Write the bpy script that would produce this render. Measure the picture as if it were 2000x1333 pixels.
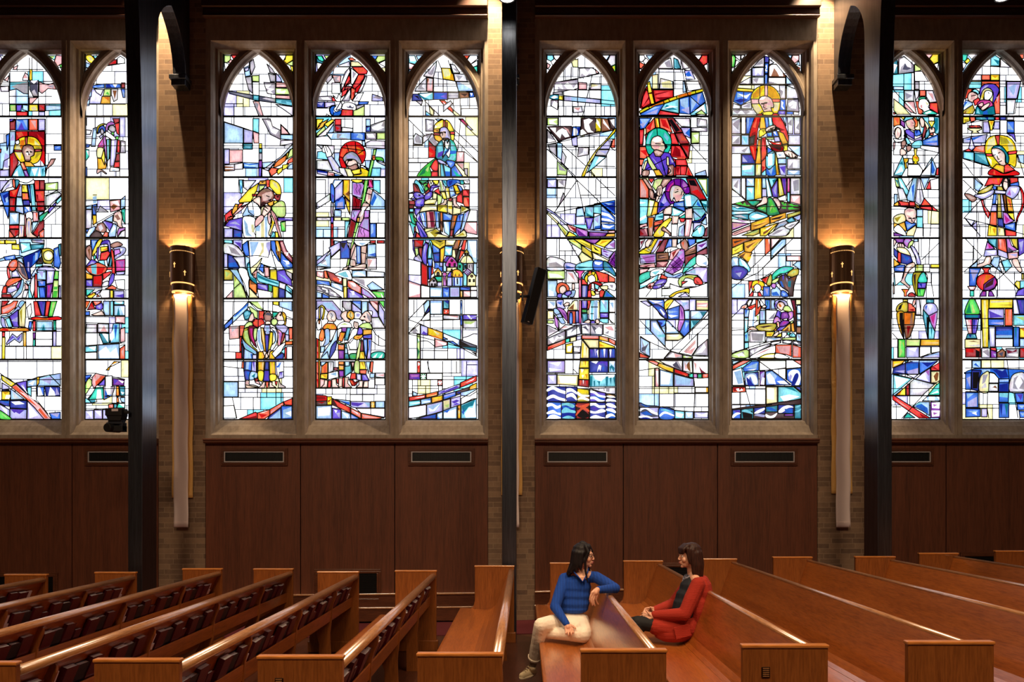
import bpy, bmesh, math, random
from mathutils import Vector, Matrix
from mathutils.geometry import tessellate_polygon
for o in list(bpy.data.objects): bpy.data.objects.remove(o)
SC = bpy.context.scene; COL = SC.collection; PI = math.pi
# ---- camera: level, square to the window wall, lens shifted up
CAMZ = 1.88
cam = bpy.data.objects.new('camera', bpy.data.cameras.new('camera')); COL.objects.link(cam)
cam.location = (0, 0, CAMZ); cam.rotation_euler = (PI/2, 0, 0)
cam.data.sensor_width = 36; cam.data.lens = 27
cam.data.shift_x = -0.012; cam.data.shift_y = 0.14575; cam.data.clip_end = 200
SC.camera = cam
vs = SC.view_settings
vs.view_transform = 'Standard'; vs.look = 'None'; vs.gamma = 1; vs.exposure = 0.0; vs.use_curve_mapping = False
# ---- world: the little daylight that reaches the nave from elsewhere
W = bpy.data.worlds.new('world'); SC.world = W; W.use_nodes = True
W.node_tree.nodes['Background'].inputs[0].default_value = (.75, .85, 1, 1)
W.node_tree.nodes['Background'].inputs[1].default_value = 0.25
def lamp(name, kind, loc, energy, color, rot=(0, 0, 0), **kw):
    l = bpy.data.lights.new(name, kind); l.energy = energy; l.color = color
    for k, v in kw.items(): setattr(l, k, v)
    o = bpy.data.objects.new(name, l); COL.objects.link(o); o.location = loc; o.rotation_euler = rot
    return o
WARM = (1, .72, .42)
# warm fill spots added high over the nave to brighten the pews, and the aisle downlights that wash each brick pier
for x, y, rx in ((-5, -.5, 40), (0, -.5, 40), (5, -.5, 40), (-2.6, 4.2, 6), (2.6, 4.2, 6)):
    lamp('nave_fill_spot', 'SPOT', (x, y, 9.3), 1650, (1, .74, .48), rot=(math.radians(rx), 0, 0), spot_size=math.radians(74), spot_blend=.75, shadow_soft_size=.9, specular_factor=.3)
for x in (-4.74, 0, 4.74):
    lamp('aisle_downlight', 'SPOT', (x - .50, 10.62, 9.45), 800, WARM, rot=(math.radians(8), 0, 0),
         spot_size=math.radians(70), spot_blend=.5, shadow_soft_size=.04)
def px(x, y, Y): return Vector(((x - 1024) * Y / 1500, Y, CAMZ - (y - 958) * Y / 1500))
def srgb(c):
    return tuple(v/12.92 if v <= .04045 else ((v + .055)/1.055)**2.4 for v in (k/255 for k in c))
# ---- mesh builder
class MB:
    def __init__(s): s.v = []; s.f = []; s.sm = []
    def add(s, vs, fs, smooth=False):
        n = len(s.v); s.v += [tuple(v) for v in vs]; s.f += [tuple(i + n for i in f) for f in fs]; s.sm += [smooth]*len(fs)
        return s
    def box(s, x0, x1, y0, y1, z0, z1, M=None):
        v = [Vector((x, y, z)) for x in (x0, x1) for y in (y0, y1) for z in (z0, z1)]
        if M: v = [M @ p for p in v]
        return s.add(v, [(0, 1, 3, 2), (4, 6, 7, 5), (0, 4, 5, 1), (2, 3, 7, 6), (0, 2, 6, 4), (1, 5, 7, 3)])
    def prism(s, poly, ax, a, b, M=None, smooth=False):
        # poly in the two axes other than ax, in xyz order
        def P(u, w, t): return Vector((t, u, w) if ax == 'x' else (u, t, w) if ax == 'y' else (u, w, t))
        n = len(poly); v = [P(*p, a) for p in poly] + [P(*p, b) for p in poly]
        if M: v = [M @ p for p in v]
        k = len(s.v); s.add(v, [])
        s.f += [(k+i, k+(i+1) % n, k+n+(i+1) % n, k+n+i) for i in range(n)]; s.sm += [smooth]*n
        for t in tessellate_polygon([[Vector((p[0], p[1], 0)) for p in poly]]):
            s.f += [tuple(k+i for i in t), tuple(k+n+i for i in reversed(t))]; s.sm += [False]*2
        return s
    def tube(s, pts, rad, n=10, cap=True):
        pts = [Vector(p) for p in pts]; R = rad if isinstance(rad, (list, tuple)) else [rad]*len(pts); rings = []
        up = None
        for i, p in enumerate(pts):
            d = (pts[min(i+1, len(pts)-1)] - pts[max(i-1, 0)]).normalized()
            if up is None: up = d.orthogonal().normalized()
            up = (up - d*up.dot(d)).normalized(); w = d.cross(up)
            rings.append([p + (up*math.cos(2*PI*k/n) + w*math.sin(2*PI*k/n))*R[i] for k in range(n)])
        return s.loft(rings, cap)
    def loft(s, rings, cap=True, closed=True, smooth=True):
        n = len(rings[0]); k = len(s.v); s.add([p for r in rings for p in r], [])
        for i in range(len(rings)-1):
            for j in range(n if closed else n-1):
                s.f.append((k+i*n+j, k+i*n+(j+1) % n, k+(i+1)*n+(j+1) % n, k+(i+1)*n+j)); s.sm.append(smooth)
        if cap and closed:
            s.f += [tuple(k+j for j in reversed(range(n))), tuple(k+(len(rings)-1)*n+j for j in range(n))]; s.sm += [False]*2
        return s
    def lathe(s, prof, c, n=24, cap=False):
        return s.loft([[Vector((c[0]+r*math.cos(2*PI*k/n), c[1]+r*math.sin(2*PI*k/n), c[2]+z)) for k in range(n)] for r, z in prof], cap)
    def ball(s, c, r, M=None, n=12):
        r = Vector(r) if not isinstance(r, (int, float)) else Vector((r, r, r))
        rings = [[Vector((r.x*math.sin(t)*math.cos(a), r.y*math.sin(t)*math.sin(a), r.z*math.cos(t))) for a in (2*PI*k/n for k in range(n))]
                 for t in (PI*(i+.001)/(n/2+.002) for i in range(n//2+1))]
        return s.loft([[(M @ p if M else p) + Vector(c) for p in R] for R in rings])
    def build(s, name, mat, parent=None, bevel=0, loc=None):
        me = bpy.data.meshes.new(name); me.from_pydata(s.v, [], s.f); me.validate()
        bm = bmesh.new(); bm.from_mesh(me); bmesh.ops.recalc_face_normals(bm, faces=bm.faces); bm.to_mesh(me); bm.free()
        if len(me.polygons) == len(s.sm): me.polygons.foreach_set('use_smooth', s.sm)
        me.materials.append(mat)
        o = bpy.data.objects.new(name, me); COL.objects.link(o)
        if parent: o.parent = parent
        if loc: o.location = loc
        if bevel:
            m = o.modifiers.new('bevel', 'BEVEL'); m.width = bevel; m.segments = 2; m.limit_method = 'ANGLE'
        return o
def tag(o, label=None, cat=None, group=None, kind=None):
    for k, v in (('label', label), ('category', cat), ('group', group), ('kind', kind)):
        if v: o[k] = v
    return o
def empty(name, loc, rz=0):
    o = bpy.data.objects.new(name, None); COL.objects.link(o); o.location = loc; o.rotation_euler.z = rz; o.empty_display_size = .1
    return o
def copy_tree(o, parent=None):
    c = o.copy(); COL.objects.link(c); c.parent = parent
    for ch in o.children: copy_tree(ch, c)
    return c
# ---- materials
def mat(name, col=(.5, .5, .5), rough=.6, metal=0, coat=0, spec=.5):
    m = bpy.data.materials.new(name); m.use_nodes = True; b = m.node_tree.nodes['Principled BSDF']
    b.inputs['Base Color'].default_value = (*col, 1); b.inputs['Roughness'].default_value = rough
    b.inputs['Metallic'].default_value = metal; b.inputs['Coat Weight'].default_value = coat
    b.inputs['Coat Roughness'].default_value = .12; b.inputs['Specular IOR Level'].default_value = spec
    return m
def nodes(m): return m.node_tree, m.node_tree.nodes['Principled BSDF']
def coords(T, scale, which='Object'):
    tc = T.nodes.new('ShaderNodeTexCoord'); mp = T.nodes.new('ShaderNodeMapping'); mp.inputs['Scale'].default_value = scale
    T.links.new(tc.outputs[which], mp.inputs['Vector']); return mp.outputs[0]
def noise(T, vec, scale, detail=4, rough=.6):
    n = T.nodes.new('ShaderNodeTexNoise'); n.inputs['Scale'].default_value = scale; n.inputs['Detail'].default_value = detail
    n.inputs['Roughness'].default_value = rough; T.links.new(vec, n.inputs['Vector']); return n.outputs['Fac']
def ramp(T, fac, stops):
    r = T.nodes.new('ShaderNodeValToRGB'); T.links.new(fac, r.inputs[0]); e = r.color_ramp.elements
    while len(e) < len(stops): e.new(.5)
    for k, (p, c) in enumerate(stops): e[k].position = p; e[k].color = (*c, 1)
    return r.outputs[0]
def bump(T, b, fac, strength, dist=.01):
    n = T.nodes.new('ShaderNodeBump'); n.inputs['Strength'].default_value = strength; n.inputs['Distance'].default_value = dist
    T.links.new(fac, n.inputs['Height']); T.links.new(n.outputs[0], b.inputs['Normal'])
def mixc(T, fac, a, b, mode='MIX'):
    n = T.nodes.new('ShaderNodeMix'); n.data_type = 'RGBA'; n.blend_type = mode
    for i, x in ((0, fac), (6, a), (7, b)):
        if hasattr(x, 'links'): T.links.new(x, n.inputs[i])
        elif i: n.inputs[i].default_value = (*x, 1)
        else: n.inputs[i].default_value = x
    return n.outputs[2]
def wood(name, dark, light, scale, rough=.4, coat=.3, k=1):
    m = mat(name, rough=rough, coat=coat); T, b = nodes(m)
    v = coords(T, scale); n1 = noise(T, v, 5*k, 6, .65); n2 = noise(T, v, 34*k, 3, .6)
    c = ramp(T, n1, [(.3, dark), (.7, light)])
    c = mixc(T, .35, c, ramp(T, n2, [(.35, tuple(x*.45 for x in dark)), (.6, light)]))
    T.links.new(c, b.inputs['Base Color']); bump(T, b, n2, .12, .002)
    return m
WOOD = srgb((184, 102, 38)); WOODD = srgb((142, 72, 24))
M_seat = wood('varnished_oak_long_grain', WOODD, WOOD, (3, .25, 3), .3, .7)
nodes(M_seat)[1].inputs['Coat IOR'].default_value = 1.8; nodes(M_seat)[1].inputs['Coat Roughness'].default_value = .2
M_end = wood('varnished_oak_upright_grain', srgb((124, 66, 26)), srgb((160, 92, 40)), (3, 3, .25), .35, .3)
M_cap = wood('varnished_oak_cap', srgb((175, 100, 40)), srgb((215, 135, 62)), (.4, 3, 3), .28, .4)
M_rail = wood('worn_oak_rail', srgb((150, 94, 50)), srgb((200, 138, 84)), (3, .3, 3), .3, 1)
nodes(M_rail)[1].inputs['Coat Roughness'].default_value = .24; nodes(M_rail)[1].inputs['Coat IOR'].default_value = 2.7
M_panel = wood('dark_oak_panelling', srgb((88, 46, 28)), srgb((120, 66, 42)), (2.2, 2.2, .12), .5, .12)
M_dtrim = wood('dark_oak_moulding', srgb((70, 36, 22)), srgb((112, 62, 38)), (.3, 3, 3), .4, .25)
M_beam = wood('dark_oak_cornice', srgb((52, 26, 16)), srgb((80, 42, 26)), (.3, 3, 3), .5, .1)
M_frame = wood('burnished_black_column', srgb((88, 93, 106)), srgb((122, 128, 142)), (5, 5, .1), .33, 0); nodes(M_frame)[1].inputs['Metallic'].default_value = 1
M_floor = wood('brown_floorboards', srgb((64, 34, 24)), srgb((92, 50, 34)), (3, .3, 1), .35, .3)
M_stone = mat('limestone', rough=.8); T, b = nodes(M_stone)
v = coords(T, (1, 1, 1)); n = noise(T, v, 3, 6); n2 = noise(T, coords(T, (2, 2, .5)), 9, 5)
T.links.new(mixc(T, .4, ramp(T, n, [(.3, srgb((134, 120, 108))), (.7, srgb((172, 156, 140)))]), ramp(T, n2, [(.3, srgb((112, 98, 88))), (.65, srgb((180, 164, 148)))])), b.inputs['Base Color'])
bump(T, b, noise(T, v, 60, 4), .25, .003)
M_brick = mat('buff_brick', rough=.85); T, b = nodes(M_brick)
v = coords(T, (1, 1, 1)); sw = T.nodes.new('ShaderNodeSeparateXYZ'); cb = T.nodes.new('ShaderNodeCombineXYZ')
T.links.new(v, sw.inputs[0]); ad = T.nodes.new('ShaderNodeMath'); T.links.new(sw.outputs[0], ad.inputs[0]); T.links.new(sw.outputs[1], ad.inputs[1])
T.links.new(ad.outputs[0], cb.inputs[0]); T.links.new(sw.outputs[2], cb.inputs[1])
bt = T.nodes.new('ShaderNodeTexBrick'); T.links.new(cb.outputs[0], bt.inputs['Vector'])
for k_, v_ in (('Scale', 1), ('Mortar Size', .0045), ('Brick Width', .30), ('Row Height', .0742), ('Mortar Smooth', .2)): bt.inputs[k_].default_value = v_
bt.offset = .43; bt.offset_frequency = 3; bt.squash = .62; bt.squash_frequency = 2
bt.inputs['Color1'].default_value = (*srgb((150, 122, 98)), 1); bt.inputs['Color2'].default_value = (*srgb((106, 84, 70)), 1); bt.inputs['Mortar'].default_value = (*srgb((160, 136, 112)), 1)
T.links.new(mixc(T, .25, bt.outputs[0], ramp(T, noise(T, v, 14, 5), [(.3, srgb((84, 64, 50))), (.7, srgb((150, 118, 90)))])), b.inputs['Base Color'])
bump(T, b, bt.outputs['Fac'], -.6, .006)
M_carpet = mat('dark_red_carpet', srgb((88, 14, 28)), .95)
M_plaster = mat('dim_plaster', srgb((150, 120, 95)), .9)
M_black = mat('black_paint', srgb((18, 18, 22)), .5)
M_navy = mat('navy_black_casing', srgb((34, 38, 50)), .45)
M_lead = mat('lead', srgb((16, 20, 24)), .6)
M_steel = mat('pale_metal_trim', srgb((205, 196, 200)), .4, .2)
# ================= setting =================
PITCH = 4.74; YP = 11.05; YG = 11.27; KG = YG/1500
PX = [-.185 + PITCH*k for k in (-2, -1, 0, 1, 2)]              # pier centres
def zfloor(x):
    pts = [(-9, -.05), (-3.8, -.05), (-2.9, -.045), (-2, -.03), (-1.03, -.015), (-.13, 0), (.8, .03), (2.64, .08), (4.52, .125), (6.35, .18), (9, .25)]
    for (a, p), (b_, q) in zip(pts, pts[1:]):
        if x <= b_: return p + (q-p)*max(0, (x-a))/(b_-a)
    return pts[-1][1]
xs = [-9, -3.8, -2.9, -2, -1.03, -.13, .8, 2.64, 4.52, 6.35, 9]
def slab(name, m, y0, y1, dz):
    o = MB().prism([(x, zfloor(x)+dz) for x in xs] + [(x, -.4) for x in reversed(xs)], 'y', y0, y1).build(name, m); tag(o, kind='structure'); return o
slab('floor', M_floor, -12, 10.0, 0)
tag(slab('floor', M_carpet, 10.0, 11.12, .006), kind='structure')
def st(o): return tag(o, kind='structure')
st(MB().box(-9, 9, -12, 11.6, 9.62, 9.8).build('ceiling', M_beam))
st(MB().box(-9.2, -9, -12, 11.6, -.4, 9.8).build('wall_left', M_brick))
st(MB().box(9, 9.2, -12, 11.6, -.4, 9.8).build('wall_right', M_brick))
st(MB().box(-9.2, 9.2, -12.2, -12, -.4, 9.8).build('wall_near', M_beam))
st(MB().box(-9.2, 9.2, 11.62, 11.8, -.4, 9.8).build('wall_far', M_plaster))
# brick piers
for x in PX:
    w = .335
    st(MB().box(x-w, x+w, YP, 11.6, -.1, 9.6).build('wall_far_brick_pier', M_brick))
# bays
GX0 = [505, 685, 866]                                            # pixel centres of bay A lights
NWIN = 0; WINS = {}
def arch_pts(cx, hw, zs, za, n=14):
    h = za - zs; R = (hw*hw + h*h)/(2*hw); pts = []
    a = math.acos((R-hw)/R)
    L = [(cx - hw + R - R*math.cos(t), zs + R*math.sin(t)) for t in (a*i/n for i in range(n+1))]
    return L + [(2*cx - x, z) for x, z in reversed(L[:-1])]
ZB = CAMZ + 138*KG; ZT = CAMZ + 851*KG; HW = 68*KG; ZS = CAMZ + (958-232)*KG; ZA = CAMZ + (958-107)*KG
for bay in (-1, 0, 1, 2):
    x0 = PX[bay+1] + .335; x1 = PX[bay+2] - .335                # clear bay between piers
    cxs = [(c + 630.5*(bay) - 1024)*KG for c in GX0]
    YF = 11.06; zb = CAMZ + 104*YF/1500; zt = 8.36; ztop = CAMZ + (958-37)*YF/1500
    s = MB()
    rings = [(0, 0, 0, YG), (.012, .02, .004, YG-.04), (.035, .03, .012, YG-.055), (.045, .09, .02, YG-.1), (.075, .10, .03, YG-.11), (.083, .2, .06, YG-.17), (.108, ZB-zb-.03, zt-ZT, YF)]
    ed = []
    for cx in cxs:
        loops = [[(cx-HW-a, y, ZB-b_), (cx+HW+a, y, ZB-b_), (cx+HW+a, y, ZT+c), (cx-HW-a, y, ZT+c)] for a, b_, c, y in rings]
        s.loft([[Vector(p) for p in L] for L in loops], cap=False, smooth=False)
        ed.append((cx-HW-.108, cx+HW+.108))
    zo = ZB - (ZB-zb-.03)
    spans = [(x0, ed[0][0]), (ed[0][1], ed[1][0]), (ed[1][1], ed[2][0]), (ed[2][1], x1)]
    for a, b_ in spans: s.box(a, b_, YF, 11.62, zo, zt)
    s.box(x0, x1, YF, 11.62, zt, ztop); s.box(x0, x1, YF-.012, 11.62, zb-.03, zo)
    for a, b_ in spans[1:3]:                                       # joint bead up each mullion
        s.box((a+b_)/2-.012, (a+b_)/2+.012, YF-.008, YF, zo, zt)
    # moulded arch over every light, spandrel pierced above
    for cx in cxs:
        prof = [(0, YG-.004), (.006, YG-.03), (.03, YG-.05), (.045, YG-.085), (.075, YG-.09), (.09, YG-.07), (.10, YG-.05), (.165, YG-.05), (.178, YG-.01), (.18, YG+.01), (0, YG+.01)]
        P = arch_pts(cx, HW, ZS, ZA); rr = []
        for i, (x, z) in enumerate(P):
            if i == len(P)//2: d = Vector((0, 1))
            else:
                a_, b__ = P[max(i-1, 0)], P[min(i+1, len(P)-1)]; t = Vector((b__[0]-a_[0], b__[1]-a_[1])).normalized(); d = Vector((-t.y, t.x))
            k = 1 if i != len(P)//2 else 1.25
            rr.append([Vector((min(max(x + d.x*q*k, cx-HW-.02), cx+HW+.02), y, z + d.y*q*k)) for q, y in prof])
        s.loft(rr, cap=True, smooth=False)
    st(s.build('wall_far_window_stone', M_stone))
    # cornice above, wainscot below
    c = MB(); c.box(x0, x1, 10.95, 11.6, ztop, 8.76).box(x0, x1, 10.9, 11.6, 8.76, 8.88).box(x0, x1, 10.97, 11.6, 8.90, 9.62).box(x0, x1, 10.93, 11, 8.64, 8.66)
    st(c.build('trim_cornice', M_beam, bevel=.01))
    zr = CAMZ + (958-857)*11.0/1500
    st(MB().prism([(10.97, zr-.055), (10.99, zr-.07), (11.1, zr-.07), (11.1, zr), (10.96, zr), (10.95, zr-.02), (10.97, zr-.03)], 'x', x0, x1).build('trim_wainscot_cap', M_dtrim))
    seams = [x0, (587+630.5*bay-1024)*11.05/1500, (771+630.5*bay-1024)*11.05/1500, x1]
    for a, b_ in zip(seams, seams[1:]):
        st(MB().box(a+.006, b_-.006, 11.05, 11.1, zfloor(a)+.18, zr-.06).build('wall_far_panel', M_panel, bevel=.004))
    st(MB().box(x0, x1, 11.085, 11.2, -.1, zr).build('wall_far_backing', M_black))
    # stepped skirting follows the rise of the floor
    for z0, z1, yy in ((.02, .2, 11.0), (.2, .225, 10.985), (.225, .395, 11.02), (.395, .42, 11.0)):
        st(MB().prism([(x0, zfloor(x0)+z0), (x1, zfloor(x1)+z0), (x1, zfloor(x1)+z1), (x0, zfloor(x0)+z1)], 'y', yy, 11.06).build('baseboard_far', M_dtrim if z1-z0 > .1 else M_rail, bevel=.004))
    # glazed lights
    for j, cx in enumerate(cxs):
        NWIN += 1; w = empty('window_%d' % NWIN, (cx, YG, ZB)); st(w); WINS[(bay, j)] = w
# ---- vents in the panelling
def vent(x, z, w, h, fw, name, label, slats, trim):
    e = empty(name, (x, 11.05, z)); tag(e, label, 'vent', 'vents in the panelling')
    f = MB()
    for k, (a, d) in enumerate(((fw, .022), (fw*.55, .034))):
        W_, H_ = w/2 + a, h/2 + a; q = fw*.5
        f.box(-W_, W_, -d, 0, H_-q, H_).box(-W_, W_, -d, 0, -H_, -H_+q).box(-W_, -W_+q, -d, 0, -H_+q, H_-q).box(W_-q, W_, -d, 0, -H_+q, H_-q)
    f.build('moulded_frame', M_dtrim, e, .003)
    MB().box(-w/2-fw*.1, w/2+fw*.1, -.006, 0, -h/2-fw*.1, h/2+fw*.1).build('backing', M_black, e)
    if trim:
        t = .014; MB().box(-w/2, w/2, -.022, -.006, h/2-t, h/2).box(-w/2, w/2, -.022, -.006, -h/2, -h/2+t).box(-w/2, -w/2+t, -.022, -.006, -h/2+t, h/2-t).box(w/2-t, w/2, -.022, -.006, -h/2+t, h/2-t).build('metal_trim', M_steel, e)
    g = MB()
    if trim:
        for k in range(slats): g.box(-w/2+.02+(w-.04)*k/slats, -w/2+.026+(w-.04)*k/slats, -.016, -.006, -h/2+.014, h/2-.014)
    else:
        for k in range(slats): g.box(-w/2, w/2, -.02, -.006, -h/2+h*(k+.3)/slats, -h/2+h*(k+.55)/slats)
    g.build('grille', M_black, e)
vl = {(0, 497): 'left upper vent under the window of the robed figure in prayer', (0, 862): 'right upper vent of the left middle bay, nearest the middle column',
      (1, 497): 'upper vent just right of the tilted loudspeaker', (1, 862): 'upper vent under the window with the red-robed figure on grass',
      (-1, 862): 'upper vent partly behind the left dark column', (2, 497): 'upper vent just right of the right dark column'}
for (bay, c), lab in vl.items():
    vent((c+630.5*bay-1024)*11.05/1500, CAMZ+(958-893)*11.05/1500, .86, .155, .05, 'wall_vent', 'slim metal-rimmed black ' + lab, 60, True)
for bay, y, lab in ((0, 1145, 'square low floor vent behind the third pew end left of centre'), (1, 1133, 'low floor vent half hidden behind the woman in the red cardigan'), (2, 1112, 'low floor vent behind the pews at far right'), (-1, 1152, 'low floor vent behind the pews at far left')):
    vent((679+630.5*bay-1024)*11.05/1500, CAMZ+(958-y)*11.05/1500, .84, .36, .06, 'floor_vent', lab, 22, False)
# ---- timber columns with the pointed strut to the pier
XC = [-4.9 + .0, -.19, 4.54]
for x, lab in zip(XC, ('tall ebonised timber column at left with pointed arch to the brick pier', 'tall ebonised timber column in the middle, seen edge-on', 'tall ebonised timber column at right with pointed arch to the brick pier')):
    w = .09; yf, yb, yl = 9.67, 10.05, 10.9
    poly = [(yf, -.06), (yf, 5.8), (yf-.03, 6.8), (yf-.07, 7.6), (yf-.16, 8.6), (yf-.3, 9.61), (11.04, 9.61), (11.04, 7.74), (yl, 7.74)]
    hw = (yl-yb)/2; ap = arch_pts((yl+yb)/2, hw, 7.74, 8.43, 10)
    poly += [p for p in reversed(ap)][1:] + [(yb, 7.0), (yb, -.06)]
    e = empty('timber_column', (x, 9.86, zfloor(x))); tag(e, lab, 'column', None); e['kind'] = 'structure'
    MB().prism([(a-9.86, b_-zfloor(x)+.06) for a, b_ in poly], 'x', -w, w).build('post_and_arch', M_frame, e, .006)
    c = MB(); z = -zfloor(x)
    c.box(-w-.03, w+.03, yl-.06-9.86, 1.18, 7.70+z, 7.76+z).box(-w-.01, w+.01, yl-.03-9.86, 1.18, 7.62+z, 7.70+z).build('corbel', M_frame, e, .006)
# ================= pews =================
SEATP = [(-.655, .40), (-.67, .415), (-.665, .43), (-.64, .436), (-.45, .422), (-.33, .418), (-.275, .434), (-.25, .42), (-.3, .385), (-.6, .385)]
BACKP = [(-.274, .435), (-.24, .457), (-.205, .51), (-.175, .60), (-.14, .69), (-.105, .79), (-.066, .895), (-.06, .905), (-.035, .90), (-.04, .87), (-.085, .78), (-.12, .69), (-.155, .60), (-.185, .51), (-.22, .44), (-.25, .42)]
RAILP = [(-.066, .893), (-.065, .909), (-.055, .916), (-.034, .918), (-.014, .911), (-.001, .897), (.002, .880), (-.007, .866), (-.026, .860), (-.048, .866)]
SUPP = [(-.07, .85), (-.03, .865), (-.012, .845), (-.015, .80), (-.045, .73), (-.06, .68), (-.064, .58), (-.075, .49), (-.085, .40), (-.08, .25), (-.065, 0), (-.20, 0), (-.20, .30), (-.235, .40), (-.20, .46), (-.165, .56), (-.12, .68)]
ENDP = [(-.484, .94), (0, .94), (0, .12), (-.58, .12), (-.58, .33), (-.555, .40), (-.50, .46), (-.484, .52)]
PEWS = [  # x of the back edge, far end, near end
 (-5.545, 8.95, 4.3), (-4.632, 9.19, 4.3), (-3.77, 9.6, 4.3), (-2.868, 9.55, 4.33), (-1.955, 9.1, 4.35), (-1.035, 9.08, 4.37), (-.125, 9.5, 4.37),
 (.806, 9.6, 4.35), (1.722, 9.6, 4.35), (2.644, 9.6, 4.32), (3.583, 9.6, 4.3), (4.52, 9.4, 4.3), (5.40, 9.6, 4.3), (6.35, 9.6, 4.3)]
PLAB = ['leftmost oak pew, only its far end in the picture', 'second oak pew from the left, its far end in front of the left dark column', 'third oak pew from the left',
 'fourth oak pew from the left, its near end cut by the left edge', 'fifth oak pew from the left, near end panel at lower left', 'oak pew left of centre with a strip of its seat showing past the rail',
 'oak pew just left of the central gap, whole bare seat in view', 'oak pew the woman in the blue sweater sits on', 'oak pew the woman in the red cardigan sits on',
 'oak pew directly behind the woman in the red cardigan', 'oak pew second behind the woman in the red cardigan', 'oak pew whose far end stands by the right dark column', 'second oak pew from the right edge', 'rightmost oak pew, just its far end and back showing']
PNAME = ['leftmost pew', 'second pew from left', 'third pew from left', 'fourth pew from left', 'fifth pew from left', 'pew left of centre', 'bare pew by the gap']
SUPY = {}
def fixtures(i, e, L, yf):
    s = [yf - 1.03 - 1.26*k for k in range(4)]; s = [q for q in s if q > yf - L + .1]; SUPY[i] = s
    for q in s: MB().prism(SUPP, 'y', q-.012, q+.012).build('support', M_end, e, .003).location.y = -(yf - L)
for i, (x, yf, yn) in enumerate(PEWS):
    e = empty('pew', (x, yn, zfloor(x-.25))); tag(e, PLAB[i], 'pew', 'oak pews in rows'); L = yf - yn
    MB().prism(SEATP, 'y', .045, L-.045, smooth=False).build('seat', M_seat, e, .004)
    MB().prism(BACKP, 'y', .045, L-.045).build('backrest', M_seat, e)
    MB().prism(RAILP, 'y', .045, L-.045, smooth=True).build('top_rail', M_rail, e)
    for y0 in (0, L-.045):
        p = MB().prism(ENDP, 'y', y0, y0+.045).build('end_panel', M_end, e, .006)
        MB().box(-.49, .006, y0-.006, y0+.051, .935, .955).build('cap', M_cap, p, .006)
        MB().box(-.60, .02, y0-.008, y0+.053, 0, .13).build('plinth', M_end, p, .008)
    r = MB().prism([(-.094, .535), (-.080, .535), (-.068, .655), (-.082, .655)], 'y', .045, L-.045).build('book_rack', M_seat, e, .003)
    MB().box(-.172, -.088, .045, L-.045, .575, .587).build('rack_shelf', M_seat, r)
    fixtures(i, e, L, yf)
# brass number plates low on two near ends
for i, u, v in ((8, -.355, .0), (5, -.36, .0)):
    x, yf, yn = PEWS[i]
    b_ = MB().box(-.024, .024, -.006, 0, -.03, .03).build('number_plate', mat('bronze', srgb((50, 32, 20)), .4, .8), None, .002, (x+u, yn, zfloor(x-.25) + .80))
    for k in range(5): MB().box(-.018, .018, -.009, -.006, -.024+k*.011, -.019+k*.011).build('relief', M_rail, b_)
    tag(b_, 'small bronze plate on the near end of ' + ('the pew where the red cardigan sits' if i == 8 else 'the pew left of centre'), 'plate', 'bronze plates on the pew ends')
# ================= books in the racks =================
M_mar = mat('maroon_cloth', srgb((88, 10, 32)), .45, coat=.15); M_dk = mat('dark_blue_cloth', srgb((20, 16, 34)), .5)
M_pg = mat('page_block', srgb((255, 250, 244)), .6); M_pap = mat('white_paper', srgb((224, 214, 222)), .7); M_kr = mat('orange_card', srgb((196, 110, 50)), .7)
def book_proto(w, h, t, m):
    e = empty('book', (0, 0, -5))
    MB().box(0, .003, 0, w, 0, h).box(t-.003, t, 0, w, 0, h).box(0, t, 0, .003, 0, h).build('cover', m, e)
    MB().box(.003, t-.003, .004, w-.006, .003, h-.006).build('pages', M_pg, e)
    return e
PB = {'hymnal': book_proto(.145, .215, .043, M_mar), 'dark book': book_proto(.14, .20, .034, M_dk), 'bible': book_proto(.14, .225, .036, M_mar), 'booklet': book_proto(.10, .145, .02, M_mar)}
DESC = {'hymnal': 'thick maroon hymnal', 'dark book': 'dark blue book', 'bible': 'tall maroon book', 'booklet': 'small maroon booklet'}
pam = empty('pamphlet_bundle', (0, 0, -5))
MB().box(0, .012, 0, .075, 0, .20).build('leaflets', M_pap, pam); MB().box(.013, .022, .01, .085, 0, .12).build('envelopes', M_pap, pam); MB().box(.0225, .026, .0, .08, 0, .07).build('card', M_kr, pam)
used = set(); ORD = ['wall-end bay', 'second bay from wall', 'third bay from wall', 'fourth bay from wall', 'nearest bay']; rb = random.Random(4)
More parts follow.
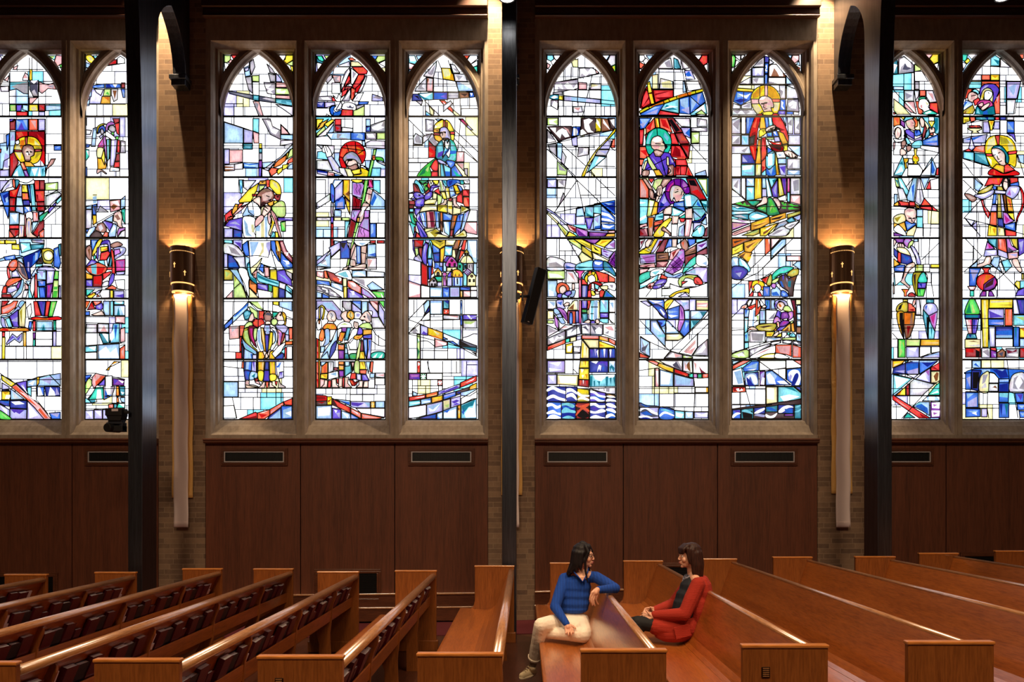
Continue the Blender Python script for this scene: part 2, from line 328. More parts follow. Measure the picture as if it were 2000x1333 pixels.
for i in range(7):
    x, yf, yn = PEWS[i]; cuts = [yf-.06] + SUPY[i] + [yn+.06]
    for k, (b1, b0) in enumerate(zip(cuts, cuts[1:])):
        n = 0; L = b1 - b0
        lay = [('pamphlet', .02), ('hymnal', .12), ('dark book', .275), ('bible', .425), ('booklet', .58), ('hymnal', .74), ('dark book', .90), ('bible', 1.045)]
        if (i+k) % 3 == 1: lay = [('hymnal', .03), ('dark book', .19), ('bible', .345), ('booklet', .51), ('hymnal', .68), ('dark book', .84), ('bible', .99), ('pamphlet', 1.15)]
        if L < 1.1: lay = [('hymnal', .10), ('dark book', .26), ('bible', .42), ('hymnal', .58), ('pamphlet', .74)]
        cnt = {}; vis = [(kd, dy) for kd, dy in lay if dy < L-.14]
        vis = [q for q in vis if 1024 + (x+.05)*1500/(b0+q[1]) > -20 and 958+(CAMZ-.85)*1500/(b0+q[1]) < 1345]
        tot = {kd: sum(1 for q in vis if q[0] == kd) for kd, _ in vis}
        for kd, dy in reversed(vis):
            src = pam if kd == 'pamphlet' else PB[kd]; cnt[kd] = cnt.get(kd, 0) + 1
            o = src if kd not in used else copy_tree(src); used.add(kd)
            y = b0 + dy + rb.uniform(-.008, .008); xo = x - .147 - (.004 if kd == 'dark book' else .0) + (.012 if kd in ('booklet', 'pamphlet') else 0)
            o.location = (xo - .002, y, zfloor(x-.25) + .606); o.rotation_euler = (rb.uniform(-.05, .05), .37 + rb.uniform(-.02, .04), rb.uniform(-.03, .03))
            d = 'white leaflets and envelopes' if kd == 'pamphlet' else DESC[kd]
            q = '' if tot[kd] < 2 else (' farther one,' if cnt[kd] == 1 else ' nearer one,')
            tag(o, '%s,%s %s, %s' % (d, q, ORD[k], PNAME[i]), 'papers' if kd == 'pamphlet' else 'book', 'books and leaflets in the pew racks')
for kd, s in list(PB.items()) + [('pamphlet', pam)]:
    if kd not in used:
        for c in list(s.children): bpy.data.objects.remove(c)
        bpy.data.objects.remove(s)
# ================= wall lamps, banners, loudspeaker, stage light =================
M_bronze = mat('bronze_drum', srgb((150, 112, 84)), .36, .8); M_gold = mat('gold_glow', srgb((255, 190, 90)), .4)
T, b = nodes(M_gold); b.inputs['Emission Color'].default_value = (1, .55, .18, 1); b.inputs['Emission Strength'].default_value = 1.6
M_silk = mat('gold_silk', srgb((240, 190, 112)), .35); T, b = nodes(M_silk); bump(T, b, noise(T, coords(T, (1, 1, .6)), 26, 3), .5, .02)
M_linen = mat('white_linen', srgb((244, 226, 226)), .85); T, b = nodes(M_linen); bump(T, b, noise(T, coords(T, (1, 1, 1)), 220, 2), .3, .002)
pos = ['on the left pier', 'on the middle pier, half hidden', 'on the right pier']
def arc(r, a0=PI, a1=2*PI, n=20): return [(r*math.cos(a0+(a1-a0)*k/n), r*math.sin(a0+(a1-a0)*k/n)) for k in range(n+1)]
def drum(r, z0, z1, t=.006): return MB().prism([(-r, .019)] + arc(r) + [(r, .019), (r-t, .019)] + list(reversed(arc(r-t))) + [(t-r, .019)], 'z', z0, z1)
for k, xp in enumerate((-4.905, -.18, 4.556)):
    e = empty('wall_lamp', (xp, 11.03, 4.72)); tag(e, 'bronze half-drum wall lamp with cut-out crosses ' + pos[k], 'lamp', 'bronze wall lamps')
    drum(.168, .115, .63).build('shade', M_bronze, e); drum(.15, .0, .10).build('lower_band', M_bronze, e)
    drum(.158, .10, .115, .02).build('glow_ring', M_gold, e); drum(.145, -.012, 0, .03).build('lower_glow_ring', M_gold, e)
    MB().prism([(.15, -.0), (-.15, 0), (-.15, .02), (.15, .02)], 'z', 0, .63).build('back_plate', M_bronze, e)
    g = MB()
    for a in range(15):
        t = PI + PI*(a+1)/16
        for q in range(2): t2 = t + q*.09; g.box(-.003, .003, -.002, .002, -.005, .005, Matrix.Translation((.169*math.cos(t2), .169*math.sin(t2), .555)) @ Matrix.Rotation(t2+PI/2, 4, 'Z'))
    for a, z in ((-1.85, .36), (-1.0, .25), (-2.75, .25)):
        a += (0, .0, -.25)[k] if k < 2 else -.05; M = Matrix.Translation((.169*math.cos(a), .169*math.sin(a), z)) @ Matrix.Rotation(a+PI/2, 4, 'Z')
        g.box(-.005, .005, -.002, .002, -.045, .03, M).box(-.017, .017, -.002, .002, .002, .012, M)
    g.build('cut_out_crosses', M_gold, e)
    lamp('lamp_bulb', 'POINT', (xp, 10.95, 5.22), 70, (1, .55, .2), shadow_soft_size=.03).parent = None
    lamp('lamp_bulb_low', 'SPOT', (xp, 10.925, 4.80), 30, (1, .6, .26), spot_size=2.2, shadow_soft_size=.03)
    # banner: linen strip over a wider gold silk strip, on a rod
    e = empty('banner', (xp, 11.0, 1.35)); tag(e, 'long white and gold banner under the wall lamp ' + pos[k], 'banner', 'long banners on the piers')
    def cloth(w0, w1, z0, z1, amp, ph, name, m, t, y):
        N, Mz = 8, 60; F = []; 
        for q in (0, 1):
            for j in range(Mz+1):
                z = z0 + (z1-z0)*j/Mz; u = j/Mz; w = w0*u + w1*(1-u)
                F.append([Vector((w*(i/N-.5) + .004*math.sin(z*9+ph), y + (t if q else 0) + amp*math.sin(z*7+ph+i*.5)*(.3+abs(i/N-.5)), z)) for i in range(N+1)])
        a, c = F[:Mz+1], F[Mz+1:]; o = MB(); o.loft([r1 + list(reversed(r2)) for r1, r2 in zip(a, c)], smooth=True); return o.build(name, m, e)
    gz = (.42, .46, .48)[k]
    cloth(.29, .30, gz, 3.34, .006, k*2, 'gold_strip', M_silk, .003, .02)
    s = cloth(.20, .205, 0, 3.33, .003, k, 'linen_strip', M_linen, .003, -.03); MB().box(-.1, .1, -.034, -.031, .07, .073).build('hem_seam', M_linen, s)
    MB().tube([(-.15, .0, 3.345), (.15, 0, 3.345)], .008).build('rod', M_bronze, e)
# loudspeaker on the middle column
e = empty('loudspeaker', px(1042, 579, 9.80)); tag(e, 'tilted dark column loudspeaker on an arm off the middle column', 'loudspeaker')
Mx = Matrix.Rotation(math.radians(14.5), 4, 'Y') @ Matrix.Rotation(math.radians(27), 4, 'Z')
MB().box(-.062, .062, -.05, .05, -.36, .36, Mx).build('cabinet', M_black, e, .004)
MB().box(.062, .07, -.046, .046, -.355, .355, Mx).build('grille', mat('speaker_grille', srgb((86, 100, 118)), .5), e)
MB().box(-.012, .012, -.052, -.050, -.345, -.335, Mx).build('badge', M_steel, e)
MB().box(-.235, -.205, -.05, .05, -.07, .07).box(-.21, -.17, -.035, .035, -.03, .03).tube([(-.18, 0, 0), (-.05, 0, .0)], .018).box(-.15, -.13, -.03, .03, -.05, .05).build('bracket', M_black, e)
# moving stage light off the left column
e = empty('stage_light', px(228, 812, 9.62)); tag(e, 'black moving-head stage light hanging beside the left dark column', 'stage light')
MB().box(-.105, .10, -.08, .08, -.01, .085).prism([(-.1, -.01), (.1, -.01), (.08, -.07), (-.07, -.07)], 'y', -.07, .07).box(.09, .16, -.02, .02, .02, .06).build('base', M_black, e, .006)
MB().box(-.085, .085, -.05, .05, -.11, -.06).box(-.105, -.085, -.05, .05, -.19, -.09).box(.08, .1, -.05, .05, -.19, -.09).build('yoke', M_navy, e, .004)
MB().tube([(-.07, -.1, -.16), (-.02, .1, -.15)], [.055, .06], 16).box(-.1, .1, -.06, .06, -.205, -.13).build('head', M_black, e, .006)
MB().box(-.02, .06, -.083, -.08, .045, .075).build('sticker', M_pap, e)
# hanging downlights, their lit mouths just inside the top of the picture
M_bulb = mat('lamp_mouth', (1, 1, 1)); T, b = nodes(M_bulb); b.inputs['Emission Color'].default_value = (1, .9, .72, 1); b.inputs['Emission Strength'].default_value = 9
for xx, yy, lab in ((990.5, -3, 'in front of the middle column'), (1960.5, -5, 'at the top right')):
    p = px(xx, yy, 9.2); e = empty('hanging_downlight', p); tag(e, 'black can downlight with bright mouth ' + lab, 'lamp', 'hanging can downlights')
    MB().lathe([(.085, 0), (.1, 0), (.1, .3), (.02, .33), (.0, .33)], (0, 0, 0)).build('can', M_black, e)
    MB().lathe([(.0, .006), (.086, .006)], (0, 0, 0)).build('lit_mouth', M_bulb, e)
    MB().tube([(0, 0, .3), (0, 0, 9.62-p.z)], .01).build('stem', M_black, e)
# ================= people =================
M_skin = mat('skin', srgb((226, 168, 138)), .5); b = nodes(M_skin)[1]; b.inputs['Subsurface Weight'].default_value = .12; b.inputs['Subsurface Radius'].default_value = (.02, .008, .004)
def hairm(name, c, c2):
    m = mat(name, rough=.5, spec=.3); T, b = nodes(m); n = noise(T, coords(T, (14, 14, 1.2)), 9, 5); T.links.new(ramp(T, n, [(.35, c), (.7, c2)]), b.inputs['Base Color']); bump(T, b, n, .5, .006); return m
M_h1 = hairm('black_hair', srgb((14, 10, 12)), srgb((34, 24, 26))); M_h2 = hairm('dark_brown_hair', srgb((34, 18, 16)), srgb((72, 40, 30)))
def knit(name, c, sc, rib):
    m = mat(name, c, .9); T, b = nodes(m)
    w = T.nodes.new('ShaderNodeTexWave'); w.inputs['Scale'].default_value = sc; w.inputs['Distortion'].default_value = 2.5; w.inputs['Detail'].default_value = 2; w.bands_direction = rib
    T.links.new(coords(T, (1, 1, 1)), w.inputs['Vector']); n = noise(T, coords(T, (1, 1, 1)), 130, 2)
    T.links.new(mixc(T, 1, c, ramp(T, w.outputs['Fac'], [(0, (.8, .8, .8)), (.5, (1.05, 1.05, 1.05))]), 'MULTIPLY'), b.inputs['Base Color'])
    bump(T, b, w.outputs['Fac'], .3, .006); return m
M_blue = knit('blue_cable_knit', srgb((6, 62, 152)), 11, 'X'); M_red = knit('rust_red_knit', srgb((164, 38, 18)), 30, 'Z')
M_cream = mat('cream_denim', srgb((242, 226, 204)), .85); T, b = nodes(M_cream); bump(T, b, noise(T, coords(T, (1, 1, 1)), 14, 4), .5, .02)
M_blk = mat('black_cotton', srgb((10, 10, 13)), .8); M_nvy = mat('navy_top', srgb((12, 13, 24)), .8); M_sock = mat('grey_sock', srgb((150, 138, 122)), .9)
M_shoe = mat('cream_canvas', srgb((236, 214, 172)), .8); M_sole = mat('rubber_sole', srgb((232, 214, 180)), .6); M_lip = mat('lips', srgb((176, 84, 80)), .5)
M_eye = mat('eye', srgb((240, 236, 232)), .2); M_iris = mat('iris', srgb((30, 18, 14)), .2); M_sc = mat('patterned_scarf', rough=.9); T, b = nodes(M_sc)
T.links.new(ramp(T, noise(T, coords(T, (1, 1, 1)), 60, 2), [(.4, srgb((40, 40, 52))), (.6, srgb((170, 165, 178)))]), b.inputs['Base Color'])
M_teeth = mat('teeth', srgb((245, 240, 232)), .3); M_wire = mat('spectacle_wire', srgb((60, 44, 36)), .3, .9)
def V(*a): return Vector(a)
class Blob(MB):
    def cap(s, *q, n=12):                        # chain of (point, radius)
        for (p, r) in q: s.ball(p, r, n=n)
        for (p, r), (p2, r2) in zip(q, q[1:]): s.tube([p, p2], [r, r2], n)
        return s
    def grow(s, name, m, parent, vox, it=4):
        o = s.build(name, m, parent); r = o.modifiers.new('r', 'REMESH'); r.mode = 'VOXEL'; r.voxel_size = vox
        if it: q = o.modifiers.new('s', 'SMOOTH'); q.iterations = it; q.factor = .5
        dg = bpy.context.evaluated_depsgraph_get(); me = bpy.data.meshes.new_from_object(o.evaluated_get(dg)); o.modifiers.clear(); o.data = me
        me.polygons.foreach_set('use_smooth', [True]*len(me.polygons)); return o
def frame(C, f, u=(0, 0, 1)):
    f = Vector(f).normalized(); s = Vector(u).cross(f).normalized(); u = f.cross(s)
    return Matrix(((f.x, s.x, u.x, C[0]), (f.y, s.y, u.y, C[1]), (f.z, s.z, u.z, C[2]), (0, 0, 0, 1)))
def head(B, M):
    R = M.to_3x3().to_4x4()
    def e(c, r): B.ball(M @ V(*c), r, R)
    e((-.014, 0, .034), (.092, .073, .080)); e((.026, 0, -.015), (.058, .056, .088)); e((.04, 0, -.068), (.042, .040, .036)); e((.068, 0, -.092), (.017, .018, .014))
    e((.074, 0, .024), (.012, .042, .012)); e((.089, 0, -.052), (.0115, .021, .006)); e((.086, 0, -.063), (.011, .018, .0065))
    B.cap((M @ V(.083, 0, .012), .0075), (M @ V(.1, 0, -.024), .0098), n=8)
    for s in (-1, 1):
        e((.096, s*.010, -.029), (.009, .007, .006)); e((.058, s*.034, -.028), (.026, .022, .026)); e((-.004, s*.073, -.008), (.017, .008, .030)); e((.077, s*.030, .014), (.009, .017, .006)); e((.076, s*.03, -.004), (.007, .015, .004))
def face(M, par):
    R = M.to_3x3().to_4x4()
    for s in (-1, 1):
        e = MB().ball(M @ V(.0735, s*.030, .005), (.0105, .013, .0085), R).build('eye', M_eye, par); MB().ball(M @ V(.0825, s*.030, .005), (.004, .0055, .006), R).build('iris', M_iris, e)
        MB().tube([M @ V(.084, s*.014, .024), M @ V(.084, s*.03, .029), M @ V(.074, s*.045, .025)], .0028, 6).build('eyebrow', M_iris, par)
    MB().ball(M @ V(.0965, 0, -.052), (.0055, .018, .0045), R).ball(M @ V(.0935, 0, -.062), (.0055, .015, .0055), R).build('lips', M_lip, par)
def hand(B, wrist, palm, tips, thumb, bend, r=.0088):
    # palm: centre of knuckle row; tips: four fingertips index..little; bend: offset of the middle joints
    W_, P_ = Vector(wrist), Vector(palm); tp = [Vector(t) for t in tips]; ax = (tp[3]-tp[0]).normalized(); d = (P_-W_).normalized(); ax = (ax - d*ax.dot(d)).normalized()
    B.cap((W_, .024), (W_.lerp(P_, .5), .026))
    for k, t in enumerate(tp):
        K = P_ + ax*(k-1.5)*.0195 - d*abs(k-1.2)*.004; B.cap((W_.lerp(P_, .25) + ax*(k-1.5)*.010, .017), (K, .0128), n=8)
        m1 = K.lerp(t, .42) + Vector(bend)*(1-.1*k); m2 = K.lerp(t, .76) + Vector(bend)*.75
        B.cap((K, .0105), (m1, r), (m2, r*.92), (t, r*.8), n=8)
    T0 = W_.lerp(P_, .3) - ax*.024; th = Vector(thumb); B.cap((T0, .014), (T0.lerp(th, .5) - ax*.006, .0115), (th, .009), n=8)
def shoe(par, heel, toe, ang, top, m, name='shoe'):
    H, Tn = Vector(heel), Vector(toe); f = (Tn-H).normalized(); s = Vector((0, 0, 1)).cross(f).normalized(); u = f.cross(s)
    B = Blob(); B.cap((H + u*.035 + f*.02, .036), (H.lerp(Tn, .5) + u*.036, .040), (Tn + u*.028 - f*.02, .036)); B.cap((H + u*.04 + f*.03, .038), (Vector(top), .036))
    o = B.grow(name, m, par, .006)
    L = (Tn-H).length + .03; out = []
    for k in range(20):
        a = 2*PI*k/20; c = math.cos(a); w = .038 + .008*(c > 0); out.append(H + f*(L/2 - .01 + c*L/2) + s*math.sin(a)*w)
    MB().loft([[p - u*.002 for p in out], [p + u*.022 for p in out]]).build('sole', M_sole if m is M_shoe else m, o)
    return o, f, s, u
# ---- woman in the blue sweater -------------------------------------------------
p1 = empty('person', (.48, 7.3, zfloor(.5))); O1 = Vector(p1.location)
tag(p1, 'woman in blue cable-knit sweater and cream trousers, one arm over the pew back', 'person')
def off(par, objs=None):
    for c in par.children: c.location = Vector(c.location) - Vector(par.location)
HC = px(1140, 1086, 7.36); M1 = frame(HC, (.94, -.34, -.06), (-.05, 0, 1)); N1 = px(1132, 1116, 7.42)
S1, E1, W1 = px(1102, 1131, 7.44), px(1084, 1186, 7.27), px(1107, 1220, 7.08)
S2, E2, W2 = px(1164, 1128, 7.36), px(1202, 1150, 6.98), px(1166, 1153, 6.76)
H1, K1, A1 = V(.40, 7.42, .60), px(1057, 1222, 7.14), px(1043, 1290, 7.36)
H2, K2, A2 = V(.54, 7.42, .59), V(.553, 7.06, .548), V(.24, 7.22, .535)
B = Blob(); head(B, M1)
B.cap((HC + V(-.022, .015, -.06), .048), (N1, .050)); B.ball(V(.50, 7.42, .95), (.13, .09, .13)); B.ball(V(.485, 7.42, .76), (.105, .085, .12)); B.ball(V(.47, 7.42, .62), (.14, .11, .10))
B.cap((N1 + V(0, 0, -.03), .055), (S1, .042), (E1, .036), (W1, .024)); B.cap((N1 + V(0, 0, -.03), .055), (S2, .042), (E2, .036), (W2, .024))
hand(B, W1, W1 + V(.022, -.035, -.052), [px(1120, 1238, 6.985), px(1116, 1241, 6.975), px(1110, 1242, 6.98), px(1105, 1239, 6.99)], px(1124, 1228, 7.03), (0, -.022, .006))
hand(B, W2, W2 + V(-.03, -.02, -.045), [px(1168, 1181, 6.78), px(1162, 1184, 6.75), px(1157, 1183, 6.74), px(1153, 1177, 6.74)], px(1166, 1170, 6.84), (-.012, -.012, .006))
B.cap((H1, .07), (K1, .055), (A1, .04)); B.cap((H2, .07), (K2, .052), (A2, .04), (A2 + V(-.12, .03, -.02), .03))
body = B.grow('body', M_skin, p1, .0042, 3); face(M1, p1)
S = Blob(); S.ball(V(.50, 7.42, .94), (.150, .112, .135)); S.ball(V(.487, 7.41, .79), (.147, .115, .11)); S.ball(V(.493, 7.415, .865), (.149, .114, .12)); S.ball(V(.482, 7.41, .735), (.140, .112, .05))
S.cap((N1 + V(-.045, .01, -.045), .046), (S1, .056), (S1.lerp(E1, .5), .056), (E1, .050), (W1 + (E1-W1)*.12, .034)); S.cap((N1 + V(.045, .005, -.045), .046), (S2, .056), (S2.lerp(E2, .5), .054), (E2, .046), (W2 + (E2-W2)*.1, .034))
S.cap((S1, .056), (N1 + V(0, .04, -.06), .06), (S2, .056))
S.cap((W1 + (E1-W1)*.1, .034), (W1 + (E1-W1)*.0, .031)); sw = S.grow('sweater', M_blue, p1, .0062, 8)
# neckline: skin wedge of the V neck with ribbed edge
vn = [px(1117, 1112, 7.37), px(1123, 1120, 7.315), px(1131, 1129, 7.29), px(1138, 1137, 7.285), px(1144, 1127, 7.29), px(1148, 1117, 7.31), px(1149, 1111, 7.36)]
MB().loft([[p + V(0, .004, 0) for p in vn], [p + V(0, .05, .0) for p in vn]], closed=True, smooth=False).build('neckline_skin', M_skin, p1); MB().tube(vn, .0065, 8).build('neck_ribbing', M_blue, p1)
Tr = Blob(); Tr.ball(V(.47, 7.42, .615), (.165, .13, .105)); Tr.cap((H1, .092), (H1.lerp(K1, .6), .086), (K1, .07), (K1.lerp(A1, .5), .064), (A1 + (K1-A1)*.1, .060)); Tr.cap((H2, .092), (K2, .075), (K2.lerp(A2, .5), .062), (A2, .054)); Tr.ball(V(.44, 7.3, .60), (.14, .12, .08))
Tr.grow('trousers', M_cream, p1, .0065, 3)
MB().tube([A1 + (K1-A1)*.035, A1 + (K1-A1)*.10], [.064, .065], 16).build('turned_hem', M_cream, p1)
Blob().cap((A1 + (K1-A1)*.15, .036), (A1 + V(-.012, .01, -.06), .034)).grow('sock', M_sock, p1, .006)
sh, f, s, u = shoe(p1, px(1045, 1316, 7.47) + V(0, 0, -.01), px(1018, 1328, 7.32) + V(0, 0, .0), 0, A1 + V(-.012, .01, -.075), M_shoe)
hl, tn = px(1045, 1316, 7.47), px(1018, 1328, 7.32)
for k in range(5):
    c = hl.lerp(tn, .72 - .13*k) + u*(.068 + .012*k + (.02 if k > 3 else 0)); MB().tube([c - s*.022 - u*.006, c + u*.004, c + s*.022 - u*.006 + f*.01], .0045, 6).build('lace', M_sole, sh)
Hh = Blob(); R1 = M1.to_3x3().to_4x4()
Hh.ball(M1 @ V(-.022, 0, .044), (.097, .084, .084), R1)
for a, (fx, sx, x2, z2, r) in enumerate(((-.05, .055, -.06, -.20, .030), (-.08, .03, -.12, -.21, .032), (-.09, 0, -.13, -.20, .034), (-.08, -.035, -.13, -.18, .034), (-.055, -.062, -.10, -.15, .032), (-.03, -.072, -.05, -.13, .026), (.006, -.076, .0, -.12, .020), (-.02, .07, -.02, -.2, .022))):
    Hh.cap((M1 @ V(fx, sx, .03), r), (M1 @ V(fx-.01, sx*1.05, -.08), r), (M1 @ V(x2, sx*1.05, z2), r*.7))
for sgn in (-1, 1): Hh.cap((M1 @ V(.03, sgn*.05, .095), .020), (M1 @ V(.062, sgn*.062, .04), .016), (M1 @ V(.035, sgn*.07, -.04), .014), (M1 @ V(.045, sgn*.064, -.14), .012), (M1 @ V(.07, sgn*.06, -.25), .007))
Hh.cap((M1 @ V(-.02, 0, .115), .03), (M1 @ V(.045, .0, .088), .024)); Hh.grow('hair', M_h1, p1, .0055, 9)
G_ = MB()
for sg in (-1, 1):
    G_.tube([M1 @ V(.098 - .006*abs(math.cos(a)), sg*.031 + .019*math.cos(a), .002 + .017*math.sin(a)) for a in (2*PI*k/14 for k in range(15))], .0016, 6); G_.tube([M1 @ V(.092, sg*.05, .008), M1 @ V(.0, sg*.078, .008)], .0015, 6)
G_.tube([M1 @ V(.1, -.012, .006), M1 @ V(.1, .012, .006)], .0015, 6); G_.build('glasses', M_wire, p1)
off(p1)
# ---- woman in the red cardigan --------------------------------------------------
p2 = empty('person', (1.5, 7.1, zfloor(1.5))); tag(p2, 'woman in rust red knit cardigan and black trousers, seated in profile facing left', 'person')
HC = px(1346, 1087, 7.1); M1 = frame(HC, (-.985, -.12, -.03), (.02, 0, 1)); N1 = px(1353, 1122, 7.12)
SN, EN, WN = px(1363, 1142, 6.95), V(1.44, 6.90, .765), px(1279, 1202, 6.98); SF, EF, WF = V(1.60, 7.28, 1.03), V(1.42, 7.32, .79), px(1279, 1193, 7.12)
B = Blob(); head(B, M1); B.cap((HC + V(.022, .0, -.06), .047), (N1, .050)); B.ball(V(1.575, 7.12, .93), (.095, .13, .13)); B.ball(V(1.55, 7.12, .76), (.09, .11, .12)); B.ball(V(1.52, 7.12, .62), (.11, .14, .10))
B.cap((N1, .05), (SN, .04), (EN, .036), (WN, .024)); B.cap((N1, .05), (SF, .04), (EF, .036), (WF, .024))
hand(B, WN, WN + V(-.055, .01, -.012), [px(1252, 1208, 7.03), px(1251, 1204, 7.05), px(1253, 1199, 7.06), px(1256, 1196, 7.07)], px(1262, 1193, 6.98), (0, -.008, .014))
hand(B, WF, WF + V(-.05, -.03, .0), [px(1257, 1206, 7.06), px(1256, 1201, 7.03), px(1257, 1196, 7.04), px(1259, 1192, 7.05)], px(1270, 1187, 7.05), (-.016, -.01, .01))
for dy in (-.09, .09): B.cap((V(1.48, 7.12+dy, .60), .075), (V(1.03, 7.08+dy, .655 - dy*.2), .055), (V(1.0, 7.08+dy, .16), .04))
B.grow('body', M_skin, p2, .0042, 3); face(M1, p2); MB().ball(M1 @ V(.0965, 0, -.0565), (.003, .012, .003), M1.to_3x3().to_4x4()).build('smile', M_teeth, p2)
S = Blob(); S.ball(V(1.54, 7.10, .95), (.112, .135, .13)); S.ball(V(1.475, 7.06, .79), (.118, .13, .14)); S.ball(V(1.508, 7.08, .87), (.122, .133, .13)); S.ball(V(1.52, 7.12, .66), (.13, .14, .08)); S.cap((N1+V(-.02, -.05, -.06), .05), (N1+V(-.02, .05, -.06), .05)); S.grow('dark_top', M_nvy, p2, .007, 3)
for dy, nm in ((-.09, 0), (.09, 0)):
    S = Blob(); S.cap((V(1.5, 7.12+dy, .605), .088), (V(1.03, 7.08+dy, .655 - dy*.2), .064), (V(1.0, 7.08+dy, .16), .05)); S.grow('trouser_leg', M_blk, p2, .008, 3)
    shoe(p2, (1.03, 7.08+dy, zfloor(1)+.004), (.86, 7.05+dy, zfloor(1)+.004), 0, (1.0, 7.08+dy, .17), M_blk)
S = Blob(); S.ball(V(1.645, 7.12, .94), (.098, .15, .16)); S.ball(V(1.635, 7.12, .80), (.11, .15, .15)); S.ball(V(1.535, 7.10, .60), (.17, .18, .10)); S.ball(V(1.625, 7.02, .95), (.08, .09, .14)); S.ball(V(1.60, 7.0, .78), (.09, .09, .18)); S.ball(V(1.42, 7.02, .575), (.14, .10, .085)); S.ball(V(1.60, 7.12, 1.04), (.08, .13, .06)); S.cap((V(1.60, 7.10, .68), .14), (V(1.5, 7.04, .625), .125), (V(1.34, 7.01, .625), .105), (V(1.20, 6.99, .64), .082)); S.ball(V(1.62, 7.10, .86), (.12, .17, .2)); S.ball(V(1.36, 6.99, .58), (.19, .085, .09))
S.cap((SN, .066), (SN.lerp(EN, .5), .068), (EN, .060), (EN.lerp(WN, .6), .050), (WN, .040)); S.cap((SF, .066), (SF.lerp(EF, .5), .066), (EF, .060), (WF, .040)); S.cap((N1 + V(.03, -.06, -.06), .05), (SN, .06)); S.cap((N1 + V(.03, .06, -.06), .05), (SF, .06))
cg = S.grow('cardigan', M_red, p2, .0068, 3)
MB().box(-.07, .07, -.006, .0, -.055, .055, Matrix.Translation(V(1.42, 6.895, .61)) @ Matrix.Rotation(-.25, 4, 'Y')).build('pocket', M_red, cg, .004)
MB().tube([N1 + V(.05, -.055, .0), N1 + V(.03, -.085, -.05), V(1.545, 6.985, .93), V(1.50, 6.955, .82), V(1.44, 6.955, .70)], [.018, .024, .026, .026, .028], 10).build('collar_band', M_red, cg)
sc = Blob(); sc.cap((N1 + V(.0, -.055, -.005), .022), (N1 + V(-.055, -.035, -.03), .022), (N1 + V(-.075, .0, -.055), .024), (N1 + V(-.055, .045, -.03), .022), (N1 + V(.0, .055, -.005), .022)); sc.cap((N1 + V(-.075, -.01, -.05), .020), (N1 + V(-.105, -.015, -.12), .014)); sc.grow('scarf', M_sc, p2, .006, 2)
Hh = Blob(); R1 = M1.to_3x3().to_4x4(); Hh.ball(M1 @ V(-.024, 0, .046), (.098, .086, .085), R1); Hh.ball(M1 @ V(-.045, 0, -.02), (.085, .084, .085), R1); Hh.cap((M1 @ V(-.01, .07, .06), .024), (M1 @ V(-.006, .080, -.02), .020), (M1 @ V(-.012, .074, -.15), .016))
for fx, sx, x2, z2, r in ((-.03, .074, -.035, -.17, .024), (-.055, .066, -.06, -.19, .028), (-.085, .04, -.09, -.2, .032), (-.095, 0, -.1, -.2, .034), (-.085, -.04, -.09, -.2, .032), (-.055, -.066, -.06, -.19, .028), (-.03, -.074, -.03, -.18, .024)):
    Hh.cap((M1 @ V(fx, sx, .03), r), (M1 @ V(fx-.008, sx*1.05, -.08), r), (M1 @ V(x2, sx*.95, z2), r*.75))
for k in range(9):
    sx = -.062 + .0155*k; Hh.cap((M1 @ V(.025, sx*.8, .10), .022), (M1 @ V(.072, sx, .07), .015), (M1 @ V(.090 - abs(sx)*.25, sx*1.05, .030), .008))
for sg in (-1, 1): Hh.cap((M1 @ V(.03, sg*.066, .07), .018), (M1 @ V(.035, sg*.072, .0), .012), (M1 @ V(.02, sg*.07, -.06), .008))
Hh.grow('hair', M_h2, p2, .0055, 9)
off(p2)
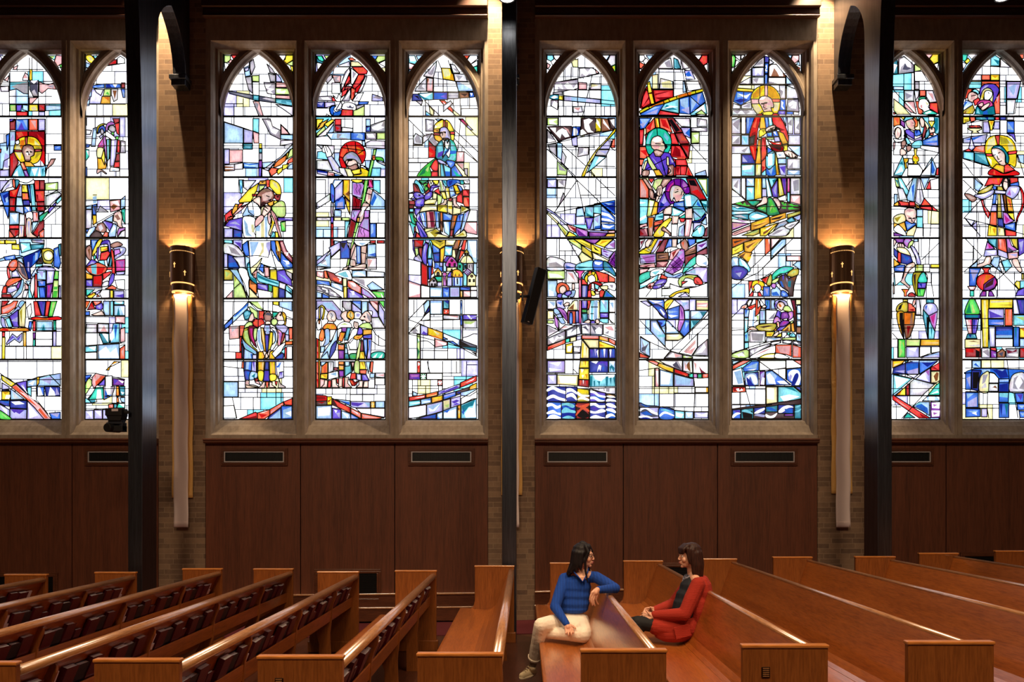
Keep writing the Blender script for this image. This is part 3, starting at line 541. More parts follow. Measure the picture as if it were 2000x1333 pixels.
# stained glass drawing: colour letter, first point, then steps, half pixels from each @ origin
DELTA = True; UNIT = .5
GLASS_ART = r'''
@ 400 95
q 76,26 24,1 0,19 -16,10 -8,-4
r 102,26 30,0 -16,22
p 100,42 16,8 -11,14 -13,-10
w 76,54 14,4 8,12 -18,24
w 288,26 28,0 -2,16 -8,6
y 318,26 27,0 0,18 -25,16 -13,-13
q 345,46 0,22 -13,-2 -12,-6
y 334,67 11,3 0,25 -7,-9
T 437,29 21,-1 13,22 -3,12 -31,-10
t 437,29 19,-1 10,16 -6,8 -16,-8
q 466,27 26,0 -14,22
w 437,54 23,6 -18,36
b 650,28 26,0 -10,16
q 676,28 29,0 0,16 -29,12 -9,-11
w 705,46 0,26 -25,-14
e 705,74 0,22 -15,-20
a 176,52 14,-10 6,30 -14,32 -6,-24
l 152,76 22,-10 4,40 -20,4
u 154,80 18,-8 -2,14 -12,4
a 158,112 24,-4 5,68 -17,-16
q 184,106 28,-1 0,25 -26,-2
w 186,131 26,0 0,53 -24,-2
a 242,60 22,20 12,20 -20,-6
a 248,96 28,8 0,26 -20,0
u 278,96 18,20 5,14 -23,0
p 278,132 38,2 4,18 -42,0
q 276,154 52,2 6,24 -58,0
a 230,132 46,2 0,46 -32,-4
.w 236,138 24,2 -14,14 26,4 -16,10 12,8 -6,3 -22,-9 12,-10 -22,-8
.w 280,160 18,-2 -4,10 22,-4 -6,12 -30,-4
p 276,182 56,2 2,15 -58,-5
A 94,166 94,16 0,18 -92,-24
.a 120,175 64,12 -24,1
T 188,181 24,3 -1,21 -23,-4
.c 194,186 14,2 -2,6 -14,-2
a 212,185 64,11 0,17 -64,-8
.A 212,185 28,5 -16,6 52,12 0,5 -64,-8
T 276,196 68,4 0,26 -68,-13
.c 280,204 20,-2 -4,10 24,4 -4,-10 24,6 0,8 -36,1 -24,-10
W 276,218 68,10 0,36 -40,-28
p 188,206 24,0 8,30 10,31 -18,0
.a 196,208 14,10 -4,18 16,28 -10,-4 -18,-36
- 82,216 68,0
- 114,216 0,82
- 150,196 0,72
- 76,286 74,24 62,22
c 188,274 24,0 -1,57 -23,-9
l 76,288 74,24 0,58 -74,0
u 152,314 36,9 -2,47 -34,0
p 188,324 23,8 0,38 -19,0
a 224,275 32,0 8,29 32,16 0,36 -40,-20
.w 240,280 36,16 -16,16 28,8 -12,16 -16,-8
u 296,296 36,40 -36,0
p 298,298 22,20 12,17 -34,0
l 296,337 48,1 0,20 -48,-4
W 296,360 48,-2 0,14 -50,8
T 150,372 37,0 -1,22 -36,0
.c 154,378 30,-2 -8,14 -16,-4
u 76,394 20,0 0,58 -20,0
p 96,396 52,0 0,48 -52,4
y 212,372 11,0 0,18 -11,0
T 212,392 12,0 0,16 -12,0
.c 214,394 8,2 -4,8
a 212,409 12,0 0,27 -12,0
V 211,438 13,0 0,28 -13,0
v 211,467 11,0 -2,36 -9,0
l 152,446 58,2 0,20 -58,0
.b 152,460 58,4 -30,5 -28,-1
.b 152,447 20,5 38,-3 0,3 -34,5 -24,-6
W 76,456 40,-4 0,26 -38,2
.n 78,460 34,3 0,4 -34,1
.n 78,472 34,0 2,3 -34,4
W 116,452 33,-5 0,25 -33,2
l 224,446 52,-4 -20,26 -30,-2
W 296,424 48,-52 0,16 -88,80 -32,32 0,-24
q 332,396 12,-6 0,30 -24,14
y 320,412 12,-12 -10,32 -36,20 8,-18
f 345,424 0,20 -25,8 6,-16
o 288,436 32,-20 -4,22 -20,18 -30,12 10,-20
y 304,456 24,-4 -8,16 -18,8
f 260,466 28,4 -8,16 -20,14 -10,-20
y 280,476 24,-12 -2,16 -16,14
l 332,454 12,-4 0,22 -22,0
w 224,470 26,10 6,22 -32,0
w 506,72 62,0 -24,28 -44,0
f 560,38 16,-2 14,10 -22,1
W 520,66 44,-16 4,21 -44,0
e 570,50 30,2 18,18 -48,0
a 466,120 30,-20 2,16 -18,20
p 498,104 34,2 -2,26 -22,0
.a 504,110 20,-2 -8,12 12,8 -18,2
w 496,134 32,0 2,42 -34,0
r 574,72 46,0 16,16 -4,12 -32,0
.f 580,78 36,-2 14,14 -30,4
R 566,92 4,40 -24,20 4,-24
r 562,96 8,24 -18,24 -14,32 -6,-8
a 564,76 4,16 -18,40 -18,38 0,-30 16,-48
.w 562,80 3,10 -27,62 -2,-20
w 571,76 29,24 -24,44 -5,-6
.a 576,86 16,12 -14,22
r 600,101 24,1 -2,14 -22,32 -16,12 -8,-12 12,-20
.f 600,108 18,0 -10,16 -14,4
R 548,148 28,0 -6,12 -24,12
f 572,152 16,8 -4,28 -8,14 -6,-2
.r 576,172 8,-4 -4,24
r 590,154 22,-18 12,-20 -6,24 -22,32 -10,0
a 628,106 6,4 -10,30 -12,28 -16,8
.w 628,114 -12,34 -16,22
r 536,168 24,-12 -8,20 -18,16
a 568,156 2,20 -6,30 -30,0
.w 565,164 1,16 -18,20
w 596,176 24,-4 -16,34 -28,0
.a 600,180 -4,16 -12,8
r 496,188 8,4 10,14 -16,0
w 500,182 16,14 8,-20 8,12 -2,20 -16,0
B 438,209 30,0 0,23 -30,-2
.u 440,214 24,-4 -8,14
u 469,210 39,0 0,14 -39,8
b 600,208 40,0 -4,10 -36,2
u 654,178 40,14 2,14 -44,0
.a 656,192 20,-12 16,20 -20,-4
a 444,188 52,-2 2,20 -56,-2
.w 452,192 28,-2 12,10 -28,0
l 488,236 8,-10 18,-2 -6,16 -8,24 -10,-8
~b 486,240 8,-16 18,0 -8,12 8,12 20,-6 0,14 -16,11 -20,-7
.w 502,236 30,-28 4,16 -20,18 -11,8
W 512,240 20,-34 6,18 -6,12 -16,6
~w 536,224 12,-12 24,0 18,12 -4,20 -26,-4 -24,-4
.A 552,222 8,6 8,-7 8,9 8,-6 -4,12 -24,-4
r 536,238 43,2 -1,27 -48,0
.f 540,244 20,-2 -8,14
q 580,244 44,-20 0,43 -44,0
a 590,224 34,-6 -2,6 -30,16
- 438,234 48,0
w 476,256 10,6 0,5 -14,0
y 437,276 27,0 -16,28 -11,12
O 448,294 36,-18 -24,32 -23,12
y 466,296 30,-19 12,3 -28,28
q 437,332 31,-30 4,14 -35,30
W 437,348 67,-60 0,38 -32,14
l 476,336 28,-40 0,32 -12,28
r 508,276 25,0 0,24 -25,0
d 508,300 25,0 0,26 -25,-1
.r 510,304 18,8 -12,8
- 533,276 46,0 0,50
l 629,276 18,0 0,28 -18,0
B 629,306 18,-2 0,22 -18,0
.c 632,316 12,-10 -4,14
a 648,300 57,-20 0,46 -57,0
.w 652,308 44,-20 -8,16 14,4 -26,12 -20,-4
W 536,308 43,4 0,14 -45,0
l 476,330 94,-2 0,28 -78,0
.a 516,332 20,4 -12,12 36,4 -8,4 -36,-4
.w 480,336 20,-2 -6,16
b 570,329 56,0 0,31 -56,-2
.l 580,332 20,4 -8,12 24,8 2,-16 -10,-8
a 628,330 42,0 0,26 -40,0
.w 632,336 24,-2 8,14 -24,0
q 672,330 33,0 0,26 -33,0
l 614,362 12,0 0,22 -8,0
W 628,370 20,-10 56,2 0,30 -74,-4
W 438,376 68,4 0,24 -10,16 -16,-20 -20,-4
l 506,408 22,0 -4,28 12,28 -12,2 -18,-30
c 476,400 -36,4 -2,28 46,4
W 438,438 44,0 18,42 -62,-8
~r 526,420 6,-28 20,-22 32,-7 28,13 16,28 -2,28 -14,20 -12,-28 -24,-20 -24,8 -10,20 12,34 -18,0 -9,-22
.f 530,420 8,-28 22,-8 -8,24 -12,16
.f 560,380 28,2 2,22 -14,-4 -18,8
.o 592,384 24,12 6,20 -22,0
- 554,376 10,30
- 588,364 2,40
- 624,396 -24,16
- 527,424 15,6
- 532,388 92,12
~a 540,430 14,-18 22,-8 20,12 16,28 -4,8 -16,-8 -8,-8 -24,-2 -12,10
.u 552,420 16,-8 24,12 8,16 -20,-12 -24,4
~s 550,444 10,-10 26,2 10,12 4,18 -16,10 -16,0 -12,-16
~S 558,460 12,0 22,-8 6,18 -22,6 -12,-2
k 558,436 18,-1 -1,3 -15,3
- 562,440 -8,16 6,4
~w 460,388 10,-10 14,10 12,24 -4,12 -14,2 -6,-16 -12,-6
- 464,384 8,24
- 472,382 8,24
u 478,426 18,-6 32,46 12,26 -20,-6 -20,-10
.W 484,428 10,-3 30,45 8,14 -20,-12
W 524,466 22,2 14,34 -16,-2 -16,-14
e 546,468 24,4 12,26 -2,7 -20,-2
y 572,478 36,-8 0,20 -26,4
~y 608,466 32,14 0,22 -52,3 -6,-9 30,-6
u 592,472 24,-16 24,20 -16,-12 -16,4
w 608,456 16,4 18,18 -14,-6 -18,-6
g 660,394 11,2 -11,52 -12,52 -12,4 12,-56 8,-28
.q 662,398 5,0 -11,50 -14,52 10,-52
o 654,420 12,-2 1,18 -11,2
.R 656,424 8,-2 -2,10
~g 668,425 26,3 6,16 -8,-4 -22,-4
a 670,440 35,8 0,12 -29,-14
c 654,468 34,0 -2,35 -38,0
l 626,438 22,0 -6,34 -14,-8
u 438,474 42,8 0,16 -40,-8
.B 438,474 42,10 0,5 -40,-5
p 480,483 26,4 0,13 -26,-1
.R 482,490 22,3 -2,5
l 507,488 33,10 -32,2
.b 507,493 35,7 -34,1
@ 400 335
c 134,34 14,0 0,52 -10,0
.b 140,48 6,16 -6,16
W 150,36 50,0 -32,40 -16,-12
Y 146,34 6,0 -2,6
y 210,46 -10,46 -12,24 -12,4 -40,4 -4,-8 40,-44
.e 200,60 -24,28 -32,28 24,-20
O 216,38 24,-2 0,16 -30,0
.N 218,40 20,0 -14,7
f 239,34 15,0 0,28 -12,2
.r 244,36 7,4 -6,12 7,8 -4,-20
~y 256,34 20,4 18,18 4,34 -18,0 -16,-18 -10,-12
.e 264,40 16,8 8,24 -16,-12
q 212,56 26,0 -8,10 -18,14
e 200,80 12,0 -12,24 -20,16
r 186,90 20,0 -6,8 -14,0
R 272,92 25,0 -3,20 -10,4 -14,-12
.k 280,98 11,-2 -5,10
y 272,116 14,0 -10,16 -8,-8
O 252,120 20,-6 -4,18 -12,6 -12,-10
~q 268,132 28,-16 18,12 0,48 -34,0 -18,-28
.e 272,132 20,-10 12,14 -28,4
f 136,126 16,0 -14,14 -10,10 2,-14
O 120,128 10,2 -2,22 -20,20 -4,-12
r 78,172 28,-24 2,20 10,8 -38,30
R 78,200 16,-10 6,-14 20,0 -20,12 -22,28
f 92,180 26,-4 -10,12 -28,24
p 138,140 30,-12 -22,22 -34,26 -2,-4
.d 140,140 26,-10 -22,16
v 96,192 54,-12 -4,32 0,22 -54,-16 -14,-4
.u 96,204 24,-8 20,16 -20,-4
.u 88,216 32,-2 20,14
u 76,224 34,0 0,36 -34,0
B 112,226 35,8 -1,28 -34,-2
.b 116,248 24,-8 -2,18
~l 172,128 12,-8 4,16 4,40 -16,-4 -28,4 12,-28
w 166,128 22,-12 20,16 14,24 -4,20 -22,2 -24,-18
.l 172,152 20,0 0,24 -16,-8
~w 150,180 22,-4 24,8 2,28 -6,24 8,24 -40,2 -10,-22 -2,-32
.l 152,184 16,24 4,32 16,16 -28,-4
.e 180,208 12,0 2,32 -10,0
e 220,144 8,-8 12,-2 -12,26 -6,16 10,12 -12,-8
u 200,180 56,0 0,82 -56,0
w 200,180 56,0 0,82 -56,0
.e 220,180 12,-2 2,84 -14,0
.l 234,180 10,0 2,82 -10,0
.l 200,212 18,0 -2,24 -16,-2
~S 204,96 16,-20 24,-9 20,11 8,18 -8,20 -8,4 -16,8 -22,12 -2,-20 -16,-4 -8,8 8,-18
.s 224,92 16,-8 20,-4 6,14 -10,18 -16,4 -12,0
.k 240,94 16,6 -5,2 -11,-4
.N 234,120 10,6 -12,6 -14,6 6,-18
k 250,114 10,-4 -4,6
- 220,100 -2,40
~s 188,114 28,-14 2,40 -10,-10
~s 230,146 10,-12 16,4 2,14 -18,20 -12,6 -4,-10
- 236,140 12,8
- 232,148 12,10
~p 218,172 12,4 -2,16 -28,26 -4,-18 8,-16
.s 220,176 6,10 -24,22 2,-16
~s 246,172 8,-12 6,8 -4,8 4,12 -4,20 -8,-8
~e 256,176 12,4 6,16 -8,28 -12,28 -4,-12 10,-28 2,-24
.y 264,192 8,8 -16,40 4,-24
p 258,148 18,20 8,24 16,64 -6,8 -14,-40 -8,-32 -12,-24
.d 264,160 16,28 14,60 -8,-24 -10,-32
u 284,182 60,0 0,12 -56,1
.v 285,184 31,-1 -4,4 32,3 0,4 -58,-3
g 296,200 20,-4 0,40 -16,0
.q 300,204 14,-4 0,24
y 276,236 10,4 4,22 -14,0
T 256,262 10,-26 10,4 0,22
.c 258,260 10,-20 6,8
c 76,269 32,1 2,14 -34,-4
u 112,269 35,0 -1,47 -14,-20 -20,-10
.v 116,276 28,28 -2,-24
~W 76,284 36,2 28,22 14,24 -34,2 -28,-10 -16,-4
.a 92,292 28,12 24,28 -40,-12
u 76,322 14,2 0,54 -14,0
B 91,326 21,6 28,50 -49,-2
.b 94,360 26,-4 12,22 -36,0
W 110,336 46,-2 4,50 -20,-2 -12,-26
b 148,288 20,-16 4,32 4,28 -16,0 -10,-20
l 158,332 18,8 -4,44 -12,-4
w 172,272 86,0 0,32 22,78 -68,-22 -32,36 -4,-52
.l 176,276 36,0 -12,32 -16,32 -4,-28
.u 240,280 16,-4 0,60 -16,-40
.e 218,280 14,0 0,36 -24,28 4,-12 12,-28
- 176,332 32,-2 40,8 8,-30
~e 176,384 28,-24 20,-20 -12,28 -28,36 -8,0
b 258,272 16,0 22,84 -8,-4 -28,-48
O 276,272 12,0 10,32 -2,52 -16,-36
.e 280,280 12,36 -7,-4
.n 278,316 16,-4 0,20
d 292,272 14,0 14,36 24,32 0,22 -24,-22 -22,-32
.p 296,280 8,-4 12,36 26,36 -30,-24
.w 310,320 18,-2 -4,12 -6,2 4,-10
b 298,316 22,26 24,22 0,16 -32,4 -16,-26
.w 304,348 24,4 4,12 -12,2 -4,-10
.l 300,352 24,24 16,2
w 76,384 34,0 0,44 -34,0
Y 76,384 20,2 14,10 0,30 -34,0
.q 80,392 20,8 -16,16
q 114,396 10,6 24,30 -34,36
.Y 116,400 12,12 -8,24
q 114,460 28,-24 18,44 4,16 -50,0
p 110,466 0,30 -28,0
l 98,384 30,2 28,54 16,56 -20,-44
~w 132,384 28,-2 16,30 -4,24 4,60 -10,-2 -14,-50
~T 166,368 10,-8 6,40 18,20 4,24 -24,-20 -10,-20
.c 168,372 6,-4 4,32 18,22 -20,-10
p 188,400 18,-16 -2,36 -12,-4
.n 190,404 10,-8 -2,20
p 232,370 22,6 -2,38 -16,-2
.n 248,378 5,-2 -2,36
b 222,360 10,8 -2,32 -18,-16
Y 256,386 24,-2 6,20 0,30 -32,-10
.y 258,396 22,-4 0,32 -20,-8
v 282,390 30,-4 28,42 2,24 -46,-20 -12,-4
.l 288,400 24,12 20,24
a 316,388 26,12 0,28 -22,-24
~c 206,396 18,12 32,14 36,10 0,24 -36,-12 -36,-8 -14,-12
.T 208,404 32,16 48,18 0,6 -48,-14 -32,-14
.T 212,430 36,10 42,12 -34,-7
W 292,434 26,8 -4,22 -23,-8
o 176,424 28,20 0,38 -30,-28
.n 178,428 22,16 -20,0
v 206,438 42,8 0,24 -42,-10
.u 208,444 32,4 4,16
G 249,442 17,6 -2,26 -15,-4
.t 252,446 10,4 -2,10
Y 266,448 24,6 -2,42 -22,0
.y 270,452 14,4 -4,40 -10,-2
B 290,456 24,8 0,32 -24,0
l 316,466 26,14 0,16 -26,0
c 318,444 24,20 0,22 -26,-22
.T 320,452 20,18 -2,8
w 206,462 54,10 2,24 -50,0
e 174,456 38,40 -38,0
- 438,34 34,0 0,98
l 506,34 34,0 -48,52 2,-22
.w 510,38 22,0 -32,34
~b 492,52 14,12 0,56 -12,-4
.v 494,88 11,8 -5,20
W 438,124 52,-36 0,28 -52,32
u 508,68 32,-32 0,60 -32,24
.b 510,114 30,-18 -20,20
O 542,34 25,0 -1,38 0,24 2,24 -28,-30
.y 546,38 14,0 -4,42 -10,6
.n 550,90 15,-14 -2,24
n 546,100 22,20 0,52 -14,-32
.y 554,116 10,8 1,36 -9,-24
b 508,120 32,-22 8,14 0,36 -38,2
.u 520,124 20,-4 0,24 -24,0
.B 508,116 30,-18 -14,20
u 576,44 50,2 -14,54 0,8 -36,-14
.m 580,48 40,4 -12,44 -26,-6
-. 592,48 4,12 -6,12 6,14
-. 606,52 4,12 -7,12 5,16
~y 572,34 46,0 -10,11 -20,0
d 616,34 12,0 -8,18 -2,-4
P 640,34 14,0 4,32 -18,-2
.R 644,36 8,2 3,22
g 624,36 16,-2 -8,46 -14,68 -11,0 13,-64
.q 630,38 5,0 -11,54 -13,55 5,-19
s 638,66 18,6 0,40 -12,20 -18,-16 4,-24
.p 640,72 12,4 -2,32 -14,6
- 628,86 26,8
d 578,96 36,20 -6,33 -32,0
.R 582,102 26,14 -5,28 -23,-4
-. 592,106 -4,10 6,12 -4,18
l 656,76 32,24 16,16 0,34 -58,0 0,-26
.b 646,128 18,-40 8,16 -16,32
c 658,36 28,0 0,54 -28,-18
~s 614,138 8,-14 22,8 -16,20 -8,32 -8,16 -10,-2 -2,-22
.w 618,140 14,-4 -14,32 -10,12
m 576,152 36,-1 -8,13 -10,20 -2,16 -22,-14
.u 578,156 22,2 -12,24 -14,-2
-. 584,156 -4,8 6,12 -4,8
m 624,154 20,0 -2,28 -20,2
.u 630,156 10,2 -4,18
d 570,188 22,14 -12,60 -22,0 6,-38
.R 573,196 15,8 -12,52 -14,0
m 612,200 10,-16 20,0 2,52 0,26 -50,0 10,-46
.u 624,190 16,0 -2,38 -22,-8 2,-20
-. 624,224 -4,12 6,12 -4,12
-. 612,224 -4,12 6,12
- 604,216 40,20
O 595,184 11,-4 -4,20 -6,0
g 592,200 11,3 -15,53 -28,128 -9,-2 25,-110
.q 596,204 4,1 -15,51 -27,124 -4,-2 24,-106
.e 592,206 -16,74 -14,60 13,-60
- 582,240 10,2
- 574,306 8,2
- 566,348 6,1
~w 556,271 20,0 -4,11 -12,-2
~w 588,272 56,0 -4,10 -24,12 -20,-4 -10,-10
.l 596,280 40,0 -20,11
u 562,280 10,2 -4,38
s 590,292 -6,-12 -12,28 -4,36 20,4 4,24 -24,0 0,-20
S 610,294 24,-4 -2,30 -4,42 -16,2 -2,-44
.s 614,296 16,-2 -2,26 -4,40 -8,-2 -2,-38
- 610,318 22,6
b 592,292 17,2 1,68 -16,2
.l 596,296 8,0 2,60 -8,0
~s 564,380 36,-12 28,-6 0,20 -28,4 -28,0
~s 538,384 18,-12 8,-2 -10,16
- 438,180 68,0
W 438,182 54,0 0,12 -54,0
.a 444,186 16,4 16,-5 12,6
e 506,182 28,0 0,12 -28,0
q 536,182 30,0 0,12 -30,0
~a 494,124 11,8 -3,28 3,16 -11,0
v 493,180 10,0 0,23 -10,0
r 493,206 10,0 0,66 3,32 -13,6
.R 494,212 8,12 -6,32 6,24 -6,24
l 507,152 27,2 0,24 -27,0
c 548,196 19,0 -9,28 -2,38 -8,0
- 438,228 108,0
- 464,228 0,34
- 464,272 0,56
l 507,272 21,4 -22,22
B 530,276 26,-4 2,16 10,20 0,35 -38,0
.b 534,320 26,-20 4,38 -28,2
.k 532,280 22,0 -10,24 -10,-8
b 646,205 24,0 0,57 -24,0
.l 650,210 8,-2 2,32 -10,8
w 672,205 32,0 0,57 -32,0
- 646,152 0,52 58,0
R 647,272 21,0 0,11 -21,0
.r 650,276 16,-2 -6,6
R 674,272 28,0 0,11 -28,0
.r 676,276 20,-3 -4,7
l 636,288 34,-2 0,50 -34,0
.b 638,328 30,-8 0,15
W 634,340 38,0 0,44 -38,0
.p 636,344 20,4 -16,32
u 486,300 44,-24 0,28 -36,32 -2,-16
w 494,340 36,-32 0,36 -36,0
l 438,332 42,0 12,-12 0,60 -40,6 -14,-14
.a 452,360 20,-16 8,28
.w 460,362 14,-10 4,16
u 492,308 -28,40 -26,20 0,-16 30,-24
W 440,372 48,4 -48,10
p 438,392 28,2 0,26 -28,-8
.w 444,396 18,4 -6,12
f 466,390 10,0 8,32 -16,-4
.o 470,394 8,2 2,20
R 476,390 28,10 34,20 0,24 -46,-16 -4,-8
.f 500,416 20,4 12,16 -28,-10
.w 518,414 16,4 0,10 -8,4 2,-10
~w 508,404 32,-16 24,0 8,16 2,22 -38,-10
.c 516,402 36,-10 12,24 -16,0
l 576,390 54,-1 2,25 -56,0
.w 580,404 20,-10 24,12 4,6
W 634,390 68,6 0,18 -68,0
w 576,418 126,-1 0,49 -54,2 -40,-24 -32,-16
.a 580,420 44,4 4,28 -28,-16
l 634,448 22,-16 44,32 -52,2
y 540,420 16,0 0,78 -12,0
.n 542,422 6,2 -2,56
.e 550,424 4,72 -5,0
e 541,452 -1,-32 16,0 -1,32
f 558,428 22,2 32,24 0,28 -36,-18 -18,-12
.p 560,432 20,2 28,22 -4,18 -28,-14
.w 568,436 20,4 4,12 -10,0
m 613,454 27,18 28,28 -20,0 -35,-20
.u 616,460 24,16 16,20 -32,-14
v 558,458 22,8 36,20 8,14 -66,0
.u 564,476 24,4 20,16 -40,0
.w 568,470 16,0 2,12 -8,4 -2,-10
g 650,470 52,2 0,26 -26,0
.q 660,474 20,6 20,14 -20,-8
.w 688,476 12,20 -6,0
b 438,426 50,6 4,18 -28,-6 -26,0
.l 440,428 24,8 24,12 -28,-8
l 494,434 46,12 0,26 -46,-20
.w 500,440 20,4 16,20 -24,-10
a 438,448 54,12 44,34 -44,-4 -32,-18 -22,-4
.A 444,452 44,12 0,22 -28,-18
.w 460,456 20,8 4,12 -10,-2 2,-8 -16,-4
.w 492,472 20,6 4,12 -10,-2 -2,-8 -10,-2
l 438,472 20,6 0,18 -20,0
b 460,478 28,14 -2,6 -26,0
@ 400 560
- 76,60 268,0
- 112,60 -2,92
l 172,60 8,16 -32,32 -38,36 -32,28 0,-20 34,-36 36,-30
b 78,152 32,-28 0,20 -32,30
.b 114,118 58,-54 -4,12 -48,44
w 172,60 36,36 136,36 0,28 -136,0 -44,-28
W 176,60 48,0 6,34 34,5 -28,-1 -28,-12
q 174,60 34,26 20,8 2,-34
.w 208,60 20,0 0,30
- 228,60 2,36
- 266,60 0,38
y 268,60 22,0 0,16 -22,-4
l 292,60 50,0 0,38 -50,-18
- 230,96 50,4 64,28
r 212,96 22,2 -4,16 4,16 -22,0
.f 216,100 14,4 -12,20
G 266,102 26,0 -12,14 -14,12
.t 268,104 16,0 -12,16
q 172,82 8,-2 28,20 0,28 -16,-8
~T 152,106 12,-12 16,6 4,16 -12,12 -12,4 -6,-12
.c 156,106 12,-8 10,10 -18,10
.c 158,124 18,-8 -8,10
~s 180,112 8,-8 6,16 0,16 -10,2 -12,-2 4,-16
~r 188,138 8,-10 14,2 14,-2 10,12 -4,14 -20,7 -18,-7
.f 192,140 16,-6 0,18 -12,-2
.f 214,134 16,6 -6,14
- 210,130 0,30
~S 232,114 10,-14 12,0 8,14 -1,16 -7,10 -12,0 -8,-10
.A 236,112 8,-9 12,2 4,11
~s 240,138 16,0 2,12 -18,0
~q 264,130 16,-2 6,12 -10,14 -14,-6
~s 278,124 12,-20 10,-2 16,22 -4,16 -24,-4 -6,-6
~O 300,102 12,2 8,16 -2,28 -6,4 -2,-24 -6,-14
.y 306,106 10,14 -2,24 -4,-24
k 294,114 4,-4 1,6
~w 288,136 24,0 -4,14 -20,0
~q 152,160 20,-20 16,4 -2,16 -14,8 -12,8 -10,0
~Y 152,172 20,-12 0,24 12,44 20,20 0,8 -28,-16 -24,-36
.q 156,176 12,-4 4,28 16,40 -20,-16 -12,-24
~d 172,160 20,-4 12,8 -12,8 8,52 4,16 -12,-12 -16,-28
.P 178,164 10,-2 -2,26 10,36 -12,-20
~q 196,164 12,4 -4,24 -4,24 -8,-16 0,-24
p 96,158 40,-2 0,48 -38,4
.W 104,160 28,-2 -24,22
f 138,154 20,0 -10,42 -10,4
r 138,196 10,0 -2,60 -8,0
r 122,258 24,1 0,25 -24,0
.f 124,262 14,0 -2,18
~b 146,200 8,20 0,66 -4,-2 -6,-44
B 146,224 6,16 2,44 -5,-4
~l 146,200 14,20 44,36 0,12 -32,-10 -18,-22
.c 150,212 18,24 32,24 -32,-8
l 156,244 36,20 -4,21 -34,0
.b 180,264 22,4 0,17 -18,0
u 188,268 16,0 0,17 -16,0
B 204,256 4,0 0,116 -3,0
~w 240,150 20,0 20,14 -4,12 -64,0 0,-12 12,-12
u 236,152 20,0 4,36 -20,2 -8,-22
.l 240,156 12,0 0,28 -10,2
~w 208,168 12,-8 4,56 16,40 -16,4 -16,-28 -4,-32
.l 208,172 10,-4 2,48 16,36 -16,-4 -14,-40
~w 256,160 24,8 6,24 -6,36 -20,28 -8,-12 24,-28 0,-32
.l 264,168 16,8 2,40 -18,32 12,-32
O 220,162 10,0 6,30 4,68 -6,-4 -10,-48
.e 222,164 5,0 7,60 -4,-8
B 236,190 16,0 -2,62 -8,8 -4,-36
.v 240,192 9,2 -2,50
Y 256,180 12,0 -2,44 -12,32 -6,-4 4,-36
.y 259,182 6,1 -3,37 -9,28
~s 224,256 16,0 10,20 -10,8 -6,-8
~s 240,264 16,-16 6,8 -14,22 -10,4
k 242,262 8,-6 -4,8
O 212,256 16,0 8,20 -6,9 -20,0
O 256,256 14,-4 6,33 -24,0
.y 260,256 6,0 4,28 -8,0
.y 216,260 8,0 0,24 -8,0
u 276,152 36,0 14,8 0,24 -36,0
~p 280,168 24,16 -10,52 -8,-12 1,-32
.m 292,180 12,2 -10,46
R 306,182 10,2 -6,28 -14,20 6,-32
l 316,184 14,-24 0,56 -14,0
u 316,188 16,4 -1,24 -15,-2
f 330,162 14,0 0,46 -14,0
o 316,218 28,-4 0,14 -28,2
.f 320,222 22,-4 -2,6
w 288,236 28,-18 0,22 -40,40 -12,-16
c 308,240 8,-12 0,36 -20,2
.l 280,260 32,-20 -24,20
B 276,280 28,-20 8,8 -4,17 -28,0
.b 284,280 20,-14 -2,10
r 314,240 8,0 -2,45 -6,0
w 322,236 21,0 0,49 -21,0
- 76,256 46,2
- 96,212 0,44
B 152,295 10,0 -2,73 -6,-36
b 156,295 32,0 -4,37 -28,-2
.l 164,296 12,0 -4,32 -10,-2
u 186,295 17,0 0,41 -19,-4
.v 188,296 8,0 0,36
~B 156,330 26,4 -6,32 -14,2
.b 164,334 14,2 -6,26
~l 182,334 26,6 -4,20 -28,6
.T 184,352 16,-12 -4,20
f 148,295 6,0 0,27 -8,-2
O 210,295 26,0 -4,37 -22,0
.y 212,298 8,0 -2,32 -6,0
.e 226,298 6,0 -3,32
B 238,295 14,0 0,33 -16,0
O 254,295 22,0 2,49 -22,0
.y 256,298 6,0 0,44 -5,0
.y 268,298 6,0 2,44
~y 210,332 22,2 -4,36 -16,-4
B 234,329 20,0 2,43 -26,0
.v 238,332 12,0 1,36 -15,0
~y 256,346 24,0 0,20 -22,5
w 280,295 30,0 0,61 -22,6 -4,-22
.l 288,298 12,0 -8,42
.b 280,316 24,-21 -16,25
u 294,336 16,-2 0,24 -22,5
.v 296,338 8,-2 -4,20
p 194,362 18,8 8,16 -20,-8
r 196,360 14,2 2,10 -12,0
~s 162,370 14,0 0,14 16,2 20,8 -16,3 -32,0
- 162,386 50,10
s 230,374 -6,12 -14,12 26,0 3,-24
s 254,374 12,2 -2,10 16,10 -26,1
s 292,364 6,18 20,12 -4,4 -26,-1 2,-17
f 240,374 12,0 -3,24 -7,0
r 276,372 10,0 -4,18 -4,-6
- 76,372 86,0
- 76,294 268,0
l 76,374 56,0 0,59 -56,0
- 134,320 0,113
- 134,399 210,0
- 74,314 80,8
- 76,435 268,0
- 208,400 0,35
- 280,400 0,64
- 244,400 0,35
- 300,416 0,36
- 280,416 64,0
- 312,316 32,0
- 110,435 18,81
- 192,436 0,60
w 76,468 40,-2 10,50 -50,0
r 138,518 62,-26 8,4 0,23
.R 152,519 52,-13 2,13
.N 172,519 36,-5 0,5
f 208,495 48,-13 0,23 -20,14 -28,0
.r 212,498 36,4 -24,14
.w 216,496 36,-10 -20,8
f 256,482 52,-30 4,12 -56,41
.p 260,490 46,-32 0,4 -46,36
r 310,452 34,-14 0,28 -30,-2
.f 314,456 28,-12 -2,16 -20,1
B 246,519 10,-13 56,-40 -12,14 0,39
.l 252,519 44,-35 2,32
b 301,468 42,0 0,51 -42,0
.l 308,484 32,-12 0,40 -32,4
.w 316,496 24,-8 0,20
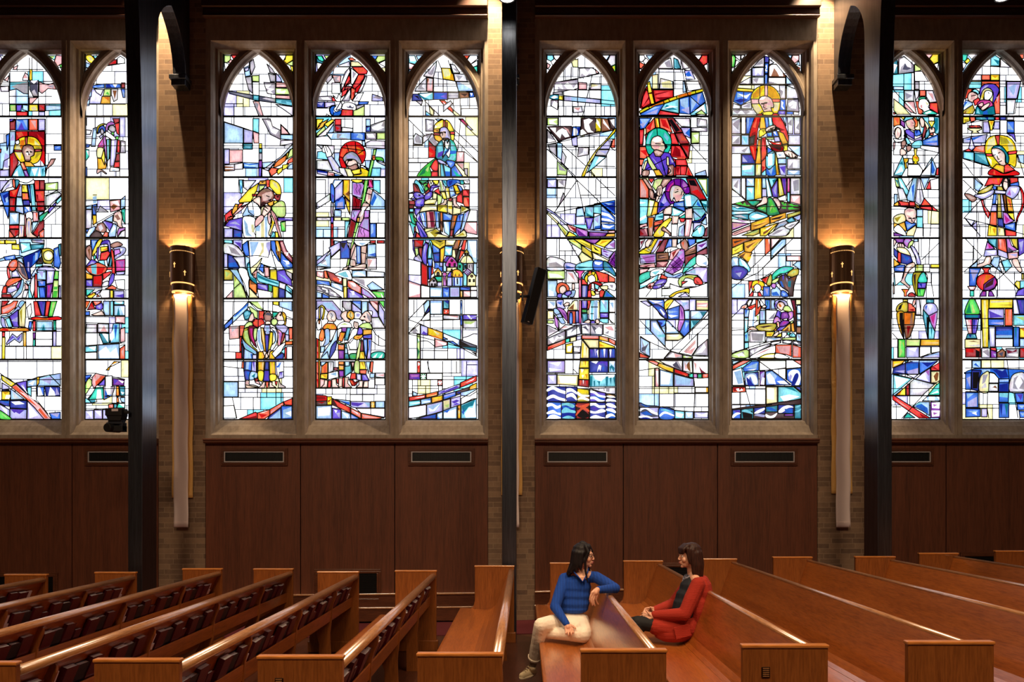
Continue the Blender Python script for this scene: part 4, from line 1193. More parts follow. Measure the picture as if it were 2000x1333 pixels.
u 438,58 62,0 36,42 0,32 -16,0 -14,-28 -26,-4 -12,-20 -20,0 -10,12
.l 460,64 36,0 24,32 -40,-8
a 540,58 34,2 0,34 -22,2 -12,-16
.W 552,64 20,4 -12,16
u 576,60 36,36 0,16 -36,-16
b 568,58 44,0 0,36 -36,-28
.l 580,64 28,8 0,16
l 614,60 22,0 0,36 -22,14
u 640,60 36,44 4,18 -24,0 -16,-22
p 644,58 34,0 0,44 -22,-22
.d 656,60 20,4 0,12
u 680,64 22,36 0,56 -22,-40
g 680,58 22,0 0,30
- 538,58 0,42
~w 564,136 24,-8 28,4 0,16 -24,24 -16,-12
~w 612,136 36,-14 8,-22 -16,-4 -4,4
~w 588,102 22,2 2,20 -16,4 -12,-4
.u 592,106 16,2 -2,12 -14,0
W 650,124 30,-2 24,38 0,6 -48,0
~- 656,168 16,24 32,20
~- 656,216 24,16 24,2
- 680,192 0,40
~y 447,128 0,-36 3,-12 10,-5 10,11 0,18 -6,26 -5,-2 5,-26 0,-14 -6,-6 -5,4 -1,42
.e 449,120 1,-34 10,-8 8,10 -4,-6 -10,0
~w 438,152 6,-20 10,0 4,28 -14,12
y 445,208 6,0 1,190 -5,0
.O 448,216 2,0 0,176 -2,0
o 446,132 5,0 0,16 -5,0
~s 478,120 8,-20 14,-3 12,11 2,24 -12,8 -16,-2
.W 486,108 14,-8 10,16 -14,12
-. 492,104 8,10 -6,14 8,8
~w 484,138 18,2 2,6 -22,-1
~o 462,166 12,-18 18,-3 18,5 6,18 -28,2
.O 476,154 14,-5 0,17 -18,-1
.O 494,149 14,5 2,11 -16,2
~o 458,168 8,4 4,20 -6,22 -14,-2 -2,-16 6,-20
.f 452,200 10,4 -4,8
~l 470,172 18,-1 0,49 -22,16 -6,4 12,-28
w 490,171 26,-1 -18,38 -8,10
~l 516,168 4,12 -4,44 -24,56 -34,0 10,-24 28,-40 10,-24
.w 516,176 -12,32 -32,32 20,-16
~B 516,214 -4,34 -22,36 -2,-8 8,-40
l 454,236 18,0 -6,22 -12,2
f 438,204 8,4 0,76 -8,0
.r 439,208 6,2 0,30 -6,-4
.r 439,256 6,2 0,22
l 456,280 24,-24 8,29 -32,0
~s 532,116 8,-14 18,-5 -2,23 16,12 -12,12 -12,-6 -8,-10
~O 556,114 4,-12 12,-6 12,10 1,18 -11,9 -14,-7
.e 562,110 10,-8 8,14 -8,10
-. 572,100 -4,16 8,12
~w 520,156 20,-16 28,4 8,16 -8,4 -32,-2 -14,6
.q 528,152 20,-8 16,8
w 520,170 16,-6 -4,60 -10,-8
V 536,162 20,0 -2,18 -18,-2
.m 538,165 16,-1 -2,4
T 557,162 16,0 -13,50 -14,0 6,-28
.c 560,166 8,2 -10,32 -4,0
o 530,180 21,2 -13,36 -16,-6
.O 534,184 12,1 -10,23
~q 522,218 18,6 18,-4 -6,6 -20,4 -12,-6
o 522,226 24,2 0,22 -24,-1
.p 525,230 17,2 0,8
V 523,251 23,0 -1,34 -21,0
.m 526,254 10,2 -2,24
T 549,224 5,0 6,32 6,29 -18,0
.c 551,228 5,28 -4,24
l 549,240 9,4 2,20 -12,0
w 576,172 20,-12 4,16 -12,24 -20,24 -8,-8
w 560,224 8,24 28,0 0,-56 -24,16
~G 567,266 27,-2 -2,21 -22,0
.g 572,272 18,0 -2,10
~q 600,240 8,-32 4,48 -12,29 -8,0
.e 602,248 6,-24 -2,32
d 614,208 5,8 2,38 -13,2
.p 615,224 3,16
y 608,256 15,0 4,29 -23,0
.O 612,260 8,0 2,22
b 620,208 16,-1 1,41 -5,37 -7,-29
u 638,207 16,0 -6,78 -14,0 6,-37
.b 642,212 8,0 -5,64
.l 624,212 8,0 1,32 -5,12
~s 606,130 10,-18 12,-12 12,0 10,16 0,24 -14,2 -12,-8
.a 632,102 16,18 -2,20 -10,-16
k 622,120 5,-2 0,5
~q 602,160 18,-14 24,-2 10,16 0,8 -30,-3
O 620,170 34,0 -1,18 -34,4
v 619,194 35,-6 0,18 -34,-2
.b 624,196 26,-2 -10,8
~v 604,162 12,6 2,16 -10,8 -12,-4
~O 588,194 28,-4 0,10 -16,10 -16,-4
.o 592,200 20,-4 -12,10
~s 584,140 6,0 10,4 0,20 -10,2 -7,-10
-. 588,142 2,16
-. 594,142 1,18
~t 652,264 24,-8 26,4 0,22 -22,1 -27,-1
.w 656,280 20,-18 -8,18
.w 680,282 16,-18 -4,16
f 437,296 9,0 0,102 -8,0
.R 438,336 7,4 0,12
.r 438,362 7,2 0,30
l 455,296 23,0 -14,14 -8,2
o 458,314 24,-18 0,44 -26,2
.f 464,316 14,-12 -2,34 -10,0
y 455,344 27,-2 -2,22 -27,-4
.O 458,348 20,-2 -2,14
W 484,296 20,0 0,36 -20,8
.a 490,300 8,0 -4,32
d 506,318 15,0 0,12 -15,-1
w 484,340 38,-8 2,24 -40,10
.l 488,344 28,-8 0,16
o 524,295 21,0 0,13 -21,-1
O 524,309 21,1 0,18 -20,0
.p 528,312 12,1 0,7
V 525,330 20,0 0,24 -18,1
T 547,295 23,0 6,41 -28,19
.c 552,316 18,-8 0,26 -18,14
l 549,295 18,0 -1,17 -16,2
f 572,295 16,0 -8,40
p 574,298 12,0 -6,26
~q 588,295 17,0 0,47 -19,-6
.e 592,298 8,0 0,38
y 606,295 20,0 6,31 -26,0
.O 612,298 8,0 4,24
f 606,328 28,-1 -2,17 -24,-2
l 630,295 18,0 -8,49 -4,-24
f 650,295 10,0 -4,43 -10,-2
r 574,340 18,0 0,24 -24,0
.f 576,344 14,2 -2,14
u 594,342 18,3 0,25 -16,-4
v 614,346 18,-1 12,25 -28,0
.u 620,348 8,2 8,18
l 646,342 20,-2 -2,18 -18,0
p 452,362 18,4 -2,18 -12,12 -4,0
s 470,366 12,2 -2,28 -24,1 12,-13
r 484,370 12,-2 -2,29 -12,0
s 498,365 16,-3 2,22 12,13 -30,0
r 516,362 8,0 0,22 -5,-4
s 525,359 15,0 -2,35 -14,0
r 540,358 8,-2 -3,40 -5,0
s 548,356 16,0 -4,24 16,16 -28,1
R 566,366 14,0 8,10 16,-6 -16,20 -12,0
.f 568,368 10,4 6,14 -10,-6
s 604,370 16,0 -2,26 -26,0 12,-10
s 624,372 16,-2 0,26 -20,0
- 437,399 228,0 0,-41
- 500,400 0,24
- 570,400 0,48
- 618,400 0,47
- 570,424 94,0
W 668,340 36,0 0,18 -36,-2
.p 672,348 30,-4 -2,10
w 667,360 37,0 0,26 -37,0
r 437,426 35,2 32,12 68,36 40,22 90,18 -90,3 -40,-23 -68,-30 -67,-16
.R 437,430 35,2 4,12 -39,0
N 437,450 43,-2 20,16 -63,2
.R 440,452 32,0 -12,8
r 500,440 70,35 0,21 -34,-16 -16,-8
.f 508,446 24,32 20,-10 16,24 -32,-16
.N 500,440 28,40 42,16 -70,-32
f 572,476 40,20 0,22 -40,-22
.p 574,482 34,18 -2,8 -30,-18
.w 576,484 24,12 0,3
f 614,497 88,18 -26,4 -62,0
.p 616,502 64,14 -56,-2
y 480,432 18,0 0,32 -18,0
.R 482,448 14,-8 -8,20
.y 482,434 14,0 -7,13
.y 482,462 14,0 -7,-13
l 437,468 61,-2 0,53 -61,0
.w 444,476 48,-4 -2,32 -46,4
v 500,476 34,6 0,37 -34,0
.w 508,484 12,2 -6,10
.u 514,496 16,-2 -2,22
l 536,486 34,12 2,21 -36,0
.w 538,492 26,12 -4,12
b 572,498 36,21 -36,0
.u 574,504 18,12 -18,0
l 512,442 58,6 0,20 -34,-16
.b 520,446 48,8 -2,10
u 572,450 76,2 0,24 -56,0 -20,-4
.v 574,454 50,4 -24,12 -24,-4
.l 624,454 22,2 -2,18
O 650,451 16,0 0,25 -16,0
.e 654,454 4,0 0,20 -4,0
.e 651,460 13,0 0,3 -13,0
l 668,450 36,0 0,26 -36,0
w 592,478 112,0 0,34 -92,-16
- 650,478 0,26
@ 780 95
c 37,27 23,0 10,25 -6,10 -27,-6
.w 38,30 20,0 6,18 -20,2
l 65,27 29,0 -18,25
p 37,56 27,8 -14,18 -13,-2
.w 38,58 18,8 -16,8
l 37,81 13,2 -8,13
r 249,27 25,0 -12,19
.f 256,30 14,0 -8,12
w 276,27 28,0 1,13 -25,20 -16,-14
w 305,46 0,20 -17,6 -8,-11
t 305,68 0,26 -9,-8 -9,-14
- 150,46 14,34 7,40 0,48
- 190,46 18,50 12,36 16,52 4,80
W 96,104 32,-36 18,-20 -2,24 -12,44 -36,-9
.a 108,80 16,-4 -8,20 16,4 4,-20 6,-20 -14,44 -16,-4
y 164,76 35,1 16,50 -45,-8
.e 168,80 24,0 8,24 -24,8
.O 200,100 8,0 6,26 -18,-6
W 199,60 17,4 20,32 -26,0
.a 208,76 16,4 4,14
W 212,98 44,2 10,29 -48,0
.a 220,104 28,4 -16,16
- 94,108 124,20 50,2
- 62,168 226,2
p 107,114 25,3 -1,51 -24,-1
.W 116,116 14,4 -10,40
.n 108,116 7,4 -5,20
W 64,156 42,-44 0,55 -46,0
.a 76,140 20,-8 -8,16 12,12 -28,0
- 134,116 0,54
l 222,130 62,2 4,35 -58,0
.w 236,132 44,2 4,26
B 52,178 20,0 20,26 -44,1
.k 56,184 16,2 8,14
c 74,176 58,-5 0,29 -32,2
.w 80,180 48,-6 -28,18
.T 72,180 48,20 -26,0
v 134,171 54,0 0,29 -54,0
.b 136,174 50,2 -26,12 26,8 -50,2
a 190,171 42,0 0,25 -42,2
.W 192,176 36,2 2,4 -38,-1
.W 192,187 36,1 0,4 -36,0
n 232,171 40,0 0,21 -36,3
.N 236,176 32,0 -12,12
b 274,171 15,0 5,19 -20,2
.w 276,174 10,2 -4,10
- 212,200 -2,24
f 157,203 19,0 32,33 2,17 -22,-17
.r 160,206 16,6 -4,6 20,14 16,16 -24,-16
.w 170,208 10,10 -4,2
e 211,240 29,24 -16,2 -14,-13
- 98,204 64,63
- 102,204 0,63
c 103,244 27,22 -27,0
.b 105,256 19,8 -19,1
e 116,224 18,20 0,20 -14,-8
a 64,205 27,1 -5,16
- 136,240 0,16
- 242,236 64,0
- 274,192 0,44
W 172,224 28,-20 8,12 -36,32
- 38,280 64,64 30,28
- 54,300 0,100
- 38,354 54,0
a 102,276 34,4 -4,44 -29,0
.w 108,280 20,8 -16,8 16,8 -16,12
l 140,276 28,0 -18,8
W 54,348 10,-16 26,16 0,28 -34,-2
.a 60,352 12,-20 8,16 8,24 -24,-4
W 92,344 36,-12 -16,24 -20,16
.a 100,332 28,2 -20,18
- 56,378 36,0
W 112,356 16,-24 26,36 -14,18
.a 116,356 16,-12 18,30 -10,6
~y 134,320 6,-24 20,-14 14,-2 -2,28 -16,8 0,20 -22,-8
.e 138,308 14,-14 16,-4 -4,18
.w 140,300 8,8 -10,4
f 172,281 6,0 0,27 -6,0
~y 180,280 16,8 14,24 2,12 -20,0 -4,-12 -8,-4
.n 180,286 10,2 0,22 -8,-2
O 134,316 22,-2 -1,14 -21,1
.n 136,320 16,-2 0,8
R 134,329 25,3 1,8 -26,0
r 198,326 18,0 0,10 -16,0
~O 136,340 24,2 8,14 -8,12 -8,-4 -12,-8
~y 200,338 14,0 0,16 -4,8 -12,-6
.y 142,344 8,0 0,14
~u 158,320 6,-10 16,-2 12,12 8,24 0,12 -12,0 -16,0 -12,-16
.a 184,312 12,16 3,26 -11,-14
.s 160,326 20,-4 4,18 -8,12 -8,0 -7,-12
k 160,329 6,-1 0,3 -6,1
k 173,327 8,0 -1,4
- 170,328 -2,12
~N 170,352 22,0 -4,10 -12,0
R 114,362 30,26 -4,40 -26,0
.r 116,384 24,20 -2,20 -22,2
.f 116,404 16,8 -12,12
~T 148,376 20,-16 8,44 16,24 -12,16 -28,-10 -10,-10 1,-32
.c 150,380 14,-12 6,32 -18,12
.v 152,408 20,-8 4,16 -28,12
~t 194,358 18,6 12,28 2,28 -10,24 -24,0 8,-44
.c 198,368 14,8 6,24 -16,-4
.b 196,400 28,0 -4,12 -20,2
.c 188,432 24,-16 10,8 -14,16
~c 176,360 20,0 2,28 -22,28 -8,8 8,-32
~w 178,372 4,-14 6,14 3,-12 4,16 -7,18 -8,-8
- 200,384 -32,48
.b 176,404 24,-16 -8,16 -16,20
~u 148,440 8,-6 20,10 8,10 -16,0
~b 184,438 34,6 -12,24 -14,-8
.l 188,444 20,4 -8,12
T 154,450 16,2 10,51 -20,0
.c 158,454 8,2 8,44 -10,0
c 172,452 28,16 0,35 -20,0
.b 176,480 24,2 0,20 -20,0
b 202,470 16,-14 30,44 -20,3 -24,0
.u 218,458 22,34 -8,4
.t 208,474 36,28 -20,0
e 153,452 7,0 2,51 -8,0
~g 70,503 18,-31 32,-28 22,-14 -2,10 -20,24 4,20 -4,19
.G 92,472 16,-12 -8,28 -24,12
.G 120,448 16,-14 -4,10 -12,12
.q 102,476 14,-16 -4,24
~r 124,460 16,-24 11,8 0,32 -11,4 -12,-6
.f 132,452 10,-8 2,16
.R 128,478 23,2 0,23 -27,0
r 126,482 25,0 0,20 -27,1
p 224,404 29,0 0,40 -31,0
.w 232,408 18,0 -10,20
W 222,448 30,0 0,32
.p 224,450 26,2 -2,20
a 253,470 14,0 0,30 -11,-8
- 254,404 50,40
- 214,352 90,90
- 216,320 90,84
- 236,280 70,68
R 232,276 16,0 18,20 -2,12
.P 240,280 8,2 12,18
u 266,298 22,22 -8,0 -16,-12
- 240,276 -12,124
- 38,430 76,0
- 38,448 74,0
- 38,482 38,0
- 54,404 0,26
@ 780 335
~c 60,40 8,-5 20,21 10,24 -2,7 -10,-1 -14,-30 -12,-8
.T 66,42 14,18 10,22 6,-2
R 54,48 18,10 12,28 -28,-2
.N 56,52 14,8 6,20
G 76,36 40,0 -12,8 -14,8
g 92,52 18,-6 -2,14 6,12 -14,8 -2,-16
.k 100,56 8,-4 -4,20
r 112,40 8,16 0,16 -10,-12
R 100,86 14,-14 6,4 -4,16 -12,0
e 118,36 14,0 -8,16
r 134,80 20,-14 8,30 -18,-12
y 128,36 26,0 -2,16 -12,0
.k 132,40 6,12 -8,0
~v 120,72 4,-12 8,-6 22,4 -2,5 -14,3 -6,8 -2,12 -10,-4
.u 126,64 6,-6 8,2
.u 124,70 8,-3 -4,11
~v 96,98 24,-18 10,6 -6,18 -20,10 -6,-6
.u 104,98 14,-12 2,10
~v 56,86 16,-4 24,12 0,10 -10,6 -22,-2 -8,-10
.u 64,88 16,-2 10,10 -18,0
.u 64,100 16,2 -8,5
k 76,93 6,1 -4,2
v 42,86 16,-6 0,6
v 44,110 16,-6 4,6 -8,4
~v 66,112 30,-6 2,22 -6,12 -20,4 -12,-12
.u 70,116 18,-2 -8,14 -12,-2
.B 80,132 16,-4 -8,12
w 38,88 16,0 1,10 -11,10 -6,0
R 38,116 22,0 2,16 -24,-1
R 38,134 20,0 -2,11 -18,0
e 40,148 16,0 0,12 -16,0
c 39,147 18,0 -1,15 -17,0
G 39,164 17,0 10,36 -4,16 -14,-16
.t 40,168 10,8 10,36 -16,-20
g 56,176 10,12 0,12 -6,-4
t 39,196 25,16 -8,44
.c 42,204 18,20 -4,24
v 60,146 24,0 2,26 -14,16 -6,-12 -6,-12
.u 66,152 14,2 -10,22
~u 66,180 10,-16 10,10 14,46 -8,4 -20,-28
.v 72,188 8,-16 14,44
~v 66,204 10,-4 36,56 0,6 -26,0 -10,-26
.B 72,208 32,48 -8,4
.u 68,202 8,4 24,34 -14,-16
r 68,238 18,22 -22,2
v 60,240 6,-4 -6,26 -6,0
R 59,218 5,0 2,14 -8,8
e 98,120 14,-8 36,-2 -8,20 -42,1
.Y 100,128 36,-4 2,6
q 148,90 20,10 -2,20 -8,12 -9,0
e 132,84 16,6 -2,20 -16,0
w 155,36 11,0 10,42 -14,2 -4,-28
.q 158,40 6,0 8,36 -8,2
c 166,36 18,0 6,24 -12,2
.T 168,38 12,2 4,18
~b 188,36 48,0 4,16 -16,-4 -32,16
.B 192,40 16,-2 -4,14 -8,8
.l 224,38 12,6 -8,2
t 236,36 14,0 4,14 -12,4
.b 240,38 8,2 0,8
y 162,82 16,0 8,28 -14,0
.e 166,84 10,1 2,21
e 180,64 14,2 4,40 -12,4 -6,-30
.y 184,68 8,2 3,32
l 194,66 16,-10 10,40 -20,8 -4,-24
.b 196,68 12,-8 0,12
.b 200,96 18,-6 0,6
O 210,56 14,-2 14,30 -14,10
.y 214,60 8,-2 10,24 -8,4
b 226,54 14,6 8,12 -8,12
.l 230,58 10,8 2,12
- 160,80 88,0
w 250,36 24,0 0,14 -18,0
.a 254,38 18,2 -4,8
w 248,52 26,0 0,22 -18,-2
.a 252,54 12,6 -8,8
r 248,74 26,0 0,26 -28,-2
.R 260,76 12,0 0,22
r 224,100 22,-20 2,48 -12,-4 -12,-4
.R 232,90 13,-6 0,12
f 250,102 24,0 0,42 -18,-4 -6,-12
.r 262,106 10,2 0,32
R 192,108 16,-2 -4,14 -12,0
s 176,112 11,0 -2,16 -17,12 -18,0 2,-6 20,-10
s 208,106 14,-2 2,24 16,18 -8,2 -18,-10 -4,-10
.S 218,108 4,12 0,16
e 188,116 20,4 0,52 -20,-10
y 150,134 38,0 0,30 -38,-6
.Y 152,136 24,2 -20,18
.e 172,144 14,2 0,14
e 210,140 30,8 0,18 -32,6
.y 192,136 14,0 0,14 -14,-2
e 240,134 36,16 -20,10 -16,6
.Y 242,138 22,10 -20,12
e 98,134 50,0 0,22 -24,-2 -46,8 10,-18
.w 100,138 44,0 0,10
l 78,164 26,-5 4,65 -14,-8
.b 84,168 16,-4 4,56
.w 88,168 6,-1 6,41
p 105,159 31,-3 6,36 -4,32 -28,0
.d 116,160 18,0 4,60 -14,0
.p 108,164 6,0 2,56
l 137,156 21,4 -2,64 -12,0
.b 140,160 8,2 0,58
.k 150,164 5,0 -1,60
n 159,160 11,2 0,78 -10,-8
.o 162,164 4,0 0,64
.N 160,200 8,0 0,24
b 170,164 38,8 -4,22 -33,0
.l 174,168 30,6 -4,14
l 171,195 32,0 -7,61 -20,-16
.b 192,196 10,0 -6,52
.w 176,200 8,0 4,40
n 208,172 20,1 -16,55 -12,2 4,-34
.o 216,176 8,0 -12,48
R 200,230 12,0 -4,26 -10,0
b 229,172 23,-4 -12,56 -16,16 -12,16 2,-28
.B 232,176 8,-2 -4,26
.l 240,176 8,-2 -8,42
l 253,166 23,-14 -20,72 -20,20 8,-28
.u 260,164 12,-8 -12,44
.b 256,168 4,0 -14,56
- 80,198 176,0
w 278,152 26,2 0,44 -42,0
p 260,200 44,0 0,50 -40,-8 -12,-14
.w 268,204 32,0 0,32
~e 100,228 36,-4 24,12 8,12 20,8 4,6 -72,0 -12,-14
.Y 120,240 20,-12 20,12 -20,20
.k 136,244 24,-8 12,16
- 104,240 36,-12
~e 212,256 24,-12 16,-12 10,12 -2,14 -44,0
.Y 224,256 24,-16 8,12
u 100,270 20,0 -6,18 -10,-8
~v 102,280 12,8 -6,32 0,50 -8,-2 -12,-24 2,-32
.u 96,296 10,-8 -10,48
R 58,270 38,0 -4,28 -33,0
.r 62,272 30,4 -4,16
R 76,300 14,0 -2,48 -10,-28
v 52,270 6,0 2,42 12,20 -6,8 -12,-32
.u 54,276 3,4 3,40
~u 60,338 14,-14 16,32 -30,-8
.a 68,336 8,-8 8,24
q 60,302 14,0 2,22 -10,12
T 122,280 6,32 0,30 -18,2 2,-40
.c 118,288 7,28 -1,24 -10,0
.w 120,296 2,24 -4,16
b 128,280 30,24 0,16 -26,2 -2,-18
.l 132,292 22,16 -2,8
B 132,323 26,-3 0,36 -22,0
.b 136,328 20,8 -4,16
y 122,270 58,0 0,22 -22,14 -26,-18
.Y 128,272 32,24 16,-16
.k 140,272 36,2 -16,6
e 182,270 40,0 -6,22 -36,0
.w 186,274 30,0 -8,12
O 160,306 19,-10 -3,36 -6,26 -10,-2
.y 164,308 10,-4 -4,48
c 178,294 30,0 -2,38 -30,0
.w 180,308 24,-2 -8,22
.b 180,296 26,0 -2,6
n 224,270 16,0 -10,36 -22,2 8,-24
.o 230,272 8,0 -8,28
a 240,270 12,0 -8,22 -12,14
.k 242,272 4,0 -10,24
r 252,270 11,0 -7,42 -16,-4 6,-16
.f 254,272 6,0 -8,32
e 208,308 22,0 -12,36 -12,-8
.N 216,310 12,0 -8,30
k 232,308 8,2 -12,46 -9,-10
r 240,310 16,6 -16,24 -10,16
.f 244,314 8,4 -14,22
l 266,270 38,0 0,90 -14,0 -6,-20 -20,-20
.w 272,276 28,0 0,64 -12,-4
w 37,345 47,11 0,52 -47,-2
b 110,346 20,-2 -2,30 -14,-2
.l 114,348 12,0 -2,20
r 130,352 2,22 -5,0
R 86,358 25,14 1,78 -26,-6
.r 90,368 16,10 2,66 -18,-6
B 113,375 13,0 -2,49 -9,0
.b 116,378 6,0 -2,42
r 127,375 5,0 2,25 -9,8
b 138,358 32,0 0,36 -6,0 -12,-14 -14,4
.l 144,360 12,0 0,12
u 158,358 12,0 0,16 -12,0
l 172,358 12,0 0,36 -12,0
m 172,354 12,-20 20,0 -16,24
.v 176,352 10,-16 14,0 -14,19
~m 184,358 20,-23 23,25 0,16 -43,-2
.P 188,358 16,-18 20,20 -4,12 -32,0
o N 515 878 10 10
k 194,363 5,0 0,10 -5,0
k 214,363 5,0 0,10 -5,0
G 228,360 10,-6 12,14 -2,36 -20,-10
.t 232,362 8,-2 6,12 -2,24
k 235,370 4,0 0,8 -4,0
T 251,362 13,0 0,18 -13,8
k 256,370 4,0 0,8 -4,0
e 254,320 9,-13 9,13 0,12 -16,0
.Y 256,320 7,-10 7,10
k 258,322 3,0 0,6 -3,0
k 265,322 3,0 0,6 -3,0
~e 242,360 2,-16 12,-11 20,1 12,18 1,9
.q 248,356 12,-18 -4,20
.w 268,338 12,6 0,12
- 264,334 -2,26
a 266,362 23,0 -1,38 -12,-6 -10,-10
.k 272,368 4,0 0,12 -4,0
.k 281,368 3,0 0,16
l 290,362 13,0 0,50 -13,-8
e 186,378 40,-1 -2,7 -16,8 -22,2
k 203,384 4,0 0,10 -4,0
e 138,396 14,-16 14,16 0,15 -28,0
.O 140,396 12,-12 11,12 -3,4 -8,-10 -10,12
~k 148,410 0,-10 4,-4 4,4 0,10
m 170,400 6,-4 10,4 -2,12 -14,0
.r 172,400 4,2 6,-2 -1,8
m 171,412 12,0 2,38 -13,1
.d 174,416 6,0 1,32
u 188,416 18,0 0,35 -19,0
.l 192,418 6,0 -2,30
~v 188,414 8,-16 12,-2 -2,18
~O 206,414 2,-22 16,-7 18,9 6,20
.y 212,408 6,-14 12,0 10,14
.n 216,412 4,-12 4,12
.n 230,412 4,-12 6,12
l 207,416 42,0 -1,35 -40,0
.B 212,418 6,0 0,32 -6,0
.k 224,420 6,0 0,24 -5,0
.b 236,418 6,0 0,32 -5,0
.w 219,418 3,0 0,32
c 250,394 14,14 0,42 -14,0
.T 253,400 3,4 0,44
m 252,396 14,-14 18,14 -16,16
.u 257,396 9,-9 12,9 -10,11
-. 258,392 14,14
-. 262,388 14,12
-. 264,408 16,-14
e 266,414 18,-17 16,16 -1,38 -34,0
o n 708 1030 11 11
k 273,425 5,0 0,9 -5,0
k 289,425 5,0 0,9 -5,0
a 116,435 19,-20 13,21 -2,16 -26,0
k 126,442 4,0 0,10 -4,0
k 138,442 4,0 0,10 -4,0
o k 338 1075 8 8
O 115,434 19,-20 2,5 -18,17
G 138,414 29,-1 0,20 -17,1
.t 142,416 22,0 0,6 -16,4
u 149,436 18,-1 0,17 -18,0
p 37,430 47,16 0,50 -47,0
.w 40,440 40,12 0,28 -40,12
w 86,448 33,6 0,42 -33,0
l 120,455 49,2 0,38 -49,0
.w 124,464 40,4 -4,22 -36,0
b 170,456 27,-1 0,40 -27,0
.l 174,472 18,4 -4,16
.B 172,458 23,0 -7,8
l 198,455 38,0 0,39 -38,0
.u 202,460 30,0 0,30 -30,0
b 238,454 39,0 0,14 -39,-1
.B 240,456 34,0 -2,8
w 279,454 24,0 0,13 -24,0
O 238,469 10,1 -1,25 -8,0
.e 241,472 5,0 -1,20
p 250,469 28,0 0,25 -28,0
.w 254,474 22,2 0,14
w 279,469 24,0 0,25 -24,0
@ 780 560
- 58,56 0,52
- 38,130 70,-74
l 96,74 14,-17 9,0 0,23 -19,34
b 119,76 0,22 -23,18
.B 104,108 14,-24 0,12
w 98,116 22,-16 0,32 -34,4
- 40,182 80,-86
- 38,132 48,18 26,12
- 86,136 150,-4
l 121,57 48,0 0,54 -48,0
.w 124,68 40,0 -4,40 -34,0
T 172,57 23,0 0,32 -23,0
.c 176,60 4,20 12,6 -16,0
.B 174,58 20,0 -2,14
f 172,91 24,0 0,20 -24,0
.R 174,94 20,14 -4,2 -17,-13
.r 194,93 -20,15 4,2 17,-13
.w 182,96 4,4 -4,6
- 196,56 0,56
l 239,57 7,0 0,54 -7,0
.b 240,60 5,12 -4,28
v 249,113 53,0 0,19 -53,0
.w 264,114 8,0 14,18 -6,0
.u 276,124 26,-8 0,4 -26,10
W 172,114 64,2 0,16 -64,-2
.p 180,116 52,2 -4,6
b 238,116 9,0 0,38 -8,0
.B 240,120 5,12 -3,18
- 122,112 182,0
- 122,112 0,50
- 170,90 0,126
W 250,135 53,0 0,30 -53,0
.q 252,138 48,0 -20,12 -24,-2
W 240,154 7,0 0,58 -7,-2
.u 241,160 4,16 -3,28
~- 250,202 22,-6 16,-8 16,0
- 248,135 0,77
w 38,184 44,-36 0,40 -38,-3
.a 48,176 16,-16 12,20
.a 40,180 20,-4 20,10 -20,-1
u 84,152 29,10 -2,32 -27,-4
.v 86,186 24,-2 -2,10
.v 88,188 8,-12 14,12
O 112,162 59,20 -1,28 -58,-18
.y 116,168 48,18 -24,10 -24,-8
.o 120,192 24,4 24,12 -28,-6
.e 132,172 28,16 -12,4
l 172,184 64,26 0,26 -64,-25
.w 176,188 56,26 -4,10 -52,-20
b 172,200 18,8 -18,2
b 190,216 20,0 24,19 -16,-5
A 238,210 65,24 0,6 -63,-4
.k 240,214 40,22 -38,-2
A 239,237 64,3 0,20 -23,-8 -40,-12
.T 244,238 56,4 0,14
.k 276,254 27,8 0,12
q 70,190 12,1 0,95 -11,0
.G 71,200 9,16 -7,8
.G 72,240 8,16 -7,24
.w 74,204 6,8 -4,6
- 38,188 198,50 68,38
~- 86,216 26,0 24,18
- 84,194 0,146
- 138,204 0,81
- 86,252 104,1
- 190,218 0,67
- 238,238 0,102
p 140,206 48,14 0,12 -48,8
.w 148,216 36,8 -4,12
f 71,295 12,0 -1,44 -11,0
.w 74,298 8,6 -6,12
.r 72,316 8,-8 -2,24
- 110,295 10,44
- 170,295 0,145
- 224,295 0,45
- 264,295 -2,69
- 264,308 40,0
- 38,340 202,0
- 38,366 266,0
V 39,342 43,0 0,24 -43,0
.m 44,346 32,2 0,6 -28,2
.v 44,358 36,-2 0,9
G 84,342 22,0 0,24 -22,0
.w 94,344 2,0 1,20 -3,0
.w 85,353 20,0 0,2 -20,0
.w 87,345 16,17 -1,2 -16,-17
.w 103,345 -16,17 2,2 16,-17
w 108,342 61,0 0,23 -61,0
p 151,368 18,0 0,20 -18,0
.r 152,369 16,0 0,18 -16,0
.w 159,369 2,0 0,18 -2,0
.w 152,377 16,0 0,2 -16,0
.w 154,370 13,15 -1,1 -13,-14
.w 167,370 -13,15 1,1 13,-14
- 52,368 0,62
- 54,390 98,0
- 84,368 0,22
- 104,390 0,36
l 54,412 18,8 -2,9 -16,0
w 154,390 15,0 0,18 -15,4
r 39,434 64,-10 0,14 -64,12
.f 44,438 56,-12 0,6 -56,10
.w 60,438 40,-8 -4,4
o 105,423 45,-11 0,16 -45,9
.f 108,426 40,-10 -8,8
.e 112,433 36,-11 -4,4
u 153,412 85,-30 -1,16 -45,16 -39,12
.v 154,422 38,-18 32,-14 12,6 -44,16
.v 156,416 24,-10 -4,10
.w 192,400 32,-12 -16,8
r 239,378 64,-28 0,22 -64,25
.f 242,382 58,-26 -4,6 -52,28
.w 256,380 40,-20 -8,8
.f 264,384 36,-16 -4,4
N 222,412 54,-18 -4,16 -50,18
.B 224,416 16,-4 -4,10
.b 240,420 32,-8 -2,4
O 276,392 27,-14 0,22 -31,11
.y 280,394 20,-12 -2,8
.e 278,404 22,-10 -2,4
c 38,450 45,-5 0,19 -45,8
.T 40,452 40,-6 0,4
.w 40,460 42,-6 0,4
.T 40,467 42,-7 0,2
l 85,444 40,-7 0,19 -39,8
.b 88,448 36,-8 -2,6
